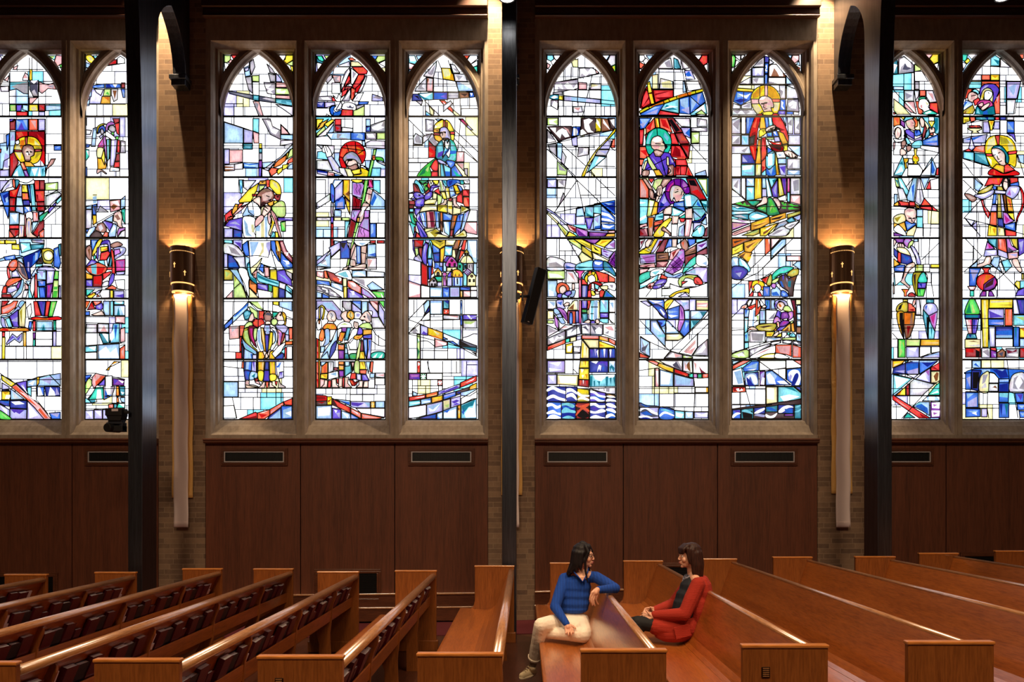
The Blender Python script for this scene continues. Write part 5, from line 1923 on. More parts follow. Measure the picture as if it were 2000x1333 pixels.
.w 88,456 34,-6 -2,3
O 127,435 43,-8 0,19 -42,12
.y 130,438 38,-8 -8,10
.f 132,454 36,-10 -8,4
b 173,425 49,-13 -1,18 -48,15
.u 176,428 42,-12 0,6 -42,12
.B 176,440 44,-13 0,2
l 240,429 0,-13 63,-16 0,12 -27,18
w 242,440 61,-36 0,36 -15,0 -46,24
w 38,474 68,-10 0,40 -42,12 -26,0
u 108,464 62,-14 0,40 -62,16
.l 112,472 56,-16 -28,36
.w 116,476 16,8 28,-24 -20,28 -20,2
a 171,448 29,-8 0,38 -28,10
.e 174,450 22,-4 0,26 -20,10
.q 176,468 20,-8 -4,16
u 202,440 38,-10 0,34 -38,14
.v 204,452 20,-8 12,4 -20,12
.v 208,468 16,-12 14,6
~- 38,519 70,-13 64,-18 68,-24 64,-26
B 68,519 40,-12 38,-8 0,20
.b 116,510 26,-7 -2,13
l 148,498 22,-8 0,29 -22,0
.w 152,504 16,-8 -4,20
.b 149,512 11,7 -10,0
l 172,488 54,-20 0,51 -54,0
.w 176,496 46,-16 -2,34 -44,0
.b 174,490 26,-10 -12,16
O 229,467 11,-3 0,54 -11,0
.n 230,476 8,4 -6,6
.e 231,488 7,4 -6,8
.y 231,504 7,2 -2,10
c 242,464 60,-24 0,78 -60,0
.T 244,468 28,-12 24,-12 -8,24 -16,4 -16,20 -8,-4
.b 244,492 12,-12 -4,24
.w 256,500 16,-24 16,0 8,-24 4,60 -40,2
@ 1050 95
c 37,26 23,0 4,14 -12,10 -15,-8
w 62,26 28,0 -14,22 -10,-10
p 37,56 13,8 -6,12 -7,2
w 52,50 14,-10 10,9 -16,19
- 37,78 11,6
l 250,26 32,0 -14,22
.w 256,28 20,0 -9,12
W 284,26 20,0 0,36 -24,10 -8,-22
g 289,70 15,-7 0,32
.y 292,72 9,-4 0,16
- 158,38 0,226
- 132,72 -2,52
- 158,74 62,1
- 220,75 -20,85 -24,104
- 102,84 0,176
e 130,44 28,-2 0,32 -20,-2
a 162,76 54,0 24,20 -76,20
.w 166,80 16,-2 14,14 12,-16 32,18 -16,6 -24,-2 -12,10 -16,-12 -6,16
p 224,80 16,14 -10,4
- 80,130 78,-14 88,-18
a 64,132 36,-4 58,-8 0,38 -22,2 -72,16
.w 70,140 22,-4 8,24 -20,-12 -4,28 -10,-8
.w 116,132 16,12 8,12 14,-20 2,16 -16,8 -24,-2 -12,-14
- 66,162 222,1
p 160,132 32,2 0,26 -32,0
.w 172,120 24,-4 -8,20 -16,-2
W 210,136 38,2 0,22 -42,0
.e 212,138 28,6 -32,8
a 60,172 36,-4 2,12 -38,-2
~T 48,184 16,-4 18,2 0,18 -34,-4
.w 52,192 14,-8 14,6 -16,6
y 83,184 17,1 -1,17 -17,-2
.Y 90,185 9,1 -3,14
u 103,185 143,13 0,19 -143,-13
.l 132,188 60,8 -4,14 -56,-5
- 156,162 0,50
- 248,98 0,164
- 102,184 198,22
- 82,202 218,18
a 52,202 28,0 -2,38 -26,-16
.w 64,204 16,12 -2,24 -22,-16
W 138,228 34,-2 4,22 -36,4
.p 140,232 28,-2 -8,14
- 136,210 0,90
- 227,218 0,44
- 285,222 0,40
- 82,202 0,100
q 38,272 42,0 0,28 -42,0
.w 44,280 34,-4 -18,10 16,12 -28,-2
N 38,306 26,-2 68,0 28,36 -80,24
.w 48,310 24,0 -2,22 12,-12 14,-8 16,8 12,24 -16,4 -14,-16 -6,20 -12,-12
.p 100,306 20,10 8,20
b 138,306 28,0 -4,34 -30,4
.w 140,312 20,4 -8,24 -12,0
.B 152,312 14,-4 -6,28
N 172,272 52,0 24,32 0,22 -82,16
.w 180,280 20,-6 16,6 -16,16 8,24 12,8 -24,0 -12,-16
.w 168,320 8,-4 16,16 -24,8
Y 227,273 21,0 0,51 -21,3
.w 230,276 10,12 6,24 -16,-12
.y 227,288 17,24 -2,12 -15,-12
n 248,273 28,3 20,44 -48,6
.w 256,276 24,36 4,8 -28,-28
N 276,273 26,0 0,43 -14,-2
.w 284,280 16,-4 2,32 -10,-12
- 274,273 10,47
- 38,376 258,-56
- 202,334 0,164
w 38,316 34,48 -34,6
.a 40,320 28,40 -28,-8
~- 150,304 0,192
- 38,316 62,64 88,80
- 38,394 38,40 72,66
u 154,344 2,40 -20,-4 -4,-28
l 76,368 20,4 0,68 -20,-16
W 160,386 40,2 -2,28 -42,8
.a 160,388 20,2 -4,18 -16,8
W 96,400 16,24 -8,32 16,16 -28,-28
a 40,376 32,-4 2,52 -26,-24
q 76,440 40,36 -4,20 -36,-2
.a 80,448 32,32 -28,-4
- 38,385 186,1
- 76,370 0,128
- 116,476 -2,24
~y 172,498 20,-42 32,-52 48,-52 30,-38 0,14 -26,28 -40,52 -36,48 -16,42
.e 178,492 18,-36 32,-52 48,-56 -48,64
- 192,456 12,2
- 224,404 8,4
- 264,352 12,4
c 302,328 0,26 -26,2
u 272,360 18,2 -10,32 -40,0
.a 276,364 12,2 -8,14
a 236,396 44,0 -12,24 -44,-2
.u 240,400 36,0 -12,12
c 224,420 44,4 -40,36 -36,28 16,-36
.w 240,424 20,4 -36,28
f 294,356 8,-2 0,34 -16,0
.r 292,380 10,2 -2,6
- 228,460 74,2
- 270,420 0,78
- 204,476 20,22
- 286,388 16,12
w 398,26 18,0 4,14 -12,12 -10,-4
l 424,27 28,0 -14,19
w 412,50 12,-14 10,12 -12,16
f 398,52 20,10 -12,16 -8,-2
w 398,78 8,4 -6,12
w 608,26 34,0 -14,20
r 643,26 21,0 0,30 -16,10 -18,-18
.f 644,28 16,8 -12,24
w 650,66 13,-6 0,34
W 476,56 44,-20 8,42 -56,0
.a 496,56 20,-12 8,30 -20,-2
T 532,36 16,8 12,34 -20,2 -8,-4
.c 534,40 6,4 -2,28 10,6 -12,-2
a 560,44 40,32 -32,4
.w 568,52 24,20 -16,4
u 574,86 26,-2 16,36 -36,2
.b 576,100 16,-12 8,16 8,12 -24,-8
.w 576,112 24,-4 12,12
- 472,80 102,2 14,4
- 474,80 0,80
- 532,80 0,80
e 448,104 22,-4 0,58 -22,0
W 480,116 48,12 2,30 -54,0
.e 484,132 36,-8 8,32 -40,-4
- 534,125 106,2
l 568,128 8,0 8,40 -16,4
w 580,128 48,0 12,30 -52,8
- 565,80 31,176
R 426,148 12,0 2,12 92,0 0,32 -52,14 -24,10 -48,20 -8,-4 10,-52
r 452,162 78,0 0,28 -46,12 -24,10 -6,-28
.R 456,184 72,-20 -68,12
.R 458,192 70,-4 -48,14
r 424,160 14,16 2,40 -28,16 -8,-8 8,-36
.R 408,232 28,-48 4,8
y 428,136 10,-8 10,44 -16,4
o 432,176 16,-2 9,42 -15,2
.y 436,178 10,0 8,36 -8,2
~y 400,244 24,-14 20,-6 48,-20 68,-24 84,-22 0,10 -76,22 -76,26 -52,18 -36,18
.o 444,224 48,-20 8,6 -56,20
.o 548,184 52,-14 0,10 -50,12
- 434,228 4,8
- 490,204 4,10
- 510,196 6,10
- 542,186 2,8
- 584,172 4,12
- 616,164 2,10
b 400,256 60,-32 36,-8 -28,44 -64,2
.l 424,248 32,-20 24,0 -32,12
.u 420,258 52,-22 -8,20
c 496,216 56,-20 0,58 -72,-14
.T 504,220 44,20 -32,0 32,10 -56,-14
.w 488,236 32,-12 28,4
b 554,196 38,-10 8,72 -46,-4
.l 556,200 32,-8 0,48 -28,-16
.u 560,240 32,-12 0,28
b 592,186 52,-16 12,38 -60,48
.l 600,192 20,20 -20,36
.u 624,180 16,-4 -16,48
- 592,184 44,40
r 478,242 74,14 0,6 -82,-2
c 596,256 60,-44 6,44 -62,6
.w 608,244 40,-24 8,28
q 616,256 24,-16 20,20
R 398,308 18,0 -16,192 -2,0
r 398,318 18,-2 -4,60 -14,0
R 420,336 20,0 -16,44
f 422,308 34,-36 4,38 -36,24
.r 424,312 28,-32 -12,40
b 398,272 48,0 -26,40 -20,4
.l 400,276 36,0 -20,28
.u 400,296 20,-8 -8,24
y 457,272 15,0 5,38 -15,0
.o 460,276 4,0 6,32 -6,1
f 474,272 32,0 20,56 -10,0 -20,-12 -18,-6
.r 480,276 20,4 16,36 -28,-12
R 506,272 24,0 38,56 -34,2
.k 512,280 12,-4 32,44 -16,8
r 518,332 16,0 18,44 -30,-2
R 536,332 32,-2 26,42 -38,2
.f 560,336 24,24 -24,0
r 522,378 32,0 36,54 -70,-8
.R 536,380 20,16 4,28 -36,-4
R 558,376 38,0 -6,56 -2,-4
.r 564,380 24,0 0,28
r 538,434 42,0 6,24 -46,0
.f 544,426 32,1 0,6 -32,-1
r 540,460 44,0 -4,36 -44,0
.R 540,464 16,0 -8,32
f 586,458 22,42 -30,-4
.r 588,468 12,30 -16,-4
- 506,272 82,168
- 558,460 0,36
r 516,424 22,10 2,64 -32,0
f 398,384 26,0 12,40 -20,8 -18,-2
.r 400,400 24,-4 4,28
f 398,434 18,0 -8,24 -10,-2
p 398,460 10,0 -2,36 -8,0
~t 422,368 8,-32 22,-20 24,-4 28,12 18,32 -4,36 -14,20 -24,-12 -42,16 -14,-24
.c 426,368 8,-28 18,-20 -12,28 -8,36
.c 496,328 16,20 -4,16 -16,-20
- 466,314 2,30
- 422,376 22,0
- 496,376 26,0
~s 444,360 8,-12 20,-6 14,10 6,16 14,16 -10,12 -8,12 -24,-8 -16,-8 -6,-16
.w 448,360 20,-16 16,8 -4,12 -20,4
.p 444,380 20,-4 16,8 -16,12
.k 486,368 8,8 4,20 8,-8 -14,-28
- 460,372 20,2
~S 452,404 12,-8 28,12 -12,14 -20,0
.s 456,406 10,-6 20,8 -14,10
v 436,420 16,-16 8,18 20,2 14,-18 22,4 22,42 0,12 -26,-4 -6,38 -30,-2 -16,-24 -24,4 -22,0 10,-32
.u 444,424 16,16 20,36 12,20 -16,-28
.B 480,428 20,48 -8,4
.u 516,424 16,20 -8,4
- 424,472 76,-40
- 480,424 20,72
q 426,424 10,0 30,48 -18,4 -16,-28
.e 432,428 28,40 -8,4
O 452,476 22,-2 16,24 -28,0
.y 460,478 16,14 -8,4
e 420,440 10,0 -12,36 -8,0
e 504,424 8,2 2,34 -10,-4
~S 412,478 24,0 -4,20 -24,0
.s 414,480 8,0 -2,16 -8,0
~S 508,462 22,-6 2,24 -4,18 -24,-2 16,-16
.s 512,466 8,-2 4,24 -8,6
W 532,274 62,0 2,34 -36,-2
.a 540,280 20,24 -20,-12
W 622,274 38,6 2,26 -40,0
.a 624,276 12,4 -8,24
a 600,310 62,0 0,16 -62,-1
.w 608,316 28,-4 20,8 -32,3
u 558,310 38,0 0,42 -24,-12
.b 576,332 20,-20 0,36
q 600,328 32,0 0,42 -32,2
.w 608,340 20,-4 -4,24
- 598,264 0,112 64,68
- 632,328 0,72
- 590,432 72,0
l 616,490 40,-14 4,22 -46,0
- 598,374 64,0
@ 1050 335
u 38,32 36,0 0,32 -36,0
.w 44,40 24,-4 -8,20
W 78,34 34,0 -4,30 -30,0
.a 80,40 20,-4 4,24
- 76,32 0,108
- 38,66 90,3
- 38,94 36,0
~- 116,0 -12,100 2,72
- 154,36 -90,128
- 120,0 34,36
- 154,36 94,90 54,54
- 154,36 22,100 24,120
- 200,0 102,96
a 100,84 8,16 -36,52 12,-20
- 168,94 78,0
- 227,32 0,62
- 246,32 0,84
- 248,64 54,0
b 220,128 82,-14 0,58 -54,-44
.B 256,128 44,-8 0,40
.l 260,124 36,4 -20,4
c 186,140 62,-10 0,38 -28,-4 0,16 -36,-4
.T 184,140 8,36 26,2 -26,-14
.l 196,144 20,-4 -4,24
l 152,148 24,-6 8,34 -34,2
.T 152,176 24,-4 6,6
b 248,132 54,48 0,22 -54,-2
.l 250,136 22,24 -22,-8
.w 250,160 30,8 20,24 -28,-16 -22,-4
.w 250,184 30,4 20,12 -50,-8
v 184,182 35,0 -1,42 -22,6
.u 192,188 20,0 -12,28
l 220,180 26,-10 0,54 -42,6
.b 224,216 22,-4 -2,16 -24,2
.u 220,188 20,-12 -4,28
b 248,206 54,0 0,24 -54,0
.w 252,208 28,8 20,-4 -20,12 -24,-4
- 106,140 0,52
- 150,148 0,60
- 64,164 108,-24 76,-14
- 218,132 0,98
- 248,128 0,102
- 38,140 182,0
~u 38,146 34,22 48,40 72,20 72,6 38,-2 0,10 -30,0 -72,-2 -80,-24 -52,-44 -30,-16
.w 40,152 80,58 80,22 56,4 -136,-22
p 114,208 36,10 0,24 -26,-12
.R 120,212 28,12 0,16
m 150,220 46,14 0,22 -36,0 -10,-14
.V 152,224 40,32 -32,-4
V 200,238 74,4 -14,14 -58,0
.m 204,240 64,4 -44,4
p 274,234 28,-2 0,10 -26,0
O 272,245 30,-1 0,12 -40,0
e 38,160 44,40 -4,8 -40,-40
q 82,202 38,36 -10,18 -32,-46
.Y 88,212 24,28 -4,12
y 124,236 32,20 -44,0
- 54,188 0,68
q 116,268 24,-2 30,22 2,20 -40,-26
.y 124,272 20,0 16,12
y 140,266 32,0 36,18 2,24 -40,-22
.Y 152,268 52,24 4,12
y 208,284 40,18 0,26 -38,-14
.k 216,292 28,24 -20,-8
Y 172,290 38,26 6,28 -44,-30
.y 176,296 28,24 4,16
V 176,266 68,0 -20,20 -16,-4
.m 200,272 40,-4 -16,12
y 248,267 48,-1 -36,32 -36,-12
.O 252,272 28,0 -40,16
u 296,268 6,4 0,32 -30,0 -12,-6
.m 280,288 22,-12 -2,26
u 248,302 50,14 -22,26 -26,-14
.V 256,308 24,12 -24,-4
.V 256,320 20,8 -4,4
m 298,316 5,-4 0,70 -31,-26
.V 300,320 2,56 -22,-20
-. 280,348 20,-8
-. 284,360 18,-32
-. 288,340 14,20
-. 276,356 24,16
e 212,316 68,34 -8,6 -54,-12
.w 220,324 44,24 -36,-8
- 118,268 54,92
- 85,266 0,78
- 85,312 65,0
- 107,312 0,72
e 172,316 44,30 -44,13 -12,-27
~W 38,342 26,-6 42,16 0,34 -68,0
.a 44,360 28,-4 32,20 -60,-2
.w 48,344 16,-4 32,16 -24,-4
~u 108,358 42,8 0,20 -42,0
.b 110,368 34,12 -32,2
~c 152,366 28,-10 36,-6 0,36 -64,0
.T 156,372 56,4 -52,6
~b 219,350 37,2 0,34 -37,0
.w 222,354 30,4 -12,10 -16,-4
~T 258,352 22,12 22,32 0,16 -22,-16 -22,-12
.b 264,360 24,20 8,20
q 38,390 68,0 0,32 -68,0
.w 44,400 36,4 20,12 -52,0
W 112,390 28,2 18,28 0,18 -48,0
.p 116,396 20,4 12,32
P 144,389 40,0 -12,15 -2,16 -10,0 -2,-20
- 38,424 68,2 0,14
l 38,428 38,0 0,64 -38,0
.w 44,464 16,8 4,16 -20,0
~f 72,460 8,-20 20,-4 20,12 4,18 -12,0 -12,-18 -12,8 2,24 -14,-4
.o 76,460 10,-16 -2,28
~s 86,456 14,-8 12,12 -6,20 -14,2 -6,-10
~v 106,474 22,-6 4,12 -16,10 -16,-6
~v 76,492 4,-12 16,0 -4,16
.u 120,472 8,4 -12,8
~l 96,484 8,-2 16,12 -24,2
~l 132,466 16,2 -8,24 -20,-2 12,-10
~s 134,444 4,-4 6,2 0,18 -8,6
P 161,424 9,0 0,70 -9,0
.p 163,428 4,0 0,64
r 172,420 16,4 8,20 -24,0
.f 174,422 12,6 2,12
B 172,447 24,0 -2,47 -22,0
.u 176,448 12,0 -2,44 -10,0
~c 174,416 14,-20 28,-8 8,2 -32,14 -12,20
~y 182,420 10,-20 20,-8 16,8 6,20 -4,16 -22,-20 -12,8 -2,16
- 192,402 8,14
- 210,392 2,12
- 224,400 -6,12
.f 200,394 8,-2 0,10 -6,2
~w 196,416 16,-10 12,10 0,16 -12,8 -12,-8
r 224,389 52,15 0,32 -36,-2 -8,-26
.f 232,392 40,16 -16,16
f 277,406 25,14 0,14 -25,0
~R 200,444 28,-12 28,12 -16,8 -8,20 -14,-12 -10,0 -8,16
.r 204,448 20,-12 24,8 -12,8
r 240,472 10,-8 12,6 -8,24 -12,0
.f 244,476 12,-8 -4,20
~w 256,440 46,-2 0,30 -26,-8 -20,4
.a 276,444 20,0 -4,16
~e 244,452 28,-4 0,16 -20,-2
T 266,464 36,30 -46,0
.b 268,472 24,20 -28,-2
r 196,468 12,-4 2,30 -16,0
w 210,440 10,0 2,24 -12,-4
c 222,440 18,8 -4,16 -12,-4
~y 208,468 16,4 0,14 -12,0
~s 220,470 20,2 0,8 -12,2
c 398,108 34,2 -4,96 -30,2
.T 400,136 24,24 -24,16 24,12
.w 400,120 24,4 -24,4
.w 400,184 24,-12 0,8 -24,16
f 398,30 14,2 22,40 0,34 -36,-1
.p 402,36 22,44 0,22 -22,0
r 432,30 24,0 -12,18
q 456,36 12,-6 24,0 -8,26 -24,20 -12,-16
.e 460,40 24,-4 -20,32
S 408,30 16,0 20,30 12,24 -4,8 -18,-24
.s 414,32 6,0 24,40 -4,0
~S 436,72 12,4 8,16 4,18 -12,0 -12,-10
.s 440,80 8,0 -2,20
S 490,30 34,0 -16,22 -28,24 -8,-4
.s 496,34 16,0 -32,30
~s 468,64 16,-8 2,24 -10,20 -12,-12
- 472,68 -4,18
- 478,66 -2,26
.k 452,90 12,-8 4,18 -16,8
s 464,98 12,0 -10,22 -6,-2
~V 498,80 8,-28 26,-20 36,2 22,26 4,24 -18,4 -16,-24 -24,-4 -16,16 4,32 12,16 -20,4 -14,-24
.P 504,80 12,-24 20,-16 -16,24 -8,20
.m 568,38 16,18 -8,20 -12,-20
- 532,34 4,26
- 498,80 18,2
- 570,66 22,-6
- 558,32 0,30
R 580,30 36,0 44,82 -36,2 -28,-26 -4,-28
.r 624,72 32,36 -24,-4 -32,-24
.k 588,36 24,0 12,24 -28,-4
q 622,30 40,0 0,70
.w 632,36 24,0 0,40
v 494,80 10,28 16,24 -54,36 6,-44
.u 496,96 8,24 -28,20
.B 480,120 16,12 -24,28
~s 516,80 8,-20 16,-4 20,8 12,24 -12,12 -8,16 -12,4 -8,-16 -8,16 -8,-16
.W 518,84 10,-24 10,0 -10,24 2,32 -10,-8
.p 536,96 24,-4 8,4 -12,20 -16,0
.k 542,72 8,-2 -2,6
- 536,84 12,-4
- 564,80 -4,14
~c 572,96 20,-6 32,14 24,44 8,12 -20,24 -24,8 -8,-48 -28,0 -4,-28
.w 576,100 20,-4 4,40 -20,4
.b 624,116 20,32 -24,-16
.l 608,144 32,32 -28,8
- 576,148 72,0
- 604,140 20,-28
- 606,156 30,26
b 532,124 40,-8 4,44 -48,-20
.l 536,128 32,-4 0,16
c 524,140 48,20 -22,16 -2,4 -28,-4
.w 528,148 32,12 -28,12
q 434,110 24,6 -10,60 -22,2
.w 438,116 14,4 -12,48
O 458,118 12,4 -4,46 -24,8
.y 460,124 6,4 -14,44
- 426,140 236,0
c 460,172 36,-12 -4,32 -36,2
.T 462,180 30,-8 -4,12
t 548,184 28,-16 0,16 -20,2
~s 496,148 24,-10 4,6 -4,28 -28,0
p 492,172 26,0 -10,44 -20,2
.w 496,176 16,0 -10,36
- 492,170 28,0
s 524,176 28,0 -6,30 -22,0
w 522,208 24,0 -2,48 -22,0
.p 528,176 4,0 -4,80
s 576,150 28,-6 0,42 -28,0
p 578,188 26,0 -12,68 -20,0
.w 582,192 10,0 -12,64
~B 606,196 26,-4 22,-24 2,8 -20,22 -28,4
.l 616,196 24,-12 8,-8
c 636,116 26,0 0,52 -14,-24
.T 640,124 20,8 -4,20
l 640,200 18,-20 2,32 -16,-4
u 608,202 32,0 -4,14 -30,24
~c 604,244 16,-26 20,-6 12,12 -8,32 -40,0
.w 624,224 16,-6 -8,30
S 430,182 24,-2 -2,36 -4,40 -14,0 -4,-32
.o 432,184 18,0 -2,32 -12,8
.s 438,224 8,0 0,32
f 454,200 34,-10 2,14 -36,12
.R 456,204 30,-8 0,6
p 398,212 28,-8 2,12 -30,8
.d 404,218 20,-6 -8,8
d 398,226 30,-2 4,32 -34,0
.R 400,232 16,16 -16,4
.p 416,228 8,-4 4,28
d 454,220 36,-12 -18,28 -18,4
.f 456,222 28,-10 -16,20
~y 460,236 30,-36 26,-16 6,8 -22,32 -12,32 -36,0
.e 468,236 24,-24 -16,40
~S 484,232 6,-14 14,10 16,16 -4,12 -8,-12
.s 488,228 8,-4 20,24
r 552,184 24,2 -4,14 -14,0
l 548,256 4,-36 20,-12 0,48
.u 556,240 12,-24 0,40
d 656,224 6,-4 0,36 -14,0
~y 420,300 20,-8 16,-26 20,0 -24,42 -12,14 -42,2 2,-12
.e 424,308 24,-12 -12,20
-. 408,304 32,16
-. 424,300 24,16
-. 400,316 24,-16
s 420,280 12,-14 16,2 -16,32 -12,-4
W 398,268 22,-2 -16,34 -6,8
.d 400,276 16,-6 -12,22
u 470,266 22,0 -40,54 -12,0
.R 476,272 10,0 -26,36
d 492,268 18,-2 -18,50 -32,4
.R 496,280 8,-8 -12,32
b 512,266 12,0 0,32 -28,6
.l 514,272 6,0 0,24
s 524,266 20,0 -2,32 -18,0
l 546,266 14,0 -4,14 -10,8
~S 560,276 16,-10 12,26 -4,24 -12,0 -14,-24
.f 562,280 10,-4 -4,20 8,12
b 584,266 32,0 -2,18 -22,12
c 618,266 44,0 -22,10 -22,6
~w 496,314 12,-14 24,-2 16,4 -12,10 -24,8
- 508,306 -2,12
- 520,304 -4,14
p 520,316 28,-12 12,0 -32,44 -16,0
.R 524,320 20,-12 -16,32
u 398,326 64,-2 0,36 -62,2
.m 404,332 52,-4 0,28 -32,4
-. 400,344 60,-12
-. 404,356 52,-4
n 463,322 47,-4 2,30 -49,4
.N 468,328 40,0 -28,6 28,6 -40,4
.p 472,336 28,-1 -20,3
d 464,354 48,-2 -12,24 -38,2
.p 466,358 42,-2 -20,16
m 512,366 48,-62 12,4 4,36 -16,40 -36,20 -28,-12
.V 520,368 32,-32 16,24 -36,40
.u 552,312 16,4 -28,32
-. 516,384 52,-44
-. 508,396 52,-36
-. 528,348 40,36
-. 516,364 36,28
-. 540,332 32,28
n 574,316 44,-28 0,32 -44,12
.p 580,312 34,-16 -2,8
.N 580,324 36,-16 -4,8
u 620,286 42,-16 0,26 -42,24
.V 624,292 36,-12 -20,20
d 620,320 42,-20 0,26 -42,4
d 574,334 44,-12 -2,14 -42,36
.R 580,340 32,-12 -24,28
~t 568,384 24,-32 26,-18 2,26 -32,24 -20,16
.c 576,380 32,-32 -20,32
~w 620,332 20,-4 22,12 0,32 -40,-4
.l 624,352 20,8 16,-8 0,20
p 398,368 58,-8 4,18 -62,2
.d 404,372 48,-6 -28,10
p 398,384 38,-2 -12,12 -26,10
~t 398,408 42,-16 0,24 -16,12 -26,12
.G 400,432 36,-20 -24,16
~w 442,392 30,-10 20,8 -12,14 -38,10
.c 444,396 36,-8 -20,20
l 494,392 34,16 36,-12 4,8 -8,16 -64,-4
.B 520,408 12,8 32,-16 -4,8 -28,12
u 572,400 46,-24 44,2 0,58 -22,0 -16,-28 -44,-4
.l 584,396 32,-12 0,20
.w 632,400 28,-16 -20,40
c 398,444 74,-40 -4,20 -32,20 -38,18
.w 400,448 60,-36 -28,32
~p 426,454 10,-14 22,-2 -10,22 -16,0
.R 428,456 12,-16 4,20
~v 458,438 18,-14 28,2 -12,22 -20,12 -24,0
.u 460,444 36,-16 -24,28
r 476,420 8,-16 22,12 -2,8
.f 480,420 12,-12 8,12
~q 548,428 16,-16 36,-6 32,10 12,26 -28,2 -8,-16 -32,-8 -16,32 -10,-8
.Y 568,416 32,-6 16,10
~r 612,418 16,-2 14,16 0,12 -22,0 -10,-8
.R 616,424 16,16 -12,0
r 562,432 22,0 -22,14
~- 398,462 42,-10 56,-12
~- 516,440 52,18 48,-4 46,-18
w 516,442 52,16 48,-4 46,-16 0,54 -70,0 -4,-24 -48,4 -20,16 -36,0 0,-28 32,-4
- 444,462 -22,30
- 484,444 0,48
- 484,462 36,-2
~y 512,492 20,-16 28,-10 30,-6 0,20 -14,-6 -32,6 -16,12
.O 536,480 24,-10 -8,8
u 548,492 28,-16 16,16
@ 1050 560
- 38,92 24,2
W 38,56 34,0 0,34 -34,0
.l 44,60 24,4 -4,16
e 38,96 24,0 0,32 -24,2
.w 44,100 16,4 -4,20
q 38,134 24,0 0,12 -24,0
~u 74,56 26,-2 0,18 8,16 -28,-2 -6,-14
.b 76,64 20,-4 -4,16
~s 102,74 10,-10 12,2 -4,10 -12,2
e 116,86 26,-30 14,0 0,38 -36,0
.n 120,88 22,-20 -2,24
.w 144,60 10,0 0,32
P 161,56 9,0 0,90 -9,0
.p 163,58 4,0 0,86
~m 72,86 20,0 20,18 4,32 -16,-16 -16,-24
.V 92,96 20,20 0,16
~l 64,88 16,4 20,36 8,16 -16,2 -20,-34 -8,-8
.u 70,96 26,40 -12,-12
m 64,112 16,20 2,40 -14,-20
- 64,116 28,-10
- 72,124 28,-2
d 116,96 44,0 0,16 -8,34 -36,0
.f 138,100 8,0 -2,44 -6,0
.m 120,100 4,0 0,44
~b 124,146 0,-34 6,-10 6,10 0,34
.l 127,144 1,-30 4,30
B 148,96 13,0 0,48 -13,0
.u 150,100 6,0 -2,42
v 172,56 22,0 -2,32 -20,0
.u 176,58 12,0 -2,28
G 172,91 20,0 2,13 -22,0
.g 174,94 16,2 -10,6
T 172,107 22,-1 2,24 -20,14
.c 176,112 12,0 -4,20
r 193,56 13,0 0,24 -14,18 4,-26
.f 196,60 6,4 -4,20
r 222,56 20,0 -2,8 -10,0
w 200,92 8,-36 32,0 4,72 -36,6 -8,-6
.c 208,56 12,0 -4,76 -10,0
.l 220,56 14,0 -2,76 -14,0
.e 234,60 6,4 2,60 -6,4
- 208,82 26,0
- 206,108 12,0
~s 180,142 16,-10 10,4 -6,10
~s 226,132 10,-2 6,14 -14,2
v 208,136 16,0 0,10 -18,0
c 244,54 32,0 0,50 -34,0
.l 248,60 24,0 -4,36
.w 248,56 12,0 0,16
v 242,105 34,0 0,19 -32,0
.u 246,110 26,0 -4,6
c 244,127 32,0 0,18 -20,0 -16,-9
w 279,105 23,0 0,41 -14,-1 -9,-17
- 277,54 0,92
- 277,128 19,18
w 279,54 23,0 0,48 -23,0
.l 280,64 16,0 0,28
W 38,152 42,20 2,2 -44,26
.a 40,156 32,20 -28,8
W 84,172 24,-22 44,4 -8,6 -36,12
.p 88,168 16,-12 16,4
a 38,204 70,-30 0,34 -70,24
.w 44,208 16,-8 4,16 12,-24 24,4 0,8 -20,0 -20,20
.A 72,192 24,4 -12,4
A 110,172 38,-18 22,-4 0,38 -60,16
.w 116,176 20,-8 -8,16 16,-12 16,-12 6,24 -30,8 -20,4
a 172,151 82,-1 0,40 -82,-2
.w 174,156 18,-4 8,12 -12,8 12,12 -24,0
.A 208,152 16,8 12,16 -12,8 -8,-16
.w 224,172 16,-12 10,8 -2,20 -20,-2
.A 172,160 16,-4 12,20
w 256,150 46,0 0,56 -46,-18
.p 260,160 28,-4 12,20 -24,-4
.a 260,184 20,-12 -4,16
- 110,170 0,38
- 152,151 0,49
- 206,148 0,42
f 38,236 70,-28 0,16 -70,28
.p 52,232 44,-18 0,6
.r 40,242 28,-10 -24,16
t 109,208 16,-5 0,16 -16,3
e 127,202 23,-5 0,17 -23,5
u 152,197 18,-3 0,14 -18,4
f 172,192 67,2 0,14 -67,-1
.p 176,194 60,2 0,6 -60,0
O 240,194 36,8 0,16 -36,-8
.p 244,198 28,6 0,8
f 277,202 26,12 0,18 -26,-14
.p 280,206 20,10 -2,8
y 110,228 26,-6 0,40 -26,0
.w 116,236 20,-4 -8,24 -12,0
- 138,220 0,62
- 108,224 0,58
- 110,264 58,-1
W 140,236 28,0 -2,24 -26,-2
.a 142,240 22,-2 -4,6
e 172,208 28,36 0,38 -34,0
.y 174,224 6,0 -2,56 -6,0
.O 188,240 4,0 -2,40
e 176,208 62,2 0,32 -36,0
y 239,214 61,22 2,6 -63,0
.O 240,224 24,12 -24,0
- 238,210 0,72
B 202,245 37,0 0,37 -37,0
.v 206,248 8,0 -2,28
.u 220,246 8,0 -2,30
.w 230,256 6,-8 0,32
B 240,245 35,0 0,37 -35,0
.b 248,248 8,0 -2,32
.w 256,246 8,0 -4,34
B 277,245 26,0 0,37 -26,0
.w 280,248 8,0 -4,32
.b 292,246 6,0 -2,34
u 38,292 68,0 0,46 -68,0
.w 44,300 48,-4 -12,16
.w 44,320 52,8 -48,6
- 106,291 0,49
- 138,291 0,53
- 138,324 18,18
- 38,342 120,0
y 166,292 34,0 0,28 -38,0
.e 170,294 6,0 -4,22
.o 184,294 4,0 -2,22
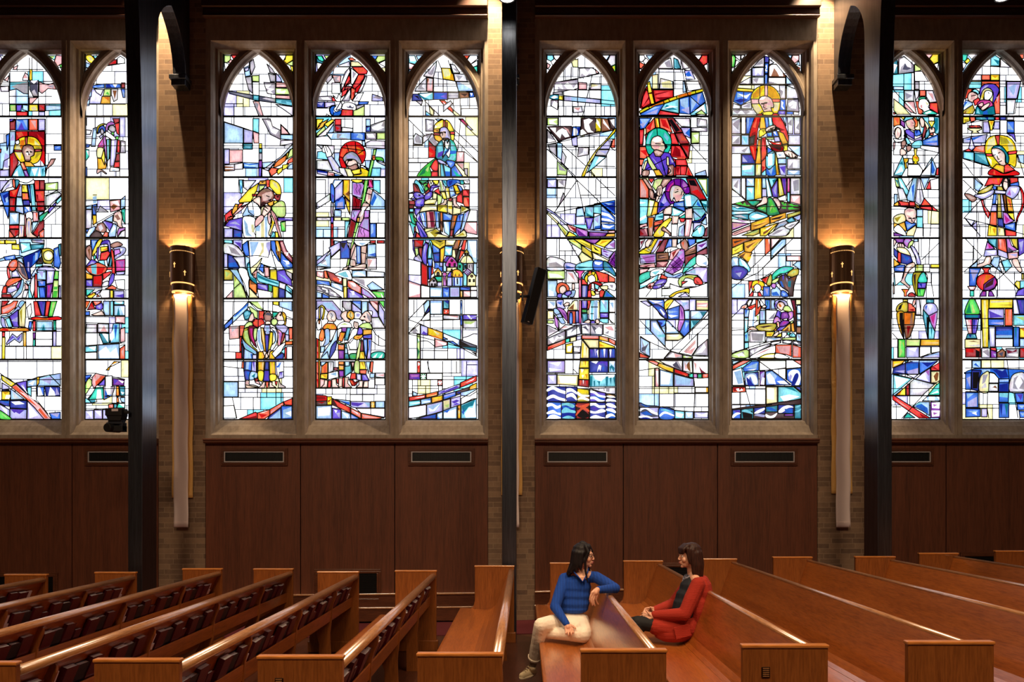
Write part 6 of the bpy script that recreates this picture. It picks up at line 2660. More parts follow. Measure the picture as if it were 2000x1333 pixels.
y 162,322 38,0 0,44 -40,-2
.w 168,324 12,2 -8,14
.O 184,344 12,0 -4,20
.w 172,348 8,0 -4,12
R 160,366 40,0 0,30 -42,-6
.f 164,368 8,0 -6,22
.w 176,368 4,0 -2,16
.r 188,370 8,0 -4,24
B 202,292 73,0 0,46 -73,0
.v 224,310 24,-16 24,22 0,-20
.w 236,316 4,-8 8,4 -4,20 -4,-12 -8,16
.w 218,294 18,0 -8,10 -20,-8
.b 252,316 8,0 -4,20
l 277,292 26,0 0,46 -26,0
.T 280,316 8,-8 12,12 -4,16 -8,-16 -4,16
.w 280,296 20,-2 -4,14 -8,-6
c 202,346 101,-2 0,48 -99,2
.w 216,348 84,-2 -4,10 -36,4 -12,12 -24,-8
.T 204,352 10,0 -2,40 -8,-2
.T 218,372 6,-4 0,22 -4,2
.T 230,372 14,0 -4,20 -4,-16
.T 264,354 12,-2 -4,40 -6,-4
.T 280,360 8,-4 -2,32
.T 294,356 8,0 -2,32
- 38,386 38,0
u 38,346 36,0 0,38 -36,0
.w 44,352 20,0 -4,20
e 76,347 82,1 -2,42 -80,-6
.w 84,352 68,2 -4,26 -60,-2
- 76,345 0,41
W 204,400 99,-4 0,26 -39,-2
.a 236,400 4,0 0,6 -4,0
.a 256,400 4,0 2,10 -4,0
.a 266,400 14,0 0,14 -14,-2
B 38,392 116,2 0,58 -116,0
b 38,452 110,4 0,62 -110,0
.B 92,460 54,0 0,56 -54,0
.b 94,468 50,8 -44,4
~.w 38,402 22,-10 28,12 22,8 0,10 -30,-8 -20,-10 -22,8
~.w 38,434 22,-10 24,10 26,8 0,8 -30,-6 -20,-8 -22,8
~.w 112,402 20,-2 22,16 0,8 -22,-12 -20,4
~.w 112,426 24,-8 16,20 2,10 -22,-16 -20,4
~.w 38,460 18,-2 20,10 15,-4 0,8 -19,8 -16,-12 -18,4
~.w 38,492 22,-8 16,10 15,2 -3,8 -24,-6 -26,2
~.w 38,516 10,-11 16,-3 16,6 10,9 -52,1
~.c 94,486 14,-12 20,8 19,6 -1,8 -26,-2 -26,2
~.c 94,460 26,-4 24,10 -8,10 -24,-10 -18,2
~.c 96,516 24,-10 24,11
- 110,392 0,60
- 92,454 0,64
Y 154,400 46,4 0,48 -46,0
.y 156,400 44,10 0,10 -24,0 -20,-8
.n 160,440 20,-10 20,6 0,12
~.w 156,412 16,12 28,2 0,6 -28,0 -17,-8
~.w 155,444 17,-12 28,10 -2,6 -26,-6
R 150,456 50,0 0,62 -50,0
.N 152,472 24,8 24,-12 0,8 -28,10 -20,-2
~.k 154,504 22,-20 24,20 -8,10 -20,2
~.f 151,470 21,-4 28,-8 0,8 -24,12 -25,-14
~.f 151,496 25,-24 24,12 0,8 -24,-10 -25,24
v 203,406 62,12 0,34 -62,0
.b 204,428 36,0 24,16 -24,4
~.w 204,408 20,4 16,12 24,6 -2,6 -26,-4 -16,-12 -16,-4
~.w 204,434 20,-2 20,12 18,4 -22,4 -20,-10 -16,0
B 203,455 62,0 0,63 -62,0
~.w 204,458 20,-2 16,10 24,0 0,8 -24,2 -20,-10 -16,2
~.w 204,486 20,4 24,-10 16,6 -4,6 -36,6 -20,-4
~.w 204,516 20,-12 20,6 20,6
.v 204,476 20,-4 16,12 -24,0
N 267,420 36,6 0,10 -36,0
.O 272,422 28,8 -4,6
~.w 268,430 20,-2 15,8 -23,0
B 267,438 36,0 0,80 -36,0
.b 268,488 35,-2 0,30 -23,0
~.w 268,444 12,-4 23,6 0,8 -19,-4 -16,2
~.w 268,460 16,-2 19,10 0,8 -23,-4 -12,-6
~.w 268,480 20,-2 15,10 0,8 -19,-6 -16,-4
~.w 268,504 20,-6 15,12 -15,-2 -20,8
- 38,453 265,0
- 203,400 0,118
b 426,54 66,0 8,42 -48,-20
.u 432,56 56,12 -8,12
.w 436,56 52,4 -28,6
~B 448,76 20,-4 28,20 10,36 -26,-12 -16,-24
.b 456,80 24,4 16,28 -20,-12
.w 476,92 4,-2 16,18 -4,8
~y 496,92 -2,-24 14,-14 22,0 -14,22 -12,14
.O 500,72 20,-12 -20,26
b 504,92 50,-16 -2,54 -44,0
.l 508,96 40,4 -36,8
.w 508,112 40,4 -28,8
u 532,54 60,0 0,38 -20,4 -18,-24
.l 560,60 28,8 -20,12
.w 556,56 32,2 -20,6
~m 554,76 14,12 4,28 0,24 -12,28 -10,10 -4,-18 6,-40
.V 556,84 10,20 -2,32
.m 556,140 10,4 -12,28
b 574,132 18,0 2,44 -22,22 -18,-18
.l 576,140 14,4 -14,24
l 572,96 20,0 0,34 -18,0
l 596,96 68,0 -26,34 -42,0
.T 632,100 30,0 -18,20
.w 600,100 28,0 -28,20
c 596,133 40,0 -40,39
.T 600,136 32,0 -24,20
e 618,56 47,0 0,38 -47,0
.p 620,66 44,0 -2,18 -40,-2
.w 620,76 40,-4 -4,8
- 592,54 0,154
- 616,56 0,40
- 426,54 74,78 72,68
- 438,76 0,100
- 398,132 266,0
u 400,60 24,-2 20,18 -12,4
~b 466,134 36,0 -4,18 -16,8 -10,-16
.B 468,138 20,6 -8,12
.c 492,138 8,0 -8,14
l 440,136 24,0 12,24 20,28 2,52 -58,-64
.w 448,144 12,0 20,36 -28,-20
.c 464,192 32,-4 0,12 -24,0
- 466,134 32,58
- 498,148 0,92
q 502,160 26,-2 -8,10 -18,0
l 500,136 10,2 40,42 0,6 -50,0
.w 502,140 38,36 -36,4
e 500,188 56,-1 12,13 -16,12 -52,0
.w 504,192 48,-2 -12,10
- 500,214 48,0
- 400,136 108,112
~- 400,196 40,24 80,34 80,18 64,4
l 400,200 36,20 2,56 -38,-20
.a 404,204 12,32 18,-14 -14,26 4,20 -12,-8
.A 406,240 14,-4 12,-12 -12,28 -16,4
- 438,218 0,60
- 664,112 -148,142 -24,28
- 664,148 -112,112
- 624,184 0,56
w 552,260 70,-72 0,52 -22,32 -48,-10
.p 568,256 48,-48 0,16 -36,40
.p 576,260 42,-24 -18,32
a 624,240 38,-32 2,64 -60,0
.w 632,248 16,-24 8,16 -16,20 -24,4
a 520,256 44,12 0,14 -70,0
.w 508,276 20,-16 12,20
.p 532,264 28,8 -24,8
q 566,270 34,6 4,6 -38,0
.w 572,274 20,2 -12,4
R 397,260 39,18 -4,4 -35,-2
.f 400,266 28,12 -28,-2
f 424,291 28,0 20,9 -6,12
.p 432,294 36,8 -4,6
O 466,311 8,-11 56,20 0,19 -42,-15
.y 476,308 24,12 28,4 -4,10 -32,-14
.e 480,304 44,16 -24,-4
R 532,322 56,20 0,14 -56,-16
.r 536,326 48,18 -4,8 -44,-16
.f 560,340 24,8 -8,4
t 590,342 16,0 0,16 -16,-2
.G 592,344 6,0 -4,10
m 607,342 15,1 0,16 -15,-1
.p 610,345 8,1 -6,8
G 623,343 17,0 0,17 -17,0
.t 628,346 10,2 -6,10
f 642,343 23,-1 0,16 -23,2
.p 646,346 16,0 -6,8
a 472,291 92,0 0,41 -32,-12 -32,-12
.w 480,294 16,0 4,10 8,-8 28,0 -4,20 -16,-8
.A 524,308 16,-12 20,32 -28,-12
.w 548,294 14,0 -2,22
W 566,292 36,0 2,48 -38,-8
.p 572,296 12,24 -8,8
.n 580,308 12,-16 4,44 -12,-12
w 606,292 58,0 0,50 -58,-2
.d 626,308 14,20 16,12 -20,0
.p 608,296 12,8 -4,32
.w 624,294 32,2 0,32 -16,-16
- 604,276 0,64
- 398,330 68,-10
- 474,320 0,196
- 531,340 0,178
- 455,322 0,144
u 532,344 60,16 16,2 0,30 -76,0
.l 536,348 64,16 -8,24 -52,-4
l 476,326 52,14 0,52 -52,0
.w 480,332 40,12 -8,40 -32,0
p 458,322 14,-2 0,74 -14,0
.w 460,332 10,0 0,56
~- 608,360 4,40 -4,116
- 398,394 267,0
- 532,418 133,0
O 614,396 51,0 0,20 -51,0
.w 616,398 40,0 0,16 -40,0
- 476,472 189,0
~A 398,456 26,10 48,5 0,25 -36,-20 -38,-2
.b 400,460 40,10 -20,2
u 398,474 74,0 0,44 -74,0
~.w 398,480 26,-6 32,18 16,4 -2,8 -26,-8 -20,-14 -26,8
~.A 400,492 20,-12 24,16 28,12 -24,4 -24,-4
.b 400,496 24,-8 24,16 -28,0
~.w 398,508 26,-2 24,11 -50,-3
~.B 398,517 22,-5 20,6
~b 476,474 54,8 0,36 -54,0
~.c 478,484 18,-4 24,10 8,6 -32,-8
~.w 476,502 20,-12 32,12 0,6 -32,-10 -18,12
c 534,486 38,4 0,28 -38,0
.w 538,494 30,6 -8,14 -20,-6
l 574,490 32,0 0,28 -32,0
.w 578,496 24,0 -14,16
u 610,492 54,0 0,24 -54,0
.w 614,496 26,6 22,-8 -2,16 -20,-2
~- 480,472 52,12 60,6 72,0
@ 1410 95
g 37,26 11,0 6,10 -5,36 -12,0
.e 39,32 5,0 -2,36
W 50,26 24,0 -2,22 -16,-12
w 76,26 15,0 -15,18
w 56,44 13,8 -19,22
w 37,76 13,0 -10,18
l 251,26 23,0 -6,18
p 276,26 26,0 0,18 -18,16 -14,-14
.w 280,30 18,0 -2,14
l 302,48 3,20 -15,-6
f 286,64 19,12 -3,14
W 120,72 28,-28 17,-12 0,40
.a 124,68 36,-8 0,-20
B 167,30 18,3 -2,23 -16,-1
.v 172,32 4,2 -2,20
b 168,57 15,0 -4,41 -11,0
.w 170,68 5,-4 1,12 -5,8 6,2 0,3 -7,0 -1,-7 5,-8 -2,-3
b 168,100 11,0 -1,43 -11,0
.l 170,104 3,0 -1,36
W 186,42 18,14 -20,8
n 184,64 28,-4 38,48 -2,4 -66,-2
.w 186,72 10,-10 16,2 24,28 4,16 -16,0 -8,-16 -12,-16 -12,32 -6,-2
u 118,76 47,-2 0,34 -47,0
.w 128,78 32,-2 -8,28 -12,-12 -8,14
- 116,72 0,88
W 80,108 34,-28 0,26
a 68,136 46,-26 0,32 -50,0
.w 76,128 32,-16 -4,28
W 118,112 47,0 0,28 -47,0
.a 120,120 24,-6 -8,22
w 182,114 66,0 0,26 -66,0
.a 184,128 36,8 -36,2
l 251,106 25,32 -25,2
- 62,143 218,0
- 250,104 0,160
- 60,154 56,4
W 252,144 40,16 6,36 -46,0
W 224,144 24,0 0,52 -20,0
.a 228,160 12,8 -8,24
y 60,155 64,5 -2,10 -64,-4
.O 64,160 56,6 -4,3
b 56,167 64,4 -6,29 -40,22 -30,-14
.l 60,172 20,16 -20,4
.w 64,176 28,8 20,-8 -16,20 -16,-8
.B 48,204 24,-8 32,4 -32,12
- 85,170 0,46
W 44,214 28,10 0,12 -32,0
W 76,222 38,-14 2,28 -40,0
.a 80,228 32,-16 -4,20
W 40,240 96,0 0,19 -96,0
.a 44,244 16,12 16,-16 16,18 20,-10 -12,-6
~y 114,212 2,-32 20,-26 34,-11 34,11 22,30 2,32 -8,32 -20,8 -52,1 -20,-13
.O 118,196 4,-20 18,-18 24,-10 -12,28 -12,16
.O 184,148 24,12 14,24 2,12 -32,0 -12,-20
.e 120,216 16,0 20,24 -16,16 -16,-20
p 167,144 12,0 0,42 -12,2
p 114,198 30,0 2,18 -30,1
f 192,198 36,0 -2,12 -30,0
.e 204,212 20,0 -6,32 -16,2
- 148,150 0,42
~s 144,200 8,-10 20,-4 20,10 10,24 -2,12 -8,0 2,16 -22,6 -10,-10 -10,-20 -8,-12
.w 146,200 10,-10 16,-1 -12,11
.p 176,200 16,4 8,20 -8,6 -4,-18
.p 154,212 22,4 -4,20 -8,4
k 154,216 8,-1 0,2 -7,1
k 166,213 9,-1 0,2 -9,1
- 165,214 -3,16 6,2
- 166,238 10,-2
~y 158,250 36,-4 6,14 -40,0
b 228,200 21,-1 0,43 -23,0
.w 232,204 8,8 -4,12 8,12 -4,2 -8,-10
v 220,244 28,0 0,15 -30,-1
.u 228,248 16,0 -8,8
b 252,247 27,0 0,11 -27,0
w 280,248 20,2 0,9 -20,0
a 256,200 42,-2 4,50 -50,-4
.w 260,216 16,-12 16,8 -4,24 -20,-4 8,-8 4,-8 -16,12
b 94,269 36,0 -18,43 -6,22 -12,0
.l 98,272 10,0 -8,48
w 76,269 16,0 0,65 -16,0
W 38,280 34,-11 0,65 -34,0
.a 40,296 32,-24 -8,48
- 74,264 0,236
- 37,335 95,2
l 76,339 29,0 0,39 -29,0
.c 78,344 22,4 -4,26
W 38,340 34,0 0,36 -34,0
.a 40,372 28,-28 0,28
- 37,379 269,0
W 38,382 74,0 0,30 -74,0
.a 76,400 28,-16 -16,24
B 77,415 43,0 10,35 -54,2
.u 80,420 20,24 -20,0
.v 100,418 20,6 0,20
c 76,454 52,0 1,45 -53,0
.w 80,460 40,-4 -8,16 -32,4
.l 80,484 44,0 -4,12
- 128,452 0,48
~r 132,264 28,-8 -4,8 -16,56 -4,60 -6,60 -18,-36 -6,-44 6,-44
.R 108,360 8,-28 16,-8 4,48 -28,4
.f 114,384 10,4 4,44
.f 120,308 12,-28 6,-12 -6,44
k 108,348 20,-8 -4,36 -17,2
O 150,269 16,0 6,47 -20,0 -6,-4
.y 156,272 6,0 2,40
b 166,269 14,0 4,39 -12,8
.l 170,272 6,0 2,36
c 180,269 14,0 4,31 -14,8
.w 184,272 6,0 2,28
~r 196,260 20,-4 24,32 16,44 4,36 -12,-12 -24,-36 -24,-24
.R 208,304 40,16 -24,4
.f 200,264 12,-4 28,44
.f 256,336 3,28 -11,-16
~y 144,340 2,-20 24,-6 2,18 -24,16
.Y 152,320 16,-4 -4,16
~s 170,316 18,-12 20,-2 -2,14 -14,4 -12,8 -8,-2
- 180,320 20,-6
- 188,314 18,-6
~k 172,326 32,-6 20,-4 -12,-8 -4,10 -20,12
b 174,330 22,-4 0,20 -20,-1
.c 178,332 14,-2 0,12
b 198,324 16,-2 8,22 -22,2
.w 200,328 8,-2 4,14
u 202,347 20,-1 6,18 -22,2
O 218,324 22,8 18,40 -22,4 -12,-28
.y 224,328 12,8 12,32
y 234,378 22,-2 0,24 -14,4
.Y 236,380 8,0 4,20
~s 242,404 18,-4 20,10 16,16 -20,2 -20,-2 -8,-10
- 260,412 4,14
- 272,412 4,15
.k 280,428 16,1 -20,-21 10,12
.k 248,412 8,14 16,3
q 172,349 31,0 -1,7 -30,0
e 140,350 14,0 0,6 -14,0
O 142,358 12,0 -2,94 -22,0 8,-52
.n 146,360 6,0 -2,88
.y 140,384 4,0 -6,64
r 156,350 14,-2 4,56 0,20 -20,20 -2,-44
.R 160,352 8,8 0,40
.f 156,404 16,0 -2,16 -16,16
r 176,358 24,10 32,-2 0,14 -32,-2
.f 202,368 28,-2 -2,10
.w 208,372 16,-2 0,4
~R 178,360 10,16 48,6 0,20 -20,4 -24,-14
.N 188,384 44,0 -4,16
b 176,384 20,16 10,6 -30,16
~c 170,424 22,-20 14,4 -2,52 -20,12 -12,-8
.w 180,416 16,-4 0,44 -16,4
~b 172,464 12,10 24,-18 2,40 -36,0
.l 180,476 20,-12 -8,32
.T 200,460 8,0 0,34
f 154,444 16,-16 0,32 2,14 -18,14
.r 156,460 12,4 -10,20
y 208,408 4,8 8,56 4,24 -12,0 -4,-48
.O 212,452 6,12 4,30 -8,0
w 210,406 30,-2 10,24 -34,2
.l 216,412 20,4 -12,8
l 218,431 32,0 0,21 -32,0
u 220,454 30,0 0,44 -22,-2
.v 224,464 24,-4 -4,32
l 236,269 14,0 0,35
W 254,269 24,0 -2,66 -18,-1
.a 256,296 16,-20 0,28
W 282,269 22,0 0,66 -22,0
.a 288,312 12,-20 0,28
W 260,340 45,0 0,38 -47,0
l 256,382 50,0 0,42 -10,-4 -24,-20
.w 260,384 40,4 -20,12
W 254,432 51,0 0,40 -51,0
.a 260,468 16,-24 0,26
l 254,476 51,0 0,20 -51,0
.w 260,480 36,0 -16,12
e 131,453 22,0 -2,45 -21,0
.y 134,456 6,0 -4,40
c 154,488 16,-14 2,24 -18,0
@ 1410 335
W 38,28 34,0 0,68 -34,-24
.a 44,60 20,-28 -4,36
- 38,68 54,48
w 76,28 15,0 0,84 -15,-16
l 94,28 32,0 0,32 -32,0
.w 98,32 22,4 -4,16
c 94,62 32,0 0,50 -32,4
.w 98,68 22,0 -4,20
y 128,28 26,0 0,78 -28,6
.O 132,32 6,0 -4,76
.O 146,30 5,0 -1,74
.e 140,32 4,0 -4,74
l 156,28 14,0 2,40 -16,0
u 156,70 17,0 1,32 -18,0
c 170,28 8,0 18,72 -20,2 -4,-38
.w 172,36 4,0 14,62 -10,2
c 180,28 36,0 -24,40
.T 196,36 16,-6 -12,22
v 192,72 24,-40 2,72 -20,-2
.u 200,76 12,-28 -2,48
y 218,28 10,0 14,66 -20,6
.e 224,32 12,56 -8,8
V 230,28 21,0 0,68 -9,-4
.v 236,32 10,0 0,58
P 254,28 10,0 0,54 -10,2
.p 256,32 4,0 -2,48
c 254,84 10,0 0,38 -10,-2
W 267,28 37,0 0,64 -37,0
.a 276,40 24,-8 0,44 -20,4
p 267,94 39,0 0,38 -40,-10
.w 272,100 28,0 -20,20
w 216,106 32,-12 3,22 -27,0
N 38,130 54,-14 48,-2 84,2 82,20 0,18 -50,8 -72,10 -64,-20
G 96,116 52,0 -4,12 -20,10 -12,-4
.t 104,120 32,-2 -16,14
.g 52,128 8,-4 6,10 6,-12 8,10 8,-10 8,14 8,-4 8,10 -8,-2
.g 230,124 10,-2 0,10 8,-8 4,12 -12,0
.g 256,132 16,-4 8,6 16,2 6,4 -22,0
.g 256,144 16,-6 8,8 22,2 -22,2 -20,2
.g 232,140 16,0 2,8 -14,0
~G 134,148 18,-12 24,-2 0,30 -20,-6
.g 140,146 20,-8 12,2 0,12 -12,0
.q 148,148 20,-8 -8,8
~G 176,120 4,-14 12,-1 16,23 14,32 0,10 -46,2
.g 182,116 10,-4 24,48 -28,6
.q 186,160 2,-20 8,-8 8,24 -8,-16
~s 128,144 8,-12 16,-12 6,-17 16,0 2,21 -16,8 -20,6
.S 136,138 24,-8 12,-2
~s 198,108 18,0 12,20 -2,18 -6,2 -8,-16 -8,-12
.k 198,108 20,38 6,4 -16,-14
~c 38,132 42,8 52,14 -52,6 -42,-6
.T 40,140 40,4 40,8 -60,-2
.w 40,136 32,4 -12,6
~c 38,158 42,0 48,-2 -20,12 -70,4
.w 44,164 28,-4 32,4 -44,4
~T 38,176 22,-6 44,0 0,20 -32,-4
.W 44,176 28,-4 24,12 -36,-4
~c 106,170 30,-12 44,18 -40,16 -32,0
.w 112,180 24,-12 32,10 -36,8
.T 120,164 20,-2 32,14
w 38,187 72,8 0,11 -72,-6
.m 48,190 56,7 -24,3
m 38,201 70,5 -70,26
.p 40,204 48,4 -44,16
w 38,234 74,-29 -2,7 -72,28
p 38,242 72,-29 0,19 -58,20 -14,0
.S 44,244 64,-26 -4,4 -56,26
.R 52,248 56,-20 -28,12
O 112,204 72,-26 2,26 -38,20 -36,10
.n 116,216 60,-16 -44,18
.y 116,208 64,-24 -28,20
O 186,182 62,-20 2,22 -62,22
.N 188,188 52,-14 -16,14 -28,4
.n 200,200 48,-18 -32,10
Y 253,170 53,-14 0,12 -52,18
.q 260,174 40,-14 -20,12
Y 76,252 70,-26 0,18 -26,10
.q 88,250 52,-20 -4,10
y 148,224 72,-20 -32,32 -16,18 -24,0
.O 152,228 60,-20 -32,20
.n 160,240 40,-24 -24,24 -16,10
.w 168,228 32,-16 -24,18
a 200,234 20,-30 28,-10 10,10 -18,14
.l 208,224 20,-16 24,-4 -20,12
T 248,194 24,-14 16,16 -28,8
.c 256,196 16,-10 8,10
u 276,182 30,-12 0,18 -10,6 -8,-4
.l 280,184 20,-8 -4,12
~W 180,254 20,-18 28,-18 16,0 20,12 -16,24
.a 192,248 24,-16 24,-4 -16,12 -24,10
~W 244,218 12,-12 46,-12 -14,18 -24,16
.a 252,220 20,-12 16,-2 -20,14
- 302,194 -54,60
- 274,266 -134,132
- 232,266 -122,118
n 38,264 82,0 -24,16 -58,20
.o 40,268 56,-2 -52,30
.N 44,276 44,-8 -40,16
y 38,302 44,-20 0,30 -44,18
.Y 44,312 36,-20 -28,24
.q 44,304 32,-14 -32,18
O 84,280 56,-16 22,0 -62,68 -14,-20
.n 92,296 40,-20 -32,28
.y 112,296 44,-30 -28,30
.e 120,304 28,-32 -8,16
O 60,332 24,-16 32,4 -16,38 -20,-18
.n 68,332 24,-12 -12,20
.y 96,340 20,-8 -12,24
f 166,264 21,0 0,48 -20,18
.o 170,268 6,0 0,52
.w 180,268 4,0 0,20
p 190,264 38,0 -38,42
.w 196,268 24,0 -24,28
l 190,312 42,-44 16,-2 0,22 -58,56
.b 196,316 44,-40 -8,4
.w 196,336 44,-48 -40,36
- 248,266 0,106
- 250,311 56,0
p 251,332 55,0 0,20 -55,0
.w 254,336 42,0 0,12 -40,0
- 120,332 186,0
- 251,353 55,0
- 274,354 0,18
l 276,368 16,-14 14,0 0,34
- 127,320 0,46
- 140,366 0,62
~l 38,340 26,0 0,32 -26,4
.w 42,344 18,0 -4,24
~c 66,340 26,16 18,28 -8,12 -18,-20 -18,-4
.w 70,344 18,12 12,24 -20,-12
~B 38,378 26,-6 24,8 12,16 -24,28 -38,-4
.v 44,392 36,-4 12,8 -20,24
.u 52,400 24,-4 -8,20
- 38,458 42,-32 60,-28
~- 38,422 42,6 60,-2 60,-34
- 188,266 0,82
- 159,380 0,40
- 142,396 106,-108
r 102,432 18,-2 -8,22 -8,32
.f 104,434 10,0 -6,26
f 152,424 30,-14 -10,34 -8,-8
.r 156,424 20,-10 -8,22
~y 114,452 6,-20 20,-4 20,8 4,16 -8,16 -12,-16 -16,4 -8,16
.f 138,428 6,0 0,12 -4,0
.f 114,452 10,-4 0,8 -8,2
.f 152,452 12,-2 -2,8 -9,0
~w 124,452 12,-10 14,10 -2,16 -16,8 -6,-10
w 122,474 16,2 0,15 -18,0
r 102,491 14,-19 6,4 -4,15
r 138,476 10,-2 8,17 -16,0
b 160,452 26,0 0,39 -28,0
.u 164,460 16,0 -4,24
l 190,464 22,-14 16,18 0,23 -38,0
.b 192,476 20,-4 12,16 -28,0
~b 230,468 18,4 10,19 -28,0
.l 232,476 16,4 -8,10
~t 194,408 18,-20 28,-14 32,2 4,6 -28,18 -20,4 -32,24
.G 200,416 24,-16 16,0 -32,20
.c 216,396 24,-16 24,0 -24,12
~Y 172,444 8,-28 10,-12 4,20 -6,24
.q 176,440 8,-24 4,20
~q 194,440 2,-12 28,-12 -4,12 -16,12
~Y 252,408 20,-22 24,-2 0,20 -16,12
.q 264,404 16,-14 8,6
~m 190,452 6,-12 14,4 -6,16
N 224,412 24,-8 12,16 32,-12 -12,40 -4,43 -16,0 -4,-19 -24,-16 -16,-20
.v 234,408 6,-2 0,18 -4,4
.b 224,432 8,0 8,24 -8,-4
.T 256,432 12,-2 -2,26 -10,-4
.S 244,440 12,16 4,12 -12,-8
.n 268,420 20,-8 -8,20
.u 248,416 6,8 -2,12
- 276,466 30,0
@ 1410 560
- 38,122 60,-60
- 58,52 0,44
- 84,92 0,156
l 86,90 22,4 -6,28 -16,0
.b 88,92 10,2 -6,22
c 86,124 16,0 -4,52 -12,12
.w 89,128 9,4 -4,36
b 166,54 20,0 0,37 -18,0
.T 170,60 10,0 -2,28
l 190,54 14,0 2,37 -16,0
~u 202,76 4,-16 18,-6 24,6 8,20 -8,4 -8,-16 -20,-8 -8,32
.v 204,76 8,-14 -4,24
~s 96,60 20,-8 12,24 -20,10 -8,-10
w 94,72 12,-18 10,2 -12,24
~s 72,86 8,-10 16,-2 -2,12 -14,3
.f 76,84 14,-6 -4,9
~w 148,54 14,18 10,8 -12,6 -12,-14
~s 154,80 12,-6 6,8 -8,8 -10,-2
w 106,88 14,-36 20,0 8,28 -6,72 -18,6 -24,2 2,-36
.e 128,52 8,0 0,24
.l 120,92 8,4 -6,60 -6,2
.q 132,116 10,0 -2,32
f 98,80 6,0 24,-10 2,10 -18,14 -12,-6
.r 102,82 10,8 16,-14
f 130,54 8,0 0,34 6,-8 8,0 -10,28 -14,12
.r 132,60 3,36 -3,20
- 136,136 -12,8
l 146,96 21,-2 1,52 -23,2
.u 148,100 12,0 -2,40
w 170,94 44,2 -14,36 -4,16 -26,-2
.a 176,132 32,-32 -8,28
~s 212,76 8,-12 16,0 8,16 -8,12 -8,4 -12,-10
.o 218,72 6,-4 8,12 -8,4
.k 222,90 8,4 -2,4
~q 236,92 8,-14 16,2 12,20 -12,2 -16,-4
.Y 240,94 20,2 -4,4
v 208,112 8,-18 16,10 -8,28 -16,-12
.B 220,100 8,6 -4,18
~V 232,104 24,0 4,20 -16,8 -16,-4
.m 240,108 12,4 -12,12
~m 256,104 18,-4 2,20 -12,12 -8,0 4,-12
.p 260,108 8,-2 0,18
~m 198,140 6,-16 12,-4 14,20 -18,4 -12,2
.p 204,132 12,-6 0,12
~V 220,160 12,-24 24,0 4,8 -20,16
.P 232,152 8,-12 12,2
~v 212,174 12,-14 20,-4 18,-12 -6,12 -16,16
.u 224,168 24,-10 -12,12
~s 210,144 10,-4 2,20 -6,2
.f 212,146 6,0 -2,12
w 236,130 16,-3 2,7 -16,0
q 264,140 10,-5 2,7 -8,6
O 200,176 12,-28 -2,28
.o 204,176 8,-16 -4,16
O 228,176 32,-28 6,0 0,30
.n 240,176 20,-20 -4,20
.e 256,160 6,-4 0,16
O 267,148 11,-4 4,36 -13,-2
.o 272,148 4,0 2,28
~Y 130,160 18,-10 60,-2 -12,28 -56,-2
.N 140,160 40,-6 20,2 -40,8
.e 144,168 48,0 -4,6
N 266,54 18,0 4,50 0,72 -6,4 -4,-48 -2,-40
.d 270,58 10,0 4,34 -4,0
.R 276,94 9,0 -3,30
l 290,76 15,0 0,32 -15,0
.w 294,80 8,0 0,24
l 290,110 15,0 0,22 -15,0
.w 294,114 8,0 0,16
l 290,136 15,0 0,22 -15,0
.w 294,140 8,0 0,14
e 286,54 19,0 0,18 -19,2
n 288,160 18,0 0,26 -18,-2
~s 96,178 8,-14 16,-4 18,12 -18,1 -14,-1
.f 98,176 10,-10 4,4
~s 196,196 12,-14 10,-4 2,6 -8,12
- 38,134 162,1
- 38,174 44,-4
W 106,178 61,-2 0,44 -61,0
.a 112,184 48,4 -4,28 -40,-4
c 86,184 14,-6 2,40 -16,0
.b 88,192 8,-4 -2,28
c 86,222 16,-2 0,22 -16,6
y 170,179 34,0 -10,19 -24,0
.O 172,188 24,-4 -8,12
y 216,192 14,-10 0,17 -24,0
w 232,181 18,1 0,10 -14,12 -4,-4
t 252,182 12,0 -4,10 -7,-1
~c 260,196 6,-10 10,-2 10,12 -10,4
.T 262,196 10,-8 4,4
q 232,204 54,-4 0,12 -54,-2
W 172,202 56,0 0,10 -58,8
.l 176,204 48,0 -24,8
l 288,188 18,0 0,30 -18,-4
.a 292,192 10,4 -2,16
~- 38,262 66,-22 72,-20 52,-8 78,12
A 188,220 40,-6 0,8 -40,10
.w 190,224 10,-4 8,8 16,-10 -8,8 -20,4
A 234,212 36,0 0,14 -36,-2
.w 236,218 12,-4 12,10 8,-6 -12,6
A 274,214 32,6 0,14 -32,-6
.w 276,220 12,-2 8,10 8,0 -16,-2
a 106,248 78,-24 2,10 -46,22 -35,20
.w 108,256 12,-8 4,16 16,-24 20,-4 8,-4 8,-4 -28,20 -28,20
~q 38,266 58,-18 4,32 -62,0
.a 44,272 12,-6 12,10 12,-20 16,20 -12,-12
.w 44,268 12,0 8,10 12,-18 12,16
~w 105,280 35,-24 64,-23 0,29 -28,4 -40,15
.p 112,278 48,-26 40,-14 -32,18
f 206,230 63,-1 0,47 -21,-8 -42,-6
.p 210,236 54,-2 -4,34 -36,-8
f 273,229 33,11 0,40 -33,0
.p 276,236 20,4 -2,36 -18,-4
~y 142,280 26,-13 36,-3 0,18 -60,0
.w 152,278 24,-8 24,-2 0,12
~w 207,264 29,4 24,14 -53,0
- 103,244 0,38
f 39,312 41,-21 32,0 -73,37
.p 44,314 36,-18 20,-2
l 39,294 33,-3 -33,17
f 276,291 30,0 0,19
.p 288,294 14,0 0,10
b 78,320 36,-26 28,0 0,36 -58,6
.l 88,320 48,-20 -4,24
.w 96,328 36,-4 -12,6
w 39,330 35,-10 11,68 -46,0
.l 44,336 28,-8 8,52 -20,4
- 74,318 12,70
- 136,291 56,37 114,88
w 144,296 42,30 0,2 -42,2
w 140,292 106,0 0,28 -58,8
- 248,291 0,77
- 80,336 226,-18
B 86,340 54,-4 0,52 -53,0
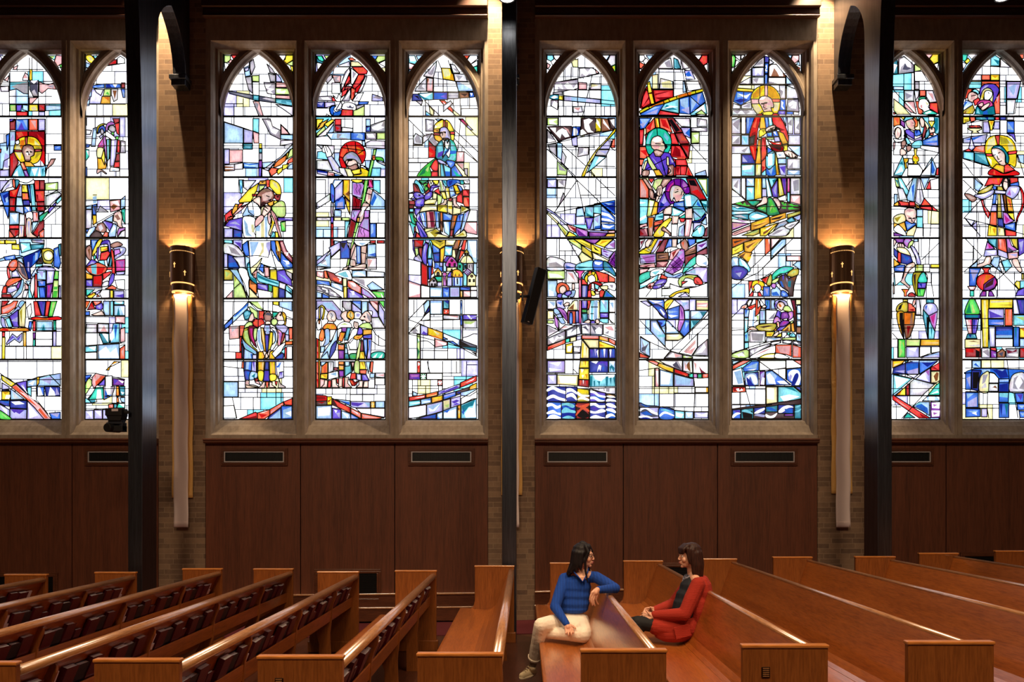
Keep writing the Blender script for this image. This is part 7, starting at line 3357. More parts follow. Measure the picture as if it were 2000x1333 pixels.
~.l 90,348 22,-8 20,8 6,40 -18,0 -12,-32 -12,32 -6,-16
~.w 92,360 16,-14 20,6 8,24 -12,8 -16,-32 -12,28
~.B 94,356 26,28 8,4 -28,0
V 145,334 20,-2 0,56 -20,0
~.u 148,348 16,-12 -6,24 -8,24
.w 148,384 8,-28 8,4 -2,26
b 168,334 24,-4 52,38 20,18 -96,2
.l 170,340 22,-6 20,18 -16,32 -24,0
.w 172,348 12,-8 16,20 8,24 -28,-4
.w 212,372 28,-2 16,14 -32,-2
b 250,326 56,-6 0,68 -26,2 -30,-24
~.w 256,344 16,-16 24,4 8,28 -8,28 -16,-4 -16,-20
~.B 268,384 12,-36 12,-8 4,16 -16,32
.u 256,360 8,-16 8,8 -8,20
f 39,394 51,0 0,20 -51,2
.R 40,396 48,0 -12,8 -32,8
.w 52,402 12,-2 2,10 8,-10 6,8 -20,4
- 39,391 267,0
- 87,394 23,82
- 70,418 0,100
- 167,391 0,77
e 170,394 43,0 0,66 -43,4
.w 174,398 26,2 0,44 -26,-4
c 216,394 60,0 30,24 0,22 -90,20
.w 224,432 36,-8 40,8 -60,20
.T 240,396 32,0 24,20
B 280,394 22,0 4,18
- 39,462 185,0
e 170,464 22,-1 -22,5
N 39,480 267,-38 0,76 -267,0
b 39,484 31,-2 0,36 -31,0
.v 40,486 28,0 -2,14
~.w 40,504 16,-10 14,4 -14,6 -16,12
T 72,482 48,-6 0,42 -48,0
.k 76,492 40,-4 0,28 -36,0
~.c 74,490 14,-8 20,8 10,10 -26,-6
B 122,476 44,-4 0,28 -44,0
~.w 120,500 16,-14 28,-10 -4,10 -24,12
~.u 124,504 16,-4 24,4 -4,8 -24,-4
T 168,472 46,-6 0,26 -46,0
~.b 170,476 18,-2 24,14 -28,-2
~.w 168,500 20,8 24,-12 -12,18 -28,0
B 216,464 61,0 0,34 -61,0
~.w 216,492 16,-18 24,-8 20,8 -20,2 -24,18
.b 240,480 32,0 0,16 -24,0
V 240,500 36,-1 0,9 -36,0
T 280,464 26,-2 0,56 -26,0
~.c 280,474 16,-8 10,-2 -10,10
~.c 280,492 16,-8 10,-4 -10,12
@ 1720 95
p 172,22 30,0 -14,20
y 203,22 23,0 0,30 -20,10 -15,-20
w 209,62 17,-6 -4,27
a 70,38 22,-8 38,34 0,28 -60,8
.w 76,44 16,-8 24,16 4,24 -16,-8 -8,-12 -16,16 -6,24
.A 96,56 8,16 16,4 8,-16 -4,16 -20,8 -18,-2
T 50,44 16,2 2,53 -18,1
.w 52,60 14,4 -6,12 -8,20
q 133,60 27,20 -4,6 -23,4
- 50,102 80,-8 32,-6
- 91,100 0,124
- 131,64 0,98
w 133,90 29,-1 24,39 -52,0
l 50,148 40,1 0,12 -40,0
.w 54,152 32,1 0,4
a 134,130 17,0 0,30 -17,0
- 151,128 45,0
- 151,128 0,60
- 50,162 154,1
W 93,164 37,0 0,42 -37,0
.a 96,172 28,12 -24,16
W 132,164 19,0 -3,24 -12,16
f 153,163 23,0 0,23 -23,0
W 178,164 26,0 16,44 -28,4 -14,-24
.p 184,172 20,4 4,28
p 93,208 38,-1 9,49 -24,-8 -23,-20
.w 96,210 36,38 6,8 -6,-16 -28,-30
- 52,164 84,92
e 51,196 35,28 30,34 -52,0 -13,-16
.q 52,198 2,42 12,16 -6,2 -9,-14
r 50,248 10,8 -10,2
f 136,206 12,0 8,30 10,8 -6,14 -12,-2
r 192,212 30,0 4,44 -26,-16 -9,-4
.f 196,216 24,0 0,24
~G 148,196 6,-6 18,-1 6,7 -2,4 -26,2
.t 152,194 20,-2 0,4
~w 148,216 6,-16 22,-2 14,18 -4,12 6,12 -20,10 -8,-10 -14,-8
.p 156,220 8,0 0,16 -10,-6
.e 172,204 16,12 -6,8
t 164,256 6,-8 22,-8 28,12 0,6 -56,0
.w 172,252 20,-8 8,4 -20,8
o 50,268 26,0 0,36 -26,0
.f 54,272 18,0 -4,24
y 78,267 18,0 -8,12
V 78,278 16,10 2,24 -18,-14
.m 80,282 10,8 0,10
~c 91,280 9,-13 20,-1 8,6 -28,10 -7,6
o 128,268 18,16 -2,20 -16,8
.f 130,276 12,8 -4,16
c 136,267 15,0 -3,15
~s 98,288 8,-8 18,-4 10,16 -2,20 8,6 -8,4 -16,-6 -12,-10
.p 116,280 14,8 -2,20 -12,-4
.k 120,290 8,1 0,3
.k 126,300 5,2 -5,2
~w 50,312 10,-10 16,-2 14,12 2,40 -12,0 0,-32 -16,-12 -12,28
~s 54,320 10,-10 14,4 0,22 -8,16 -12,-4
.p 64,316 6,16 -4,12
~w 50,352 22,4 20,-2 -12,14 -20,-2
w 56,368 24,-4 2,52 -32,0 2,-32
~S 80,368 14,-10 6,14 -8,16 -10,2
~p 50,368 6,2 -2,22 -4,2
~s 76,396 10,-4 14,12 -4,12 -18,2
v 100,316 10,0 22,16 0,24 -24,-8 -14,-24
b 132,320 18,-2 10,18 -20,8 -8,-4
.B 136,322 12,-2 -8,16
u 96,332 36,24 28,-12 2,14 -30,4 -32,-14
c 94,320 10,28 16,24 -16,4 -8,-24
~c 120,376 16,-14 24,-2 2,24 -22,6 -18,-4
~S 100,384 16,-6 4,14 -14,12
c 148,268 16,0 12,36 -16,36 -6,-20
.w 152,288 8,32 -4,12
~s 152,276 8,-6 10,10 0,24 -10,4 -6,-16
~c 164,267 62,0 0,65 -26,-12 -16,-24
.T 208,272 16,0 0,44 -12,16
w 187,267 21,0 1,17 -21,0
~y 187,285 23,0 -6,17 -5,6 -5,-6
.e 192,287 13,0 -6,13
y 197,308 4,0 0,8 -4,0
~s 188,316 12,-8 10,4 0,16 -14,4 -6,-4
f 193,332 12,-3 1,9 -13,2
R 172,298 8,14 -10,36 -5,8 -3,-16
T 188,308 4,28 -8,12 -12,8 4,-24
.c 180,316 6,16 -10,16
R 90,340 8,8 -2,8
b 163,360 61,-24 2,48 -62,-6
.l 172,364 48,-20 0,16
.u 172,372 48,-4 0,12
w 156,380 70,6 0,22 -70,-16
- 132,390 0,28
- 88,418 138,0
- 172,396 0,64
y 130,392 12,0 -3,24 10,12 0,12 -8,5 6,7 -21,0 6,-7 -9,-7 1,-14 8,-8
.e 134,394 4,0 0,22
.o 128,424 16,0 0,12
y 85,430 24,0 -4,13 -6,5 4,21 -12,0 3,-21 -6,-6
.O 90,433 16,0 -10,13 4,20 -5,0
W 109,430 15,2 3,19 -21,-1
c 86,418 10,54 -14,26 -32,-2
.T 72,452 12,-12 4,16
.w 56,492 24,-32 8,20
w 106,454 42,0 16,22 -8,22 -51,0
l 155,496 45,-70 18,44 -6,28
.w 160,494 32,-50 0,50
.b 200,440 12,36 -8,16 -8,-8
- 224,410 -69,86
- 198,426 -2,70
r 218,470 8,-4 0,30 -11,0
c 430,36 18,-10 18,12 -2,30 -34,0
.T 440,40 24,8 -4,16
W 468,38 42,36 -42,-2
- 400,68 108,6
- 430,36 0,66
- 466,38 0,298
t 320,22 20,2 -4,20 -8,6 -8,-4
w 342,22 30,0 -16,20
y 328,51 14,-14 9,10 -13,13
w 320,52 16,8 -14,26
.p 322,72 6,4 -6,8
g 532,22 8,0 0,10
f 543,22 16,0 0,18 -9,-2
W 356,102 38,1 0,22 -42,0
f 395,103 33,0 0,20 -33,0
y 430,102 34,0 0,22 -34,0
.O 432,105 30,0 -14,11
f 395,128 69,0 0,32 -16,-20 -24,-3 -20,5 -9,6
- 356,126 192,1
c 344,130 50,0 0,26 -50,0
- 490,128 0,130
u 493,130 55,0 -16,66 -39,0
.l 498,152 34,-16 -12,48
W 493,200 35,0 -8,56 -27,0
- 548,130 -24,126
- 468,198 91,1
- 468,222 22,0
- 528,230 31,0
f 340,158 28,0 -20,14 -8,20 -12,6
~c 356,164 12,-6 16,10 -4,12
~s 340,188 8,-16 20,-2 12,10 -2,16 -18,14 -16,-6
.p 352,176 16,0 0,24 -16,0
- 354,186 18,-4
r 362,204 20,-12 12,16 -26,16
~v 390,200 -2,-40 16,-18 22,-5 22,5 15,18 -7,24 -16,32 -10,-28 2,-28 -16,-4 -16,8
.u 394,188 0,-28 14,-14 16,-4 -20,18
~e 390,192 10,-28 20,-10 18,14 2,20 -4,24 -10,-8 4,-28 -14,-4 -12,16 -4,16 -12,0
.y 394,188 10,-20 8,-6 -12,38
~w 406,172 14,-8 16,8 -2,16 -14,14 -14,-2
- 420,172 4,4
~P 376,220 16,-18 36,2 12,20 -10,8 -6,16 -24,-8
.m 384,216 16,-10 -8,14
~s 392,236 8,-12 24,-12 0,12 -24,18
~p 380,222 16,-12 6,8 -6,10
~T 368,256 8,-30 24,18 28,-16 16,0 4,30 -78,0
.c 374,252 6,-20 8,24
.b 400,248 16,-8 4,18 -20,0
f 442,212 24,-44 0,88 -18,0
.r 448,216 16,-40 -4,32
.p 452,192 10,-8 -6,32
l 322,236 10,-36 26,12 2,8 -38,24
.w 326,232 26,-16 -26,24
.b 328,208 12,2 -16,18
Y 322,244 38,-24 8,20 -8,16 -38,0
.y 336,256 24,-32 -12,32
.n 324,254 12,-14 -4,16
y 322,267 24,0 2,17 -26,10
.Y 326,276 18,0 0,8 -16,4
f 348,268 20,-1 2,15 -18,6
T 370,267 74,0 0,13 -72,0
.c 388,268 6,4 2,8
.B 404,268 16,0 0,12
r 448,267 15,0 0,13 -16,0
B 466,267 23,0 0,13 -23,0
W 493,267 27,0 0,13 -27,0
~- 322,296 78,-14 60,-2 99,5
- 340,296 0,36
- 396,282 0,50
~e 341,311 53,0 -10,11 -8,2 8,7 -28,0 4,-7 -12,-4
R 344,302 42,-1 8,7 -6,4 -42,0
.r 352,302 8,0 0,8
.f 366,302 10,0 -2,8
y 420,282 24,0 -6,22 -2,16 -8,0 -2,-16
.O 426,286 14,0 -8,18
u 400,286 20,0 6,30 0,14 -26,0
u 445,286 19,0 0,30 -24,0
b 493,285 29,0 0,45 -29,0
.l 496,288 24,32 -24,-4
v 493,333 29,0 6,33 -16,-22
- 466,282 0,54
- 322,332 237,0
u 322,352 30,-6 64,-10 -8,34 -86,0
.b 328,356 72,-16 -40,20
- 322,370 237,1
u 353,347 15,41 -14,12 -11,-8
.w 354,356 6,28 -8,8
r 324,400 20,-8 14,10 -18,1
f 358,402 12,-18 36,-6 2,30
.p 372,388 32,-6 -4,18
c 322,404 42,2 0,34 -42,-10
T 366,408 42,4 16,48 -58,-18
.c 376,416 32,4 8,28
- 322,432 110,34
- 364,442 0,56
- 394,452 0,44
~y 408,408 0,-32 16,-28 36,-9 40,9 24,28 6,48 -6,40 -28,-12 -56,16 -20,-24
.e 414,400 6,-40 24,-16 4,32
.w 416,424 16,12 0,20
.e 492,352 24,24 4,20 -20,4
.y 500,420 26,-2 -4,34 -18,-4
.Y 464,344 28,8 12,20 -36,4
r 446,342 18,-3 -2,39 -6,0
.f 450,344 6,0 2,32
r 410,412 26,0 0,10 -24,-1
r 496,404 36,-4 -2,12 -32,3
~T 434,390 14,-10 20,0 20,20 12,24 -2,24 -10,-4 -2,-28 -22,-22 -24,0
.l 448,386 16,0 8,6
~s 432,396 12,-6 20,4 20,18 2,32 4,12 -18,2 -20,-18 -16,-24
.w 436,400 16,-4 8,28 -16,-4
- 440,418 8,-2
- 458,410 8,-3
- 454,420 4,14 5,-1
- 462,444 10,-4
O 436,468 16,-16 30,8 0,30
.y 444,466 12,-8 22,14
r 482,458 14,-6 28,24 -42,12
.f 486,464 14,-6 16,14
.e 460,462 36,10 24,4 -32,-6
~r 424,496 12,-26 44,20 44,-12 12,18
.f 436,488 8,-12 4,20
- 322,446 38,50
l 532,416 27,0 0,36 -23,-8
- 534,416 25,80
@ 1720 335
q 54,26 12,1 8,35 -14,0
.T 56,32 10,4 4,24
c 66,27 14,0 30,53 -8,16 -28,-34
.w 72,32 24,40 -16,-12
l 126,27 16,0 -12,93 -28,-6 0,-14
.b 120,60 12,-12 -6,68
- 80,27 30,53
- 126,27 -26,33
W 146,28 6,0 18,88 -16,18 -20,-14
.a 148,40 12,76 -8,12
l 155,27 35,0 -20,45
w 192,36 34,-9 0,45 -30,0
r 192,34 4,37 -20,0
- 60,63 16,0
- 142,72 84,1
l 52,90 12,0 0,30 -12,8
W 64,66 22,2 18,44 -32,4
~O 50,134 16,-14 10,14
r 68,116 42,6 0,18 -40,-4
.f 72,120 34,4 -2,8
r 111,120 21,0 4,22 -25,-2
O 134,126 18,12 -2,7 -14,-2
r 170,106 28,30 -44,2
.f 172,112 16,20 -24,2
r 154,139 44,-1 2,16 -46,-8
r 200,136 24,21 -22,-3
- 50,136 176,-2
- 50,136 174,22
~s 92,172 2,-20 18,-9 22,5 5,20 -7,28 -12,8 -20,-12
.p 96,156 16,-8 20,4 -20,8
.p 100,172 16,4 -4,12
k 108,184 10,-1 -2,3
k 124,185 8,-2 -2,3
- 120,186 0,10 5,0
l 140,150 24,0 0,28 -24,0
c 140,179 24,0 0,43 -24,-2
- 164,150 0,104
- 198,156 -6,98
- 196,208 32,0
- 140,222 88,1
~e 50,180 22,-12 20,2 4,26 -32,12 -14,-8
.Y 52,184 28,-8 -16,24
O 50,202 16,6 -16,22
O 68,208 24,-10 8,34 -4,4
b 93,198 7,-4 20,11 15,-3 1,8 -34,24
.l 100,208 28,0 -24,16
~w 50,232 18,-22 28,30 -2,13
e 102,236 34,-24 2,12 -10,30 -30,-1
V 50,240 22,6 22,7 -44,1
V 50,264 40,0 2,16 -32,0
.m 60,266 24,2 -12,8
~m 88,280 8,-16 20,2 10,10 -10,12 -12,12
.u 92,276 12,-8 8,12
~q 106,302 2,-18 12,-12 8,4 -8,16
~s 50,268 10,8 -8,18 -2,0
~s 64,296 2,-12 20,0 6,14 -16,4
- 72,286 2,12
- 80,285 2,13
~u 114,294 14,2 16,24 12,42 -16,0 -4,-26 -12,-20
.w 124,300 16,24 10,36 -6,-16
~- 116,296 16,36 8,30
~e 60,300 36,2 18,22 -2,10 -28,-6
.w 68,304 28,4 4,12
B 50,300 16,16 -2,28 -14,-16
r 66,316 12,4 0,42 -14,-10
.f 69,320 5,2 0,30
B 78,320 38,12 8,22 -20,12 -26,-6
.b 84,328 28,12 -12,12
O 50,342 24,22 -24,12
b 50,374 26,-8 18,2 -4,26 -38,-2
.u 60,384 28,-12 -4,18
~s 98,370 18,-10 14,-2 2,14 -20,16 -16,28 0,16 18,20 -6,6 -16,-14 -16,-12 10,-16 6,-24
.w 104,372 16,-6 -12,18 -10,16
w 52,396 36,0 -8,32 -24,20
q 136,366 29,0 0,28 -33,0
.Y 138,368 8,0 -2,24
y 194,365 34,0 0,15 -34,0
w 166,365 24,0 0,29 -24,0
~Y 132,394 36,0 -10,10 -14,28 -2,57 -14,-29 -6,-40
.N 126,408 10,-8 -2,72
~t 144,434 10,-30 14,-8 10,20 0,19
.c 156,408 12,-8 -4,16
v 144,437 34,0 -4,21 -31,0
.B 148,440 12,0 0,16
g 142,460 32,0 -8,30 -24,0
.G 146,462 8,0 0,26
~- 172,396 10,24 -16,70
- 50,396 178,0
- 182,436 14,0 10,54
- 196,396 0,40
- 146,262 2,66
- 190,262 -4,102
- 228,280 -70,68
l 128,266 16,0 0,10 -16,0
f 80,462 30,0 -10,14 0,14 -10,0 0,-14
.O 86,464 8,0 2,24
~R 105,490 5,-12 14,-2 10,14
.r 112,480 12,0 0,6
s 47,436 5,16 0,28 -5,0
~S 326,92 14,-4 20,8 14,12 -12,12 -14,-4
.s 332,94 16,2 20,12 -16,2
.k 340,108 16,10 -4,2
- 362,28 0,44
l 366,28 32,28 -18,24 -14,-10
- 374,28 26,26
- 322,36 58,56
- 352,62 -26,26
r 424,26 -4,2 -16,32 32,-8 28,4 16,-30
.f 432,30 12,0 0,20
.o 452,28 12,0 -4,24
r 502,26 32,0 2,16 -30,8
.f 508,32 24,0 -4,8
~k 472,48 8,-22 16,0 6,26 -6,28 -16,-4
~s 476,52 8,-22 10,2 2,24 -2,20 -12,-4
- 482,40 12,4
b 504,50 34,-8 2,18 -34,2
~Y 388,76 48,-24 0,12 -20,20 -36,4
.e 396,76 36,-16 -12,16
b 437,56 15,4 -2,14 -12,-2
Y 454,60 18,0 8,16 -26,0
~u 366,94 34,-6 40,-16 -4,20 -36,18 -28,-8
.w 376,94 36,-6 24,-8 -32,20
u 444,74 44,4 0,12 -44,-2
.w 446,78 40,4 0,3
~u 486,88 16,-28 36,0 2,20 -20,26 -24,0
.m 492,92 12,-20 4,24
.w 508,68 24,-2 -8,22
r 390,114 10,-2 4,24 22,28 -6,22 -16,-26
.p 394,116 6,4 20,48 -2,8
~r 542,60 16,28 -2,52 -24,52 -4,40 0,-44 20,-48 0,-48
.p 550,80 4,40 -6,24
b 440,90 12,0 -4,38 -14,2
.l 442,96 4,0 -6,32
u 434,132 18,0 0,26 -24,0
Y 456,90 10,0 8,94 -20,0
.e 458,96 4,0 2,84
u 466,90 8,2 10,64 -6,52 -6,-24
n 476,92 12,2 8,66 26,36 -36,-36
O 488,96 22,12 8,54 -26,-2
.f 492,108 14,4 6,44
y 494,164 24,0 4,30 -18,-10
m 476,160 16,4 28,32 -34,14 -8,-6
.P 480,168 24,24 -16,12
f 428,160 24,0 0,54 -28,-4
.o 434,164 6,0 -4,44
B 456,186 20,0 4,34 -24,-6
b 482,210 42,-10 2,36 -42,-12
.l 488,212 32,-4 -4,16
- 414,206 145,42
- 322,184 98,24
u 328,186 40,8 -16,22
.w 336,190 24,6 -8,12
u 354,216 20,-20 0,38
y 420,210 32,10 0,34 -36,0
.Y 424,216 6,2 -2,34
.O 434,224 14,0 -4,24
e 456,218 24,6 4,30 -28,0
.Y 460,224 6,0 -2,28
r 484,228 44,10 0,16 -42,0
.f 490,232 30,8 0,10
- 374,120 0,136
- 390,112 -64,70 62,72
- 344,116 0,42
- 324,158 235,0
- 324,216 96,2
- 436,130 123,0
b 438,262 14,0 0,42 -36,-28 0,-14
T 414,264 38,0 0,38 -28,-14
.c 424,268 24,0 -4,28
m 414,276 30,28 -38,4
.P 418,284 18,16 -16,2
f 456,262 30,0 6,58 -36,-14
.p 460,268 10,0 -2,40
.R 478,268 4,0 4,44
Y 504,262 28,0 2,46 -18,-16
.y 512,264 8,0 8,36
m 488,264 12,0 10,28 24,16 -40,12
.A 496,296 20,16 -20,4
u 406,308 46,-2 2,24 -54,4
.w 412,314 36,-2 -8,14
u 456,306 36,14 4,24 -24,-8 -16,-6
p 494,320 40,-4 2,24 -40,6
.u 500,326 32,-4 -4,14
v 534,262 25,0 0,58 -21,12
.u 538,280 18,-8 -8,44
~s 410,336 18,0 -2,26 -26,12 -32,2 12,-12 20,-8
.w 412,340 10,0 -6,20
~s 512,346 20,-2 10,24 8,20 -6,8 -12,-8 -18,-24
l 440,336 24,0 -4,32 12,28 -32,-20 -12,-16
c 466,354 30,-10 16,28 -26,24
~- 464,336 22,62
~- 464,356 -16,36
- 328,264 64,68
- 396,330 -72,64
- 428,364 48,38 68,70
- 512,372 -88,80
l 346,376 30,-24 -2,24
- 360,294 -2,66
- 324,318 34,0
- 376,264 0,88
b 344,380 46,0 -18,40 -2,30 -26,0
.u 348,384 32,4 -20,44
c 392,376 48,0 -24,-10
- 324,399 235,0
r 392,379 35,0 -9,11 2,10 -18,0 0,-10
.f 400,382 12,0 -4,8
.R 402,394 18,0 0,6 -18,0
~r 372,432 8,-20 20,-10 30,2 22,20 0,20 -16,20 -36,4 -22,-16
.f 378,432 6,-16 20,-8 -12,20 -4,24
.o 408,406 24,2 -16,20 -20,28
V 400,466 0,-22 20,-16 24,-14 8,18 -8,24 -24,12
.N 404,460 4,-18 32,-22 -4,24
.P 444,420 6,16 -10,20
V 394,470 16,0 0,20 -26,0
.P 398,472 6,0 -4,16
V 420,470 12,0 10,20 -24,0
p 337,451 35,0 -10,15 -15,0
.w 344,454 16,0 -6,8
t 347,468 15,0 0,22 -16,0
.c 350,470 4,0 0,18
y 520,442 8,-12 14,2 0,28 -6,2
.e 526,436 8,0 2,20
c 542,430 17,-2 0,28 -17,4
Y 548,402 8,0 0,22 -8,0
v 524,488 8,-20 27,-12 0,32
- 454,432 0,58
- 520,402 0,22
@ 1720 560
Y 86,52 18,0 0,10 -18,0
~Y 61,98 3,-22 22,-14 17,2 0,36
.k 66,92 6,-16 14,-10 -10,26
.y 80,76 12,-4 0,24
f 105,64 15,6 14,16 0,14 -29,0
.R 108,92 20,-4 0,10
~O 62,102 27,0 -3,50 4,52 -14,-24 -12,-40
.k 72,104 14,-1 0,57 6,42 -8,-2 -12,-56
.y 64,106 4,0 6,46 -4,-16
n 89,102 45,0 -4,48 -18,50 -16,6 -8,-54
.o 90,104 26,4 -4,40 -20,0
.R 100,156 16,0 -12,40
.O 124,104 6,0 -6,44
- 44,99 16,0
- 44,150 184,1
~s 122,72 4,-16 10,-4 -4,20 -8,6
.r 127,60 5,-4 -4,16
W 136,52 14,0 6,60 -20,0
- 136,115 26,0
T 176,52 30,0 0,14 -30,0
.c 180,54 12,0 0,10
~u 166,92 6,-20 20,-6 20,6 8,26 -34,18
.b 172,80 8,-6 -4,22
.w 180,72 20,0 -8,24
T 164,92 22,24 -6,36 2,54 -10,-46 -9,-40
.k 178,120 10,4 -4,76 -6,-32
.c 168,100 8,16 -2,36
m 186,116 34,-17 -2,33 -8,44 -14,-24
.P 192,120 20,-12 -8,44
.u 214,106 4,-1 -6,55
c 188,132 22,46 -4,28 -22,2 1,-56
.T 192,148 8,20 -4,36
- 44,184 20,22
- 44,206 188,1
g 67,208 27,0 0,71 -27,0
.q 72,212 8,4 -4,24 8,16 -12,20
.y 86,216 4,24 -6,-16
q 98,208 55,0 -2,26 -53,0
.e 100,212 48,0 -4,8
O 155,208 75,0 0,25 -77,0
.y 160,212 64,0 -24,6
.e 160,222 64,-2 0,4
u 98,237 50,0 0,42 -50,0
.w 104,244 36,-4 -8,16
- 64,208 0,72
w 151,237 42,0 0,25 -43,16
w 196,237 34,0 0,19 -34,6
u 152,279 78,-23 0,23
.l 168,276 56,-16 0,8
O 44,292 50,-2 -14,14 -36,16
.y 48,296 32,-2 -28,14
.e 52,304 20,-2 -24,12
T 94,291 14,0 -12,9
B 48,320 46,-20 26,-6 28,2 -2,48 -102,-2
.b 98,304 46,-4 0,20 -44,20
.u 100,332 44,-12 0,22 -40,0
.u 52,332 40,-4 -2,12
b 148,292 72,0 -30,26 -38,24 -3,0
.B 152,294 64,0 -36,22
.l 120,292 100,0 -28,6 -68,-1
- 94,292 0,60
- 148,292 0,50
- 220,294 -176,140
r 194,318 34,-20 0,32 -34,0
.R 196,320 12,-4 16,12
- 44,344 186,0
- 44,342 84,20 96,22
u 98,345 46,0 -16,15
.w 104,347 32,0 -12,7
u 138,360 22,-20 31,-20 1,58 -60,-15
.w 144,358 24,-18 8,20 8,12
.m 172,332 16,-4 -2,24
e 194,333 35,-1 0,36 -13,10 -22,0
.n 204,352 12,-16 8,4 -4,28 -8,4
c 48,346 72,16 -48,42 -26,20
.w 52,352 56,12 -48,36
y 58,426 37,-34 0,35
.o 60,426 20,-18 -8,18
R 97,390 12,-10 1,47 -13,0
.r 99,396 5,-4 1,32
W 112,376 16,-13 80,21 -48,43 -49,0
t 228,376 0,50 -46,0 30,-38
.c 196,416 28,-32 0,16
.w 192,422 28,-14 4,8
- 44,427 186,1
- 111,427 0,45
l 160,448 20,-18 50,0 0,18
.w 164,444 12,-10 4,12
.w 186,432 22,0 0,14 -22,0
.w 216,432 12,2 0,12
l 124,470 24,-18 40,0 0,54 -28,-18
.b 132,470 20,-14 28,20 4,24
.c 128,466 20,-12 12,6
V 192,452 38,0 0,62 -38,0
.w 197,456 31,-2 -2,24 -28,-2
.m 202,460 18,4 -16,8
.w 196,486 32,0 -2,22 -28,2
.m 202,492 20,4 -18,8
r 44,424 148,92 -44,0 -104,-72
.f 48,432 92,64 20,16 -40,-24
.p 52,438 60,42 -32,-16
.R 148,496 36,19 -24,-1
- 172,416 -92,100
T 86,516 16,-22 30,20
.t 92,512 12,-12 16,12
- 44,472 32,0
y 390,52 30,0 -2,187 -22,0
.e 400,56 8,0 0,180 -6,0
.Y 394,56 2,176 4,0
.O 412,72 4,0 -2,52
- 390,127 28,0
y 422,52 92,0 -2,34 -92,0
.e 426,58 82,-2 0,6 -80,4
.Y 426,74 82,-2 0,4
u 418,89 61,0 0,37 -62,0
.v 420,96 56,24 -52,4
.b 418,129 61,0 0,25 -61,0
b 418,129 61,0 0,25 -61,0
.u 424,144 52,-4 0,12
f 483,89 29,0 0,66 -29,0
.o 488,92 8,0 -2,60
.p 502,92 4,0 -2,60
c 516,113 43,0 0,41 -43,0
.q 524,120 32,0 0,16
u 514,52 14,0 12,58 -24,0
.w 516,56 8,0 8,50 -12,0
B 528,52 31,0 0,58 -19,0
.v 532,56 12,0 10,52
~g 326,108 18,-56 20,0 20,56
.G 330,106 14,-42 8,42
.q 352,72 4,0 12,32 -12,2
.t 360,56 4,4 14,40
B 326,111 60,0 0,15 -60,0
.T 328,114 52,0 -4,9 -44,0
p 328,129 26,0 0,57 -14,0
.P 346,132 6,0 0,52
.w 332,132 4,0 7,48
v 355,129 25,0 -10,57 -15,0
.B 358,132 8,0 -4,52
.u 374,132 4,0 -8,36
T 336,187 32,0 6,18 -44,0
.B 340,190 12,0 -4,12
.c 358,190 6,0 4,12
- 326,127 62,0
- 326,154 64,1
- 388,52 0,187
e 326,208 61,0 0,32 -61,2
.n 332,218 28,-4 24,6 -24,-2
.W 332,232 52,-4 0,10
u 419,157 25,1 0,80 -21,0
.w 424,164 16,0 -4,68
B 446,158 67,0 0,45 -67,0
.b 448,176 62,-4 0,20 -62,-4
.l 448,192 62,0 0,10 -62,0
w 446,206 67,0 0,31 -67,0
b 516,160 22,0 -1,77 -21,0
.T 520,162 8,0 -2,74
y 540,164 19,0 0,38 -19,0
.o 542,166 16,0 -2,10
l 540,205 19,0 0,32 -19,0
R 328,242 59,0 2,36 -61,0
.r 328,244 32,2 0,14 -30,-2
.f 364,244 20,0 -4,12
.k 368,248 16,8 0,20 -16,0
W 391,242 33,0 0,38 -33,0
.a 394,256 22,-10 6,14 -2,16
V 426,248 23,8 0,24 -22,0
.u 436,264 11,0 -1,14
r 426,241 22,0 0,13 -22,-5
n 451,260 21,-15 12,11 -2,23 -31,0
.A 456,264 20,-8 -4,20
a 486,244 52,0 -2,35 -50,0
.d 488,248 24,8 16,-10 0,10 -36,8
.w 492,268 40,-4 0,12
R 540,242 19,0 0,38 -19,0
.r 546,246 12,0 -2,14
l 354,291 34,0 0,29 -34,0
.b 360,308 8,-8 16,18
- 328,320 231,0
- 352,290 0,114
- 390,290 0,38
- 426,290 2,46
- 490,290 8,70
~b 328,336 32,-12 64,-2 68,2 67,4 0,16 -39,0 -20,24 -42,0 -18,-28 -40,0 -20,36 -52,-32
.l 390,326 34,-1 0,9 -28,6
.B 432,326 52,0 12,30 -32,4 -16,-20
.l 452,326 28,0 -8,6
b 328,340 22,-2 0,66 -22,0
.u 332,360 16,-8 -2,44
B 352,328 38,2 -10,30 -2,50 -26,-6
.k 356,336 26,0 -8,64 -18,0
~e 382,410 2,-50 16,-20 20,-2 -2,74
.a 396,348 20,-4 -12,32 -12,8
.W 388,400 16,-24 8,20
w 422,338 18,4 16,18 0,18 -36,0
W 419,381 36,0 0,30 -37,0
.n 428,400 16,-12 8,12 -16,-4
b 458,362 40,0 -3,92 -38,0
.B 460,384 34,-4 0,34 -34,0
.l 460,366 36,-2 -1,8 -35,2
.c 460,418 34,0 -2,18 -32,-4
- 457,378 41,0
- 457,416 39,0
~W 500,412 6,-56 26,-18 27,6 0,68
.a 512,400 4,-40 20,-12 -8,12 -8,20 12,24
.a 536,400 16,-24 -12,-24 18,20 -2,32
.w 524,372 12,-16 12,16 -12,24
- 328,412 231,2
b 328,414 50,2 0,58 -50,0
.u 336,452 36,-20 0,38 -36,2
.l 332,420 28,0 -24,20
b 328,478 58,2 0,30 -58,2
.l 336,488 40,-2 -8,14
.w 352,496 16,-4 4,12
u 390,478 22,0 0,33 -22,0
- 382,414 0,62
- 414,416 -2,60 6,38
- 328,476 128,1
b 458,457 39,0 0,57 -39,0
.B 460,460 12,0 -4,52
.T 480,460 14,0 -6,52
- 498,456 61,1
b 520,418 34,0 0,36 -28,0
.v 528,422 22,0 -6,26
b 528,460 31,0 0,24 -29,0
.l 534,466 24,0 -10,12
b 536,488 23,0 0,26 -19,0
.l 540,496 18,0 -6,12
- 516,418 16,96
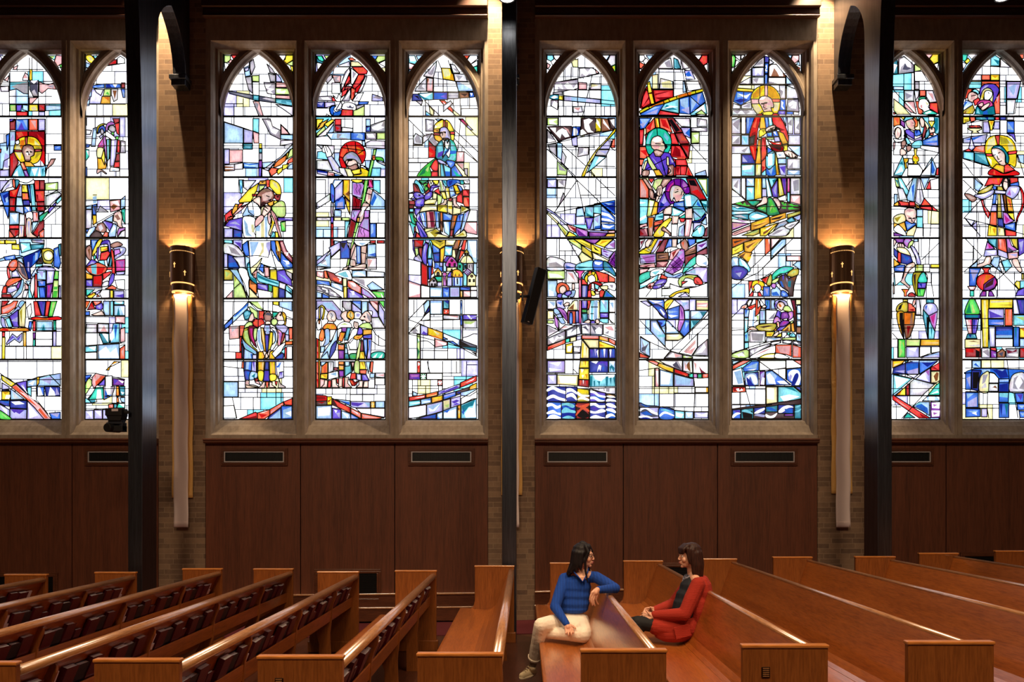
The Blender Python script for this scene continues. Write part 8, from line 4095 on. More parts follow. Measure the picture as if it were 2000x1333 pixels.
@ 0 95
w 0,28 29,2 -17,18
- 0,52 14,-4
- 12,36 -4,20
c 188,28 30,0 -6,18
.q 192,30 20,0 -4,10
p 219,26 24,2 0,30 -19,12 -12,-20
g 232,64 11,-5 0,17 -7,-2
w 224,72 12,3 7,21
~y 335,28 21,-2 18,24 -8,10 -18,-6 -12,-14
.e 344,32 12,0 8,18 -12,-4
c 362,28 28,0 -14,19
l 335,54 25,10 -12,12 -13,-2
w 335,76 14,2 -11,15
- 114,36 0,46
- 124,36 0,46
- 48,82 120,0
p 52,74 18,-8 -6,16 -12,0
- 36,96 0,170
y 115,82 10,0 0,42 -11,0
.o 116,88 4,0 2,34
W 88,116 10,-22 12,10 1,21 -23,0
.p 90,116 8,-18 10,18
p 16,124 20,-20 -6,24
- 0,132 224,-4
c 38,132 72,-2 0,48 -18,-2 -28,-18 -26,6
.a 44,148 36,-12 28,-4 0,44 -20,-2
a 116,126 34,-1 -2,63 -18,0 -14,-28
.A 118,128 14,10 14,-10 0,56 -12,-24 -16,12
.w 120,126 26,-1 -14,13
W 0,150 34,-4 0,22 -30,0
p 152,130 36,12 20,-8 12,26 -32,-4 -24,20 -12,-8
.a 160,138 28,8 24,-6 -4,16
- 36,187 166,0
- 36,152 0,40
p 114,192 34,-1 -24,25 -10,0
g 38,219 24,0 0,26 -24,0
.q 40,224 20,-2 0,20 -16,0
v 64,220 22,0 -4,25 -18,0
l 88,220 22,2 0,24 -22,-6
y 113,219 35,0 1,26 -36,0
.e 120,232 16,-6 10,14 -18,4
R 151,218 25,0 -1,27 -24,-1
.r 154,222 18,8 0,10
r 64,247 44,0 -1,19 -43,0
u 151,247 24,0 0,18 -24,0
l 178,222 62,2 0,16 -62,4
.W 184,232 28,-2 24,6
- 150,124 0,94
- 36,218 204,0
- 112,130 -1,136
v 38,276 22,0 -8,10 -14,0
R 38,288 22,-12 0,42 -22,2
b 62,278 48,-2 0,44 -50,0
.l 64,280 16,8 -12,28
.v 84,288 12,30 -26,0
.l 90,280 16,0 0,32
f 113,276 34,0 0,44 -34,0
.p 120,282 20,0 0,32
u 150,276 26,0 0,44 -26,2
l 38,324 22,0 0,48 -12,44 -10,0
.u 40,360 10,-28 8,28
r 62,324 47,0 0,24 -37,8 -10,12
.f 64,332 20,-6 8,14 -20,8
R 111,324 64,0 0,134 -15,-26 2,-48 -30,-32 -21,-4
.r 144,332 30,28 0,20 -14,-4
.r 152,432 8,-32 14,4 0,48
R 38,416 18,-12 14,32 2,12 -28,54 -6,0
.r 40,424 12,-4 -4,60
~y 56,408 2,-32 18,-24 28,-8 36,6 22,30 0,36 -14,28 -28,8 -40,-8
.e 60,404 4,-28 16,0 8,16 -8,44
.o 80,360 16,-4 0,28 -10,16 -8,-16
.O 114,348 22,8 -4,16 -20,-4
.Y 136,384 24,0 0,28 -24,20 8,-28
.e 136,360 20,20 -20,-4
R 98,346 11,0 -3,32 -6,0
R 56,396 30,2 0,7 -30,-1
R 136,394 26,0 0,8 -26,3
~W 60,364 14,-6 2,14 -12,4
~S 86,400 8,-20 22,-4 16,12 2,28 -14,8 0,14 -20,2 -6,-16
.s 96,400 12,-12 22,12 -2,16 -12,16 -16,0
.w 100,404 20,0 -12,16
k 102,405 8,-2 -1,3
k 118,403 8,2 -6,1
- 113,406 -1,8 4,1
O 96,442 24,2 16,16 0,2 -40,0
c 58,476 18,-22 20,8 68,0 24,-6 -12,47 -130,0
.T 108,464 16,0 -8,39 -12,-7
.w 52,496 16,-20 4,24
.w 124,472 24,-4 -12,32
.w 156,464 4,36 -12,0
.T 164,472 8,-4 -4,35
f 79,448 13,-4 14,30 -16,2
.e 82,450 6,-2 8,24
V 90,476 15,0 11,27 -16,0
.u 94,480 6,0 10,20
S 176,480 24,-48 18,-1 -10,21 -20,16
.p 182,472 20,-34 6,0
l 0,372 24,-4 8,-28 6,0 0,88 -22,12 -4,32 -12,0
.u 12,464 8,-56 14,8 -2,52
u 0,476 36,-2 0,28 -36,0
b 24,340 14,-8 -2,40 -8,28
- 178,276 0,227
- 176,376 66,0
b 212,378 28,0 0,21 -28,0
.l 214,394 14,-10 10,0
r 0,394 6,0 -2,14 -4,0
R 424,60 20,-16 12,-2 -1,18 -31,5
.r 432,59 20,-13 0,12
w 458,38 12,-8 16,10 0,18 -28,2
- 418,68 70,-11
b 362,144 46,-6 0,16 -48,1
.l 366,146 18,6 16,-10 4,8 -32,4
b 412,138 58,0 2,16 -60,0
.w 440,140 18,-1 -8,13
.B 416,140 12,0 8,12 -20,0
R 474,134 14,0 0,20 -14,0
l 348,160 10,-2 -2,30 -16,4
W 368,158 36,2 -10,24 -18,-12
q 408,158 24,0 0,28 -30,0
.g 412,176 8,-8 8,14
O 398,187 33,0 0,29 -39,0
.o 404,190 22,0 -2,14
W 434,158 26,0 -2,42 -14,8 -10,-28
.n 440,164 16,0 -8,36
b 472,158 16,0 0,34 -8,0
.l 476,160 10,16 -2,16
l 338,224 10,0 4,-32 -12,16
- 338,218 152,0
- 378,220 0,44
q 334,272 4,0 0,28 -5,0
l 364,312 14,-4 -6,76 -16,0
W 336,318 22,2 -6,16 -16,0
~y 378,324 4,-20 18,-10 14,2 -14,4 -14,12 -4,22
~b 382,328 6,-22 16,-4 8,14 -4,14 -6,-14 -10,0 -4,14
.v 390,310 10,-4 6,6
~a 392,320 8,-6 6,14 -10,8
~m 412,316 6,-22 18,-8 16,10 -8,2 -20,6 -4,20
~a 424,316 6,-14 14,0 8,14 -6,12 -14,-4
R 440,274 26,0 0,14 -18,6
r 448,294 18,-4 0,50 -10,-8
.R 460,304 4,16 -2,16
~w 412,340 4,-16 24,16 12,12 -8,8 -20,-12
g 436,328 8,-2 2,14 -10,-4
g 452,344 12,0 -2,12 -10,0
u 388,344 12,-8 4,4 -12,14
P 382,380 18,-28 12,-12 0,20 -8,28 -22,-2
.m 390,378 14,-22 -4,24
m 402,348 10,-8 4,44 2,76 -8,-60
~e 380,390 24,0 0,36 -24,0
O 380,428 26,0 10,32 -2,10 -32,4
.y 386,432 8,0 -2,38
y 406,392 4,32 -2,32 -12,-28
c 417,356 9,-2 0,78 -7,8
g 426,354 5,2 0,68 -4,8
.G 428,384 3,0 -2,40
u 434,358 24,-2 -6,68 -8,36 -14,0
.w 438,360 8,0 -6,96
r 459,358 9,0 0,50 -11,-1
R 456,412 12,-1 0,29 -18,2
r 448,444 20,-2 0,22 -24,2
~s 380,474 16,0 20,14 -4,2 -16,-10 -16,10
w 432,464 34,4 0,12 -38,0
.l 436,472 24,4 -20,2
a 472,360 18,4 0,44 -20,0
.w 476,368 12,8 -12,12
- 468,272 0,228
- 372,272 0,48
b 336,374 18,2 -6,10 -12,2
t 334,394 14,2 0,28 -13,16
.w 338,400 14,0 -4,24
b 335,464 5,0 0,36 -5,0
- 334,352 48,0
@ 0 335
u 0,36 36,0 -20,24 -10,20 -6,-4
~W 6,76 10,-16 20,-24 14,-2 2,26 -24,8 -16,14
.u 12,72 20,-20 12,-8 -8,16
~f 50,34 8,0 2,32 -8,-6
~T 60,36 16,0 -2,16 -10,16
r 38,76 26,-6 14,-26 2,8 -16,52 -26,-4
.f 44,78 24,-6 -12,24
u 66,100 12,-42 8,-2 0,44
.a 72,96 8,-32 2,32
R 38,104 24,0 -2,54 -22,0
.r 52,108 8,0 -12,48
.r 40,144 16,-4 0,16
y 87,54 19,0 4,30 -24,-2
.Y 88,60 8,0 0,20
.e 100,56 4,0 2,24
f 86,85 24,0 4,27 -26,0
.O 90,88 10,2 -4,18
B 90,114 26,0 2,20 -26,0
.v 104,116 10,0 2,16
b 108,52 8,2 14,70 -10,0
.c 120,52 10,0 12,102 -10,0
c 118,52 14,-1 10,103 -16,2
.T 122,56 4,0 10,96
r 134,36 21,0 0,38 -17,0
.f 138,40 12,0 0,28
R 156,36 19,0 0,38 -19,0
r 138,76 37,0 0,42 -33,2
.f 156,80 16,0 0,32
.R 142,92 8,0 0,26
R 144,120 31,0 1,36 -30,0
.r 148,128 24,12 -20,14
~w 78,42 30,4 24,-12 0,16 -50,2
.l 82,48 22,1 24,-9
l 66,102 20,1 6,31 2,34 -32,-10
.W 72,140 16,0 2,24
b 93,136 27,0 6,22 -30,8
.w 100,140 16,0 0,18
.l 96,152 8,-4 2,16
l 38,162 38,0 0,46 -38,2
.w 44,172 24,-4 -4,32
W 78,166 20,4 0,42 -22,0
r 98,170 6,0 -1,86 -7,2
.p 99,176 3,0 -1,76
~w 104,164 22,-4 2,28 -22,0
p 130,160 21,0 0,36 -21,2
.f 140,164 8,0 -2,28
l 153,160 22,-1 -21,19
G 154,176 34,-20 2,8 -34,44
.t 156,180 20,-10 -16,26
v 190,150 28,-28 2,12 -28,32
.u 196,150 20,-20 -4,10
c 220,118 22,-22 0,16 -18,18
R 156,200 18,-8 0,28 -26,40 -18,-16
.r 136,240 16,-18 -4,26
.k 156,208 16,-12 -12,12
r 38,212 38,0 0,14 -38,0
R 38,228 38,0 0,20 -20,12
.r 60,232 14,0 -14,24
f 37,230 21,28 -21,4
f 154,240 20,-14 0,34 -18,0
.p 160,244 12,-8 -2,22
s 76,212 20,0 -2,46 -22,2 4,-16
.u 80,216 10,0 -4,40
~s 106,190 18,0 0,50 24,20 -42,0
.u 110,196 8,0 -2,60
l 128,200 24,-2 -24,42
b 0,86 36,-8 2,54 -4,56 -16,-44
.B 12,96 24,-12 0,28 -16,12
.l 22,108 10,-8 2,20 -8,4
W 0,120 8,-8 8,20 -16,4
q 178,48 50,-4 0,30 -50,2
.w 188,60 32,-12 -4,22
- 178,76 64,-2
- 178,96 64,-16
W 180,100 44,-24 18,16 -62,60
- 0,136 242,0
- 242,136 -66,56
y 0,270 20,0 0,15 -20,0
.e 2,272 14,0 0,8
y 22,270 42,0 2,14 -44,1
.e 28,272 32,0 0,6
y 48,288 28,-2 4,22 -32,-2
.e 50,290 20,0 -2,10
.w 0,288 44,0 0,20 -44,0
c 80,280 40,0 4,28 -38,12
.w 84,284 24,12 -20,16
T 120,288 55,-2 -3,16 -48,6
.c 128,292 40,-2 -8,8
a 124,270 51,0 0,14 -47,-4
.u 132,272 40,0 -12,8
l 0,344 36,-12 44,-2 12,4 -92,20
.w 4,340 32,-24 40,4 -4,8
b 16,336 44,-8 4,16 -40,6
.l 24,340 32,-8 -4,12
B 92,336 40,-16 32,-16 -12,44 -32,32 4,40 -20,4 -8,-64
.b 132,332 28,-20 -8,28 -24,32
.l 140,320 10,0 -2,24 -10,8
.u 110,356 6,0 0,40 -6,-8
l 66,342 22,-2 8,28 -16,-12
~Y 166,320 2,-14 24,-4 18,10 2,28 -12,24 -20,-4 -12,-8
.y 168,310 24,-4 16,10 -32,0
~e 172,324 14,-12 18,4 6,20 -12,14 -20,-4
.w 180,328 12,-10 12,14 -12,12
k 148,352 18,-20 6,24 -8,8 -20,0
.N 152,352 12,-12 2,18
w 168,362 36,2 4,8 -40,-2
l 124,408 20,-32 24,-6 -28,54
.w 132,404 16,-24 12,-4
b 212,304 18,-8 10,64 -8,24 -20,-12
.l 216,312 12,-8 -4,32
T 230,288 10,-4 0,48 -6,0
~S 70,384 -2,-24 10,-6 18,16 16,50 -8,4 -16,-12
.A 76,360 20,20 12,38 -20,-18
.W 78,360 14,8 -4,6
~f 34,372 14,-22 20,-2 2,28 -22,16
.p 40,368 12,-14 12,2 -12,20
r 30,372 8,8 6,36 -8,10 -6,-26
.p 34,384 4,4 0,28
u 48,396 18,-10 16,28 -34,2
.w 52,400 12,-6 4,14
~f 24,444 12,-20 24,-6 26,0 -2,8 -32,18 -20,8
.o 32,444 28,-20 20,-2
~V 64,460 8,-20 14,-12 -10,32
~l 50,496 26,-36 10,-32 10,2 -8,42 -24,24
.c 60,492 24,-32 4,-20 4,0
u 32,456 32,-8 8,16 -28,14 -14,-4
.w 36,456 24,-4 4,8
r 10,472 6,-20 13,-4 0,30 -19,0
.f 14,456 12,-2 -2,20
R 9,482 37,0 4,14 -41,-2
.r 12,484 30,0 -2,4
p 100,436 14,16 0,10 -14,2
W 96,466 18,0 -10,30 -16,0
l 102,430 22,0 -10,18
~u 148,384 28,-12 32,6 12,10 -4,12 -32,-6 -34,2
l 148,388 34,0 0,38 -36,-2
.u 152,392 20,0 -4,28
u 185,390 31,0 -6,48 -26,4
.w 190,394 18,0 -8,30
b 150,429 31,0 0,21 -29,2
.u 156,432 16,0 -4,12
b 154,454 28,0 -2,42 -22,0
.B 172,456 8,0 -2,38
V 184,444 26,-4 -10,56 -16,0
.P 190,448 8,0 -6,46
g 218,390 14,2 -1,32 -19,0
.q 220,394 8,2 -4,24
q 212,427 19,0 -1,69 -24,0
.g 214,452 14,0 -2,12 -14,0
.g 212,468 16,0 -4,26 -16,0
r 140,400 7,4 3,92 -14,0
.p 141,424 4,0 1,68
u 234,448 6,4 0,44 -8,0
W 124,424 14,-16 0,56 -8,32 -10,-32
l 338,136 22,-4 -2,16 -22,0
b 362,132 16,-4 -2,42 -14,0
.A 364,138 10,-4 0,34
.l 362,100 16,-4 0,28 -14,4
O 362,172 15,0 1,28 -14,12
.y 365,176 9,0 -2,28
W 336,150 24,0 -2,74 -22,0
p 428,116 42,-6 0,40 -38,10
.n 432,140 12,-12 16,8 -16,16
.w 436,120 24,-4 8,20 -20,-12
W 380,160 12,-24 32,24 -20,0
.a 384,156 10,-16 22,18
l 472,112 18,-16 0,44 -18,10
- 364,93 14,0
- 336,116 154,-7
- 378,202 82,-46 30,-12
l 408,192 34,-20 -2,28
l 335,230 37,-16 2,10 -22,34 -17,0
.w 338,236 22,-12 -16,32
b 336,228 12,-2 -8,18
~S 376,220 8,-14 20,-4 12,22 -4,16 -28,-4 -12,-8
.W 384,216 12,-8 8,16 -12,12
~N 352,258 20,-24 20,6 8,18
v 400,196 12,-2 30,10 -10,36 -8,-12
.u 402,198 8,-1 22,39 -6,0
f 400,256 12,-20 12,4 -2,18
.p 406,254 8,-12 4,2
l 424,244 20,-40 14,8 -6,44 -26,2
.w 432,244 14,-32 6,12
~s 444,180 4,-16 20,-8 10,20 -2,32 4,12 -16,-2 -8,-18 -12,-4
.S 448,176 12,-8 12,20 -12,4
.k 448,174 6,-1 -3,4
t 474,150 16,-4 0,62 -8,-12
.G 478,160 6,0 4,40
m 458,240 6,-16 26,-4 0,8 -18,8 -12,22
W 460,258 16,-22 14,-6 0,28
w 336,268 18,0 0,20 -18,6
b 356,268 30,0 -10,12 -12,52 -6,-36
.l 360,272 16,0 -12,24
~y 364,332 -2,-16 22,-44 16,-6 -4,14 -20,36
.e 370,320 18,-40 6,-6
~v 392,290 12,-18 24,0 6,40 -8,4 -4,-28 -18,-2
.u 422,276 6,4 4,32
y 392,296 29,-2 1,16 -28,6
.o 396,308 24,-8 0,8
v 380,300 8,-4 -4,52 -6,-8
r 394,320 28,-8 10,8 -16,28 -26,0
.f 400,328 20,-10 -12,26
~S 336,304 16,-14 8,22 -4,36 -16,-12
.n 344,308 8,-8 0,40
t 368,324 8,12 -4,10 -6,-4
l 418,348 14,-24 -4,24 -6,26
T 434,328 6,8 -4,36 -10,0
c 384,350 24,-2 4,24 -26,-16
~S 432,288 28,-12 20,12 -20,8 -20,4
~u 442,304 22,-8 26,4 -2,20 -28,20 -12,4 4,-16 20,-12
.w 452,306 28,-2 -20,28
m 446,308 22,-4 4,16 -24,12
P 452,348 38,-4 0,46 -36,2
.m 460,352 26,0 -6,32
u 454,394 36,-2 -4,12 -30,2
~r 434,312 10,4 7,84 -13,2 2,-42
.f 438,316 4,4 5,76
~v 336,376 16,-24 10,-6 18,8 4,8 -28,4
.u 348,368 12,-14 12,6
~f 338,376 30,-12 16,-6 34,16 -6,22 -32,12 -32,-12
.c 356,370 22,-6 0,40 -18,-4
.r 380,372 32,4 -12,24 -20,4
.p 348,380 6,0 -2,16
r 420,376 20,0 -2,10 -20,0
O 336,396 28,12 -1,14 -26,0
.y 340,404 20,8 0,6
R 364,409 36,-3 2,18 -2,28 -36,0
.r 368,414 28,-4 0,34 -28,-4
r 402,400 32,-8 0,8 -30,26
~v 424,444 12,-40 12,0 -4,28 -16,18
v 337,425 26,0 0,27 -26,-2
.u 340,430 16,-2 0,16
u 337,452 63,1 0,5 -62,-1
~W 400,452 4,-16 20,-6 0,18
f 412,460 28,-14 16,10 -2,7
w 450,426 38,-2 0,39 -28,-3
t 338,462 32,2 -26,22 -6,0
.c 342,464 22,2 -20,10
y 340,490 28,-16 8,8 -16,14 -12,0
.o 344,492 20,-14 4,4
u 372,474 28,-12 -20,22
f 378,492 4,-10 10,8
w 390,480 10,-16 28,0 0,31 -28,1
y 432,466 11,0 0,30 -11,0
u 446,468 40,0 0,28 -40,0
.v 448,488 36,-8 0,15
@ 0 560
- 240,294 -240,0
R 10,58 30,0 -16,18 -15,4
.r 16,60 16,0 -12,12
f 8,82 36,-14 12,-10 18,0 -10,26 -28,22 -28,4
.p 12,92 40,-16 12,-16 -4,20 -44,26
~l 8,116 28,-4 32,-28 14,-24 16,0 -6,20 -40,32 -36,12
.c 52,100 24,-20 12,-16 8,0
- 44,104 10,10
- 72,76 10,10
v 40,118 34,-26 0,56 4,12 -22,0
.u 44,136 28,-16 0,20
e 76,96 28,-36 0,52 -4,48 -22,-2
.Y 80,100 10,-12 -2,68
.e 100,72 3,8 -7,72
~u 8,124 12,4 8,32 20,2 -24,6 -16,-20
c 24,128 16,-4 12,36 -16,2
~o 2,176 10,-14 36,4 24,-2 30,-3 14,15 -56,0
.r 4,174 12,-9 20,3 0,7
.O 62,172 38,-7 8,9
r 134,60 14,-1 16,57 -24,0
.f 140,64 6,0 10,48
B 150,59 32,0 -6,59 -10,-2
.v 156,60 12,0 4,52
r 184,59 16,0 -10,59 -12,0
.f 190,62 6,0 -10,52
g 202,60 24,-1 -18,60 -16,0
.q 208,64 10,0 -14,52
~r 126,132 14,-12 36,4 16,-1 38,-4 7,13
.o 140,127 52,-1 0,5 -52,0
r 132,136 10,0 0,40 -10,0
t 212,136 10,0 0,36 -10,0
.G 214,140 6,0 -2,30
V 132,182 10,0 -2,26 -7,-2
t 133,208 8,1 -1,26 -8,0
l 146,138 62,0 0,36 -62,0
.c 156,172 18,-26 10,26
.T 166,172 8,-20 5,20
b 118,138 11,0 -2,22 -5,16 -8,-16
- 142,178 98,-1
u 210,174 13,0 -1,61 -12,0
- 146,208 62,0
r 12,180 11,0 -1,18 -10,0
y 12,200 12,0 -1,86 -12,0
.e 14,204 6,0 -1,48
O 94,180 12,0 0,56 -11,0
.e 96,184 5,0 -1,48
u 28,224 24,-38 18,14 20,-18 0,30 -10,10 -20,-14 -30,22
.v 32,220 20,-26 16,14 18,-16 -10,20 -20,-10
- 26,236 214,0
- 96,240 0,46
- 107,238 0,48
w 0,60 6,0 0,52 -6,4
w 108,84 16,-16 4,36 -12,28
~- 0,338 64,42 40,-8 56,-18 80,-13
y 8,348 32,14 24,20 -16,12 -36,-26
.e 16,354 36,26 -6,6 -26,-20
p 48,394 18,-12 46,42 24,20 24,20 44,56 -28,0 -36,-44 -36,-36
.f 52,394 14,-6 54,52 32,32 -32,-20
.w 80,412 16,8 24,24
.f 160,476 32,40 -12,0 -28,-32
v 66,378 42,-8 0,48 -38,-36
.u 86,386 10,-2 10,28
l 110,370 82,-22 48,-7 0,49 -92,0 -38,4
.w 116,380 24,-12 -8,20
.u 160,364 48,-10 -8,30
O 148,356 10,-2 -2,26 -9,12
.y 150,358 4,0 -2,26
- 110,366 130,-1
- 196,346 44,44
b 148,394 28,0 0,34 -26,2
.w 152,396 8,0 12,32 -20,0
B 178,392 60,2 0,35 -54,1
.w 192,428 8,-34 16,18 4,16
.u 220,426 4,-30 12,28
c 110,396 16,-2 0,38 -14,-12
.w 86,388 12,8 22,36 26,12 -10,0
- 146,430 94,1
- 146,394 0,50
u 12,378 28,16 0,8 -28,2
B 12,404 28,2 0,3 -28,0
y 11,411 32,0 0,33 -32,0
.O 16,414 24,0 -16,10
.w 28,426 20,-2 -8,16 -16,0
l 45,400 55,42 -54,2
.W 52,408 28,32 -20,0
- 8,444 100,0
B 0,446 42,2 0,22 -18,-2 -24,-12
.b 4,448 36,2 -4,10
u 0,460 24,12 18,12 0,36 -18,-16 -24,-18
.w 8,468 24,16 0,20
B 43,447 66,0 0,33 -66,-4
.w 48,452 32,-2 20,10 -36,4
u 43,478 66,4 -1,37 -58,0 -7,-7
.v 44,480 16,16 20,-14 20,2 -20,16
u 111,448 29,28 36,44 -66,0
.w 114,456 38,48 -32,12
~g 0,486 16,6 34,28 -42,0 -8,-12
.e 2,492 22,14 12,12
b 196,496 44,-4 0,27 -34,0
.u 200,498 36,-2 -8,16
- 150,448 42,52
o 336,58 18,0 -14,28 -5,0
.f 338,60 10,0 -8,16
R 360,58 14,32 -32,3
.r 352,76 8,-12 8,22
f 364,58 36,0 -16,16 -12,2
.p 372,60 20,0 -12,10
v 374,76 26,-12 6,20 -10,10 -20,-4
.u 380,78 16,-6 -4,16
b 335,100 17,-2 0,16 -17,0
s 358,112 14,-6 28,-10 11,18 -39,1
.W 356,100 28,-4 -24,11
l 406,58 23,0 0,57 -17,-1 -8,-22
c 433,58 11,0 0,57 -11,0
c 447,58 39,0 0,14 -39,0
.w 450,60 30,0 -4,9
l 447,75 43,0 0,40 -43,0
.T 458,114 6,-34 6,34
.w 472,80 16,0 -2,34
- 335,117 155,0
- 335,142 155,6
p 452,118 38,0 0,30 -10,-4 -28,-2
.w 460,124 12,12 -16,4
W 340,148 40,1 0,33 -44,0
W 384,146 42,2 0,32 -42,0
.p 394,176 14,-22 12,24
c 444,146 24,0 0,74 -36,2
.b 448,152 12,0 -8,64
.w 432,192 12,-24 4,32 -12,16
T 388,184 40,0 2,38 -26,2
.w 400,184 24,4 0,32
p 472,168 18,-8 0,56 -18,4
- 335,182 93,0
- 335,232 155,-10
W 472,232 18,-4
l 386,230 82,-5 0,60 -82,0
.w 388,256 28,-20 16,24 24,-20 10,40 -74,0
f 470,244 20,-14 0,55 -20,0
.p 476,256 10,-16 -2,36
c 335,236 45,-4 0,24 -45,2
.w 348,238 28,-2 -4,16
w 335,260 45,-2 0,27 -45,0
- 382,148 0,137
O 416,328 16,-16 16,-18 24,2 -40,20 -4,12
.w 436,308 28,-12 -16,20
- 335,340 37,0
- 372,340 118,24
b 335,348 25,-2 -16,24 -9,6
.B 336,360 22,-8 -18,20
~q 333,400 7,-28 12,-12 12,18 -12,22 -16,22
.g 334,400 6,-20 -2,36
p 362,356 14,-16 40,10 -16,18 -32,32 -8,-20
.f 372,348 40,4 -36,42
.p 376,348 20,4 -24,24
v 384,388 28,-28 0,28
w 414,352 26,-2 0,50 -10,24 -16,-28
V 442,360 46,6 -2,22 -44,0
.v 446,362 18,6 -16,16
.w 464,366 22,6 -6,8
T 344,440 32,-36 4,48 -20,4
.w 380,404 16,0 4,56 -26,0
t 360,424 16,-28 28,-2 8,46 -64,4
.w 382,404 14,0 4,40 -22,0
a 406,392 46,0 -12,36 -32,16
.b 412,404 12,20 16,0 -28,16
.w 414,392 20,0 -2,32 -10,0
o 456,391 10,0 2,37 -12,0
.y 458,396 4,0 2,28
T 468,392 22,-1 0,37 -18,0
.w 474,412 14,4 -8,8
- 412,430 78,2
.k 416,428 8,-4 8,6 -12,4
o 458,434 6,0 3,20 -9,0
c 335,436 13,8 12,12 -25,0
l 470,436 20,-2 0,22 -14,-4
f 426,462 19,-2 0,16 -19,1
.p 430,464 12,0 -2,10
T 447,460 17,0 -8,16 -9,0
t 458,458 32,0 0,18 -30,0
.w 468,460 20,0 -2,14
- 335,458 155,-2
- 335,480 155,-2
u 335,486 33,-2 0,36 -33,0
.w 340,490 22,-2 -2,24
u 370,483 32,0 0,36 -32,0
.w 374,488 22,0 0,20
u 404,482 20,0 0,37 -20,0
'''
# ================= stained glass =================
PAL = dict(w=(255, 255, 255), W=(224, 222, 228), a=(172, 165, 176), A=(84, 84, 104), r=(228, 26, 30), R=(150, 8, 22), f=(246, 96, 62), o=(240, 122, 30),
 O=(236, 168, 24), y=(250, 222, 40), Y=(184, 166, 44), e=(240, 232, 170), q=(196, 226, 130), g=(80, 206, 70), G=(14, 140, 84), t=(36, 204, 176), T=(18, 128, 150),
 c=(130, 218, 236), b=(40, 106, 216), B=(16, 40, 150), l=(168, 206, 246), v=(92, 66, 196), V=(116, 18, 150), u=(186, 182, 236), p=(240, 178, 178), m=(186, 112, 200),
 P=(214, 50, 150), n=(134, 78, 42), N=(62, 32, 34), s=(238, 204, 190), S=(160, 112, 100), k=(14, 12, 18), d=(128, 28, 56))
PAL = {k: srgb(v) for k, v in PAL.items()}
M_glass = mat('stained_glass', rough=.25); T, b = nodes(M_glass)
at = T.nodes.new('ShaderNodeAttribute'); at.attribute_name = 'glass'
n1 = noise(T, coords(T, (1, 1, 1)), 9, 4, .7); n2 = noise(T, coords(T, (3, 1, .8)), 16, 3, .6)
f1 = ramp(T, n1, [(.25, (.62, .64, .72)), (.5, (1, 1, 1)), (.8, (1.25, 1.25, 1.22))]); f2 = ramp(T, n2, [(.3, (.8, .78, .84)), (.55, (1, 1, 1))])
T.links.new(mixc(T, 1, mixc(T, 1, at.outputs['Color'], f1, 'MULTIPLY'), f2, 'MULTIPLY'), b.inputs['Emission Color'])
b.inputs['Emission Strength'].default_value = 1; b.inputs['Base Color'].default_value = (.02, .02, .02, 1)
def catmull(P, closed):
    n = len(P); out = []
    for i in range(n if closed else n-1):
        g = (lambda k: P[k % n]) if closed else (lambda k: P[min(max(k, 0), n-1)])
        a, b_, c, d = g(i-1), g(i), g(i+1), g(i+2)
        for t in (0, .25, .5, .75):
            out.append(tuple(.5*(2*b_[q] + (c[q]-a[q])*t + (2*a[q]-5*b_[q]+4*c[q]-d[q])*t*t + (3*b_[q]-a[q]-3*c[q]+d[q])*t**3) for q in (0, 1)))
    if not closed: out.append(P[-1])
    return out
SH = {k: [] for k in WINS}
ox = oy = 0
def win_of(x):
    best = None
    for (bay, j) in WINS:
        c = GX0[j] + 630.5*bay
        if best is None or abs(c-x) < best[0]: best = (abs(c-x), (bay, j))
    return best[1]
for L in GLASS_ART.strip().splitlines():
    tk = L.split()
    if tk[0] == '@': ox, oy = float(tk[1]), float(tk[2]); continue
    if tk[0][0] == '#': continue
    if tk[0] == 'o' and len(tk) == 6 and ',' not in tk[2]:
        _, c, *q = tk; q = [float(t) for t in q]; P = [(q[0]+q[2]*math.cos(PI*k/6), q[1]+q[3]*math.sin(PI*k/6)) for k in range(12)]; U = c
    else:
        U = tk[0]; P = []
        for t in tk[1:]:
            x, y = map(float, t.split(','))
            if DELTA and P: x += P[-1][0]; y += P[-1][1]
            P.append((x, y))
    k = .2 if (tk[0] == "o" and len(tk) == 6 and "," not in tk[2]) else UNIT
    P = [(ox + x*k, oy + y*k) for x, y in P]
    line = '-' in U; sm = '~' in U; nolead = '.' in U; c = U.strip('~.-') or 'k'
    if sm: P = catmull(P, not line)
    w = win_of(sum(p[0] for p in P)/len(P)) if not line else win_of((min(p[0] for p in P)+max(p[0] for p in P))/2)
    SH[w].append((c, P, line, nolead))
DZ = .00004
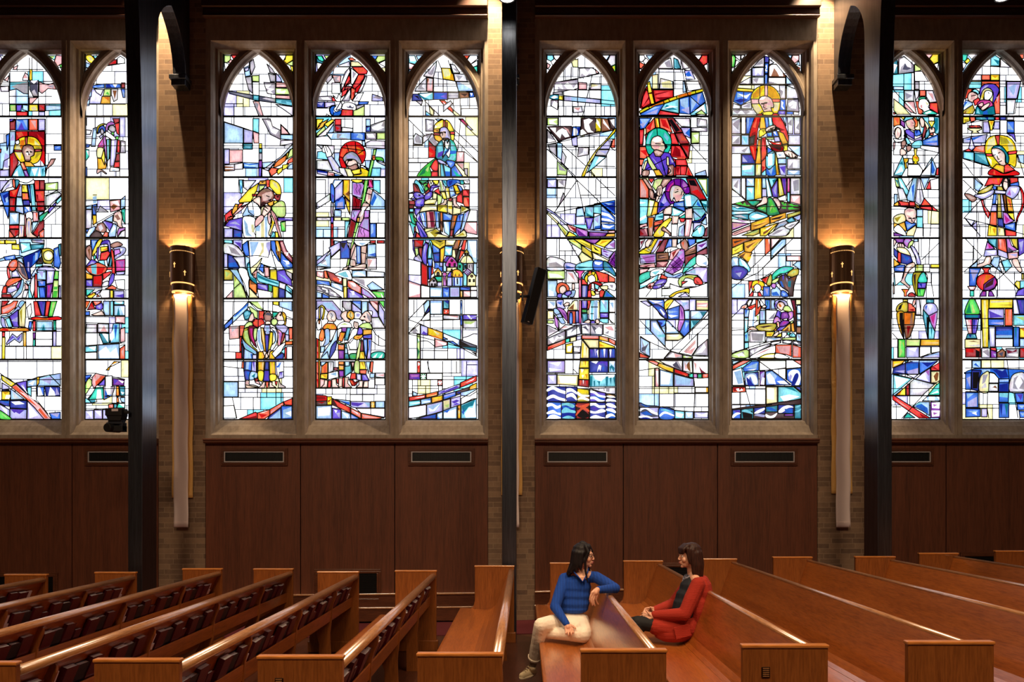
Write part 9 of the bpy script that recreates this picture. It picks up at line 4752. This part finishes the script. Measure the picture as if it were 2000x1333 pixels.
for (bay, j), w in WINS.items():
    if (bay, j) in ((-1, 0), (2, 2)): n_base = True
    rnd = random.Random(bay*10+j+5); cpx = GX0[j] + 630.5*bay; L, R_, Tp, Bt = cpx-68.5, cpx+68.5, 106.5, 820.5
    G = MB(); C = []; LM = MB(); lay = 0
    def loc(x, y, k): return (x-cpx)*KG, -k*DZ, (820.3-y)*KG
    def fill(P, col, k, var=.12, boost=1):
        P = [(min(max(x, L), R_), min(max(y, Tp), Bt)) for x, y in P]
        n0 = len(G.v); G.v += [loc(x, y, k) for x, y in P]
        sh = rnd.uniform(.92, 1.1)
        star = False
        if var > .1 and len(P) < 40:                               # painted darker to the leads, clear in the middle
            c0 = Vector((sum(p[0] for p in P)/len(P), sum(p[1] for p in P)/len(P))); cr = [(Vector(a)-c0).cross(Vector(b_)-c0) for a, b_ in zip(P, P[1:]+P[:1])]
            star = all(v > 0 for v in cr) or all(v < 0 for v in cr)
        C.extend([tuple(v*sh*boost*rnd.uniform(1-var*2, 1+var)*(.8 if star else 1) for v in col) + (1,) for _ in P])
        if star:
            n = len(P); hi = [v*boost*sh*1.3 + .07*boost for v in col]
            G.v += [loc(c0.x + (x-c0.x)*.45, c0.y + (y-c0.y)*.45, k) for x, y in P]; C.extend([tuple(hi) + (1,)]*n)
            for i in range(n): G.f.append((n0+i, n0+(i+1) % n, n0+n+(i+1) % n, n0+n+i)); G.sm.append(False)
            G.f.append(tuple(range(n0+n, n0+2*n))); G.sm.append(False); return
        for t in tessellate_polygon([[Vector((x, y, 0)) for x, y in P]]): G.f.append(tuple(n0+i for i in t)); G.sm.append(False)
    def lead(P, k, wd, closed):
        n = len(P)
        for i in range(n if closed else n-1):
            a, b_ = Vector(P[i]), Vector(P[(i+1) % n]); d = b_-a
            if d.length < .05: continue
            q = Vector((-d.y, d.x)).normalized()*wd/2; e_ = d.normalized()*wd*.35
            cs = [a-e_+q, b_+e_+q, b_+e_-q, a-e_-q]
            if max(abs(c.x-cpx) for c in cs) > 75: continue
            n0 = len(LM.v); LM.v += [loc(min(max(c.x, L), R_), min(max(c.y, Tp), Bt), k) for c in cs]; LM.f.append((n0, n0+1, n0+2, n0+3)); LM.sm.append(False)
    # plain quarries
    ys = [Tp, 229, 347.5, 466.5, 584.5, 703.5, Bt]
    tint = ['w']*20 + ['W', 'W', 'W', 'l', 'u', 'e', 'c']
    for ya, yb in zip(ys, ys[1:]):
        rows = sorted([ya, yb] + [ya + (yb-ya)*(t + rnd.uniform(-.06, .06)) for t in (.3, .55, .8)])
        for r0, r1 in zip(rows, rows[1:]):
            cols = [L] + [L + (R_-L)*(t + rnd.uniform(-.08, .08)) for t in rnd.choice(((.2, .42, .62, .82), (.28, .55, .78), (.16, .36, .6, .84)))] + [R_]
            for c0, c1 in zip(cols, cols[1:]):
                P = [(c0, r0), (c1, r0), (c1, r1), (c0, r1)]; q = rnd.choice(tint); col = PAL[q]; bo = 2.4 if q == 'w' else 2.0
                # one pane: darker paint at its edges, clear middle
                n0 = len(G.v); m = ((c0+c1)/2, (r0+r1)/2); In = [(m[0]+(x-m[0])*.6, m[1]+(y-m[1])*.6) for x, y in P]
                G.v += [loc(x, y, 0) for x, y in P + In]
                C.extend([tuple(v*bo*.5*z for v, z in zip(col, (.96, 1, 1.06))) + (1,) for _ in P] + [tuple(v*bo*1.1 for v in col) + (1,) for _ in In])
                for i in range(4): G.f.append((n0+i, n0+(i+1) % 4, n0+4+(i+1) % 4, n0+4+i)); G.sm.append(False)
                G.f.append((n0+4, n0+5, n0+6, n0+7)); G.sm.append(False)
                lead(P, 2, 1.15, True)
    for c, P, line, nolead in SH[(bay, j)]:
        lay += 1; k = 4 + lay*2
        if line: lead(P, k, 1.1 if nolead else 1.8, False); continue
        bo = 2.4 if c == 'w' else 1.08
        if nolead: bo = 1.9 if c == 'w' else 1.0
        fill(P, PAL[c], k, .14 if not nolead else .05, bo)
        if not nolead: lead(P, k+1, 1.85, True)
    me = bpy.data.meshes.new('glass'); me.from_pydata(G.v, [], G.f); me.materials.append(M_glass)
    ca = me.color_attributes.new('glass', 'FLOAT_COLOR', 'POINT'); ca.data.foreach_set('color', [x for c in C for x in c])
    o = bpy.data.objects.new('stained_glass', me); COL.objects.link(o); o.parent = w; o.location.y = .004
    me = bpy.data.meshes.new('lead'); me.from_pydata(LM.v, [], LM.f); me.materials.append(M_lead)
    o = bpy.data.objects.new('lead_cames', me); COL.objects.link(o); o.parent = w; o.location.y = .0039
    B_ = MB()
    for y in ys[1:-1]: z = (820.3-y)*KG; B_.box(-HW, HW, -.022, -.016, z-.014, z+.014)
    for ya, yb in zip(ys, ys[1:]): z = (820.3-(ya+yb)/2+2)*KG; B_.box(-HW, HW, -.02, -.016, z-.005, z+.005)
    z0, z1 = -.002, ZT-ZB
    B_.box(-HW-.01, -HW+.006, -.02, .02, z0, z1).box(HW-.006, HW+.01, -.02, .02, z0, z1).box(-HW, HW, -.02, .02, -.01, .008)
    B_.build('saddle_bars', M_lead, w)
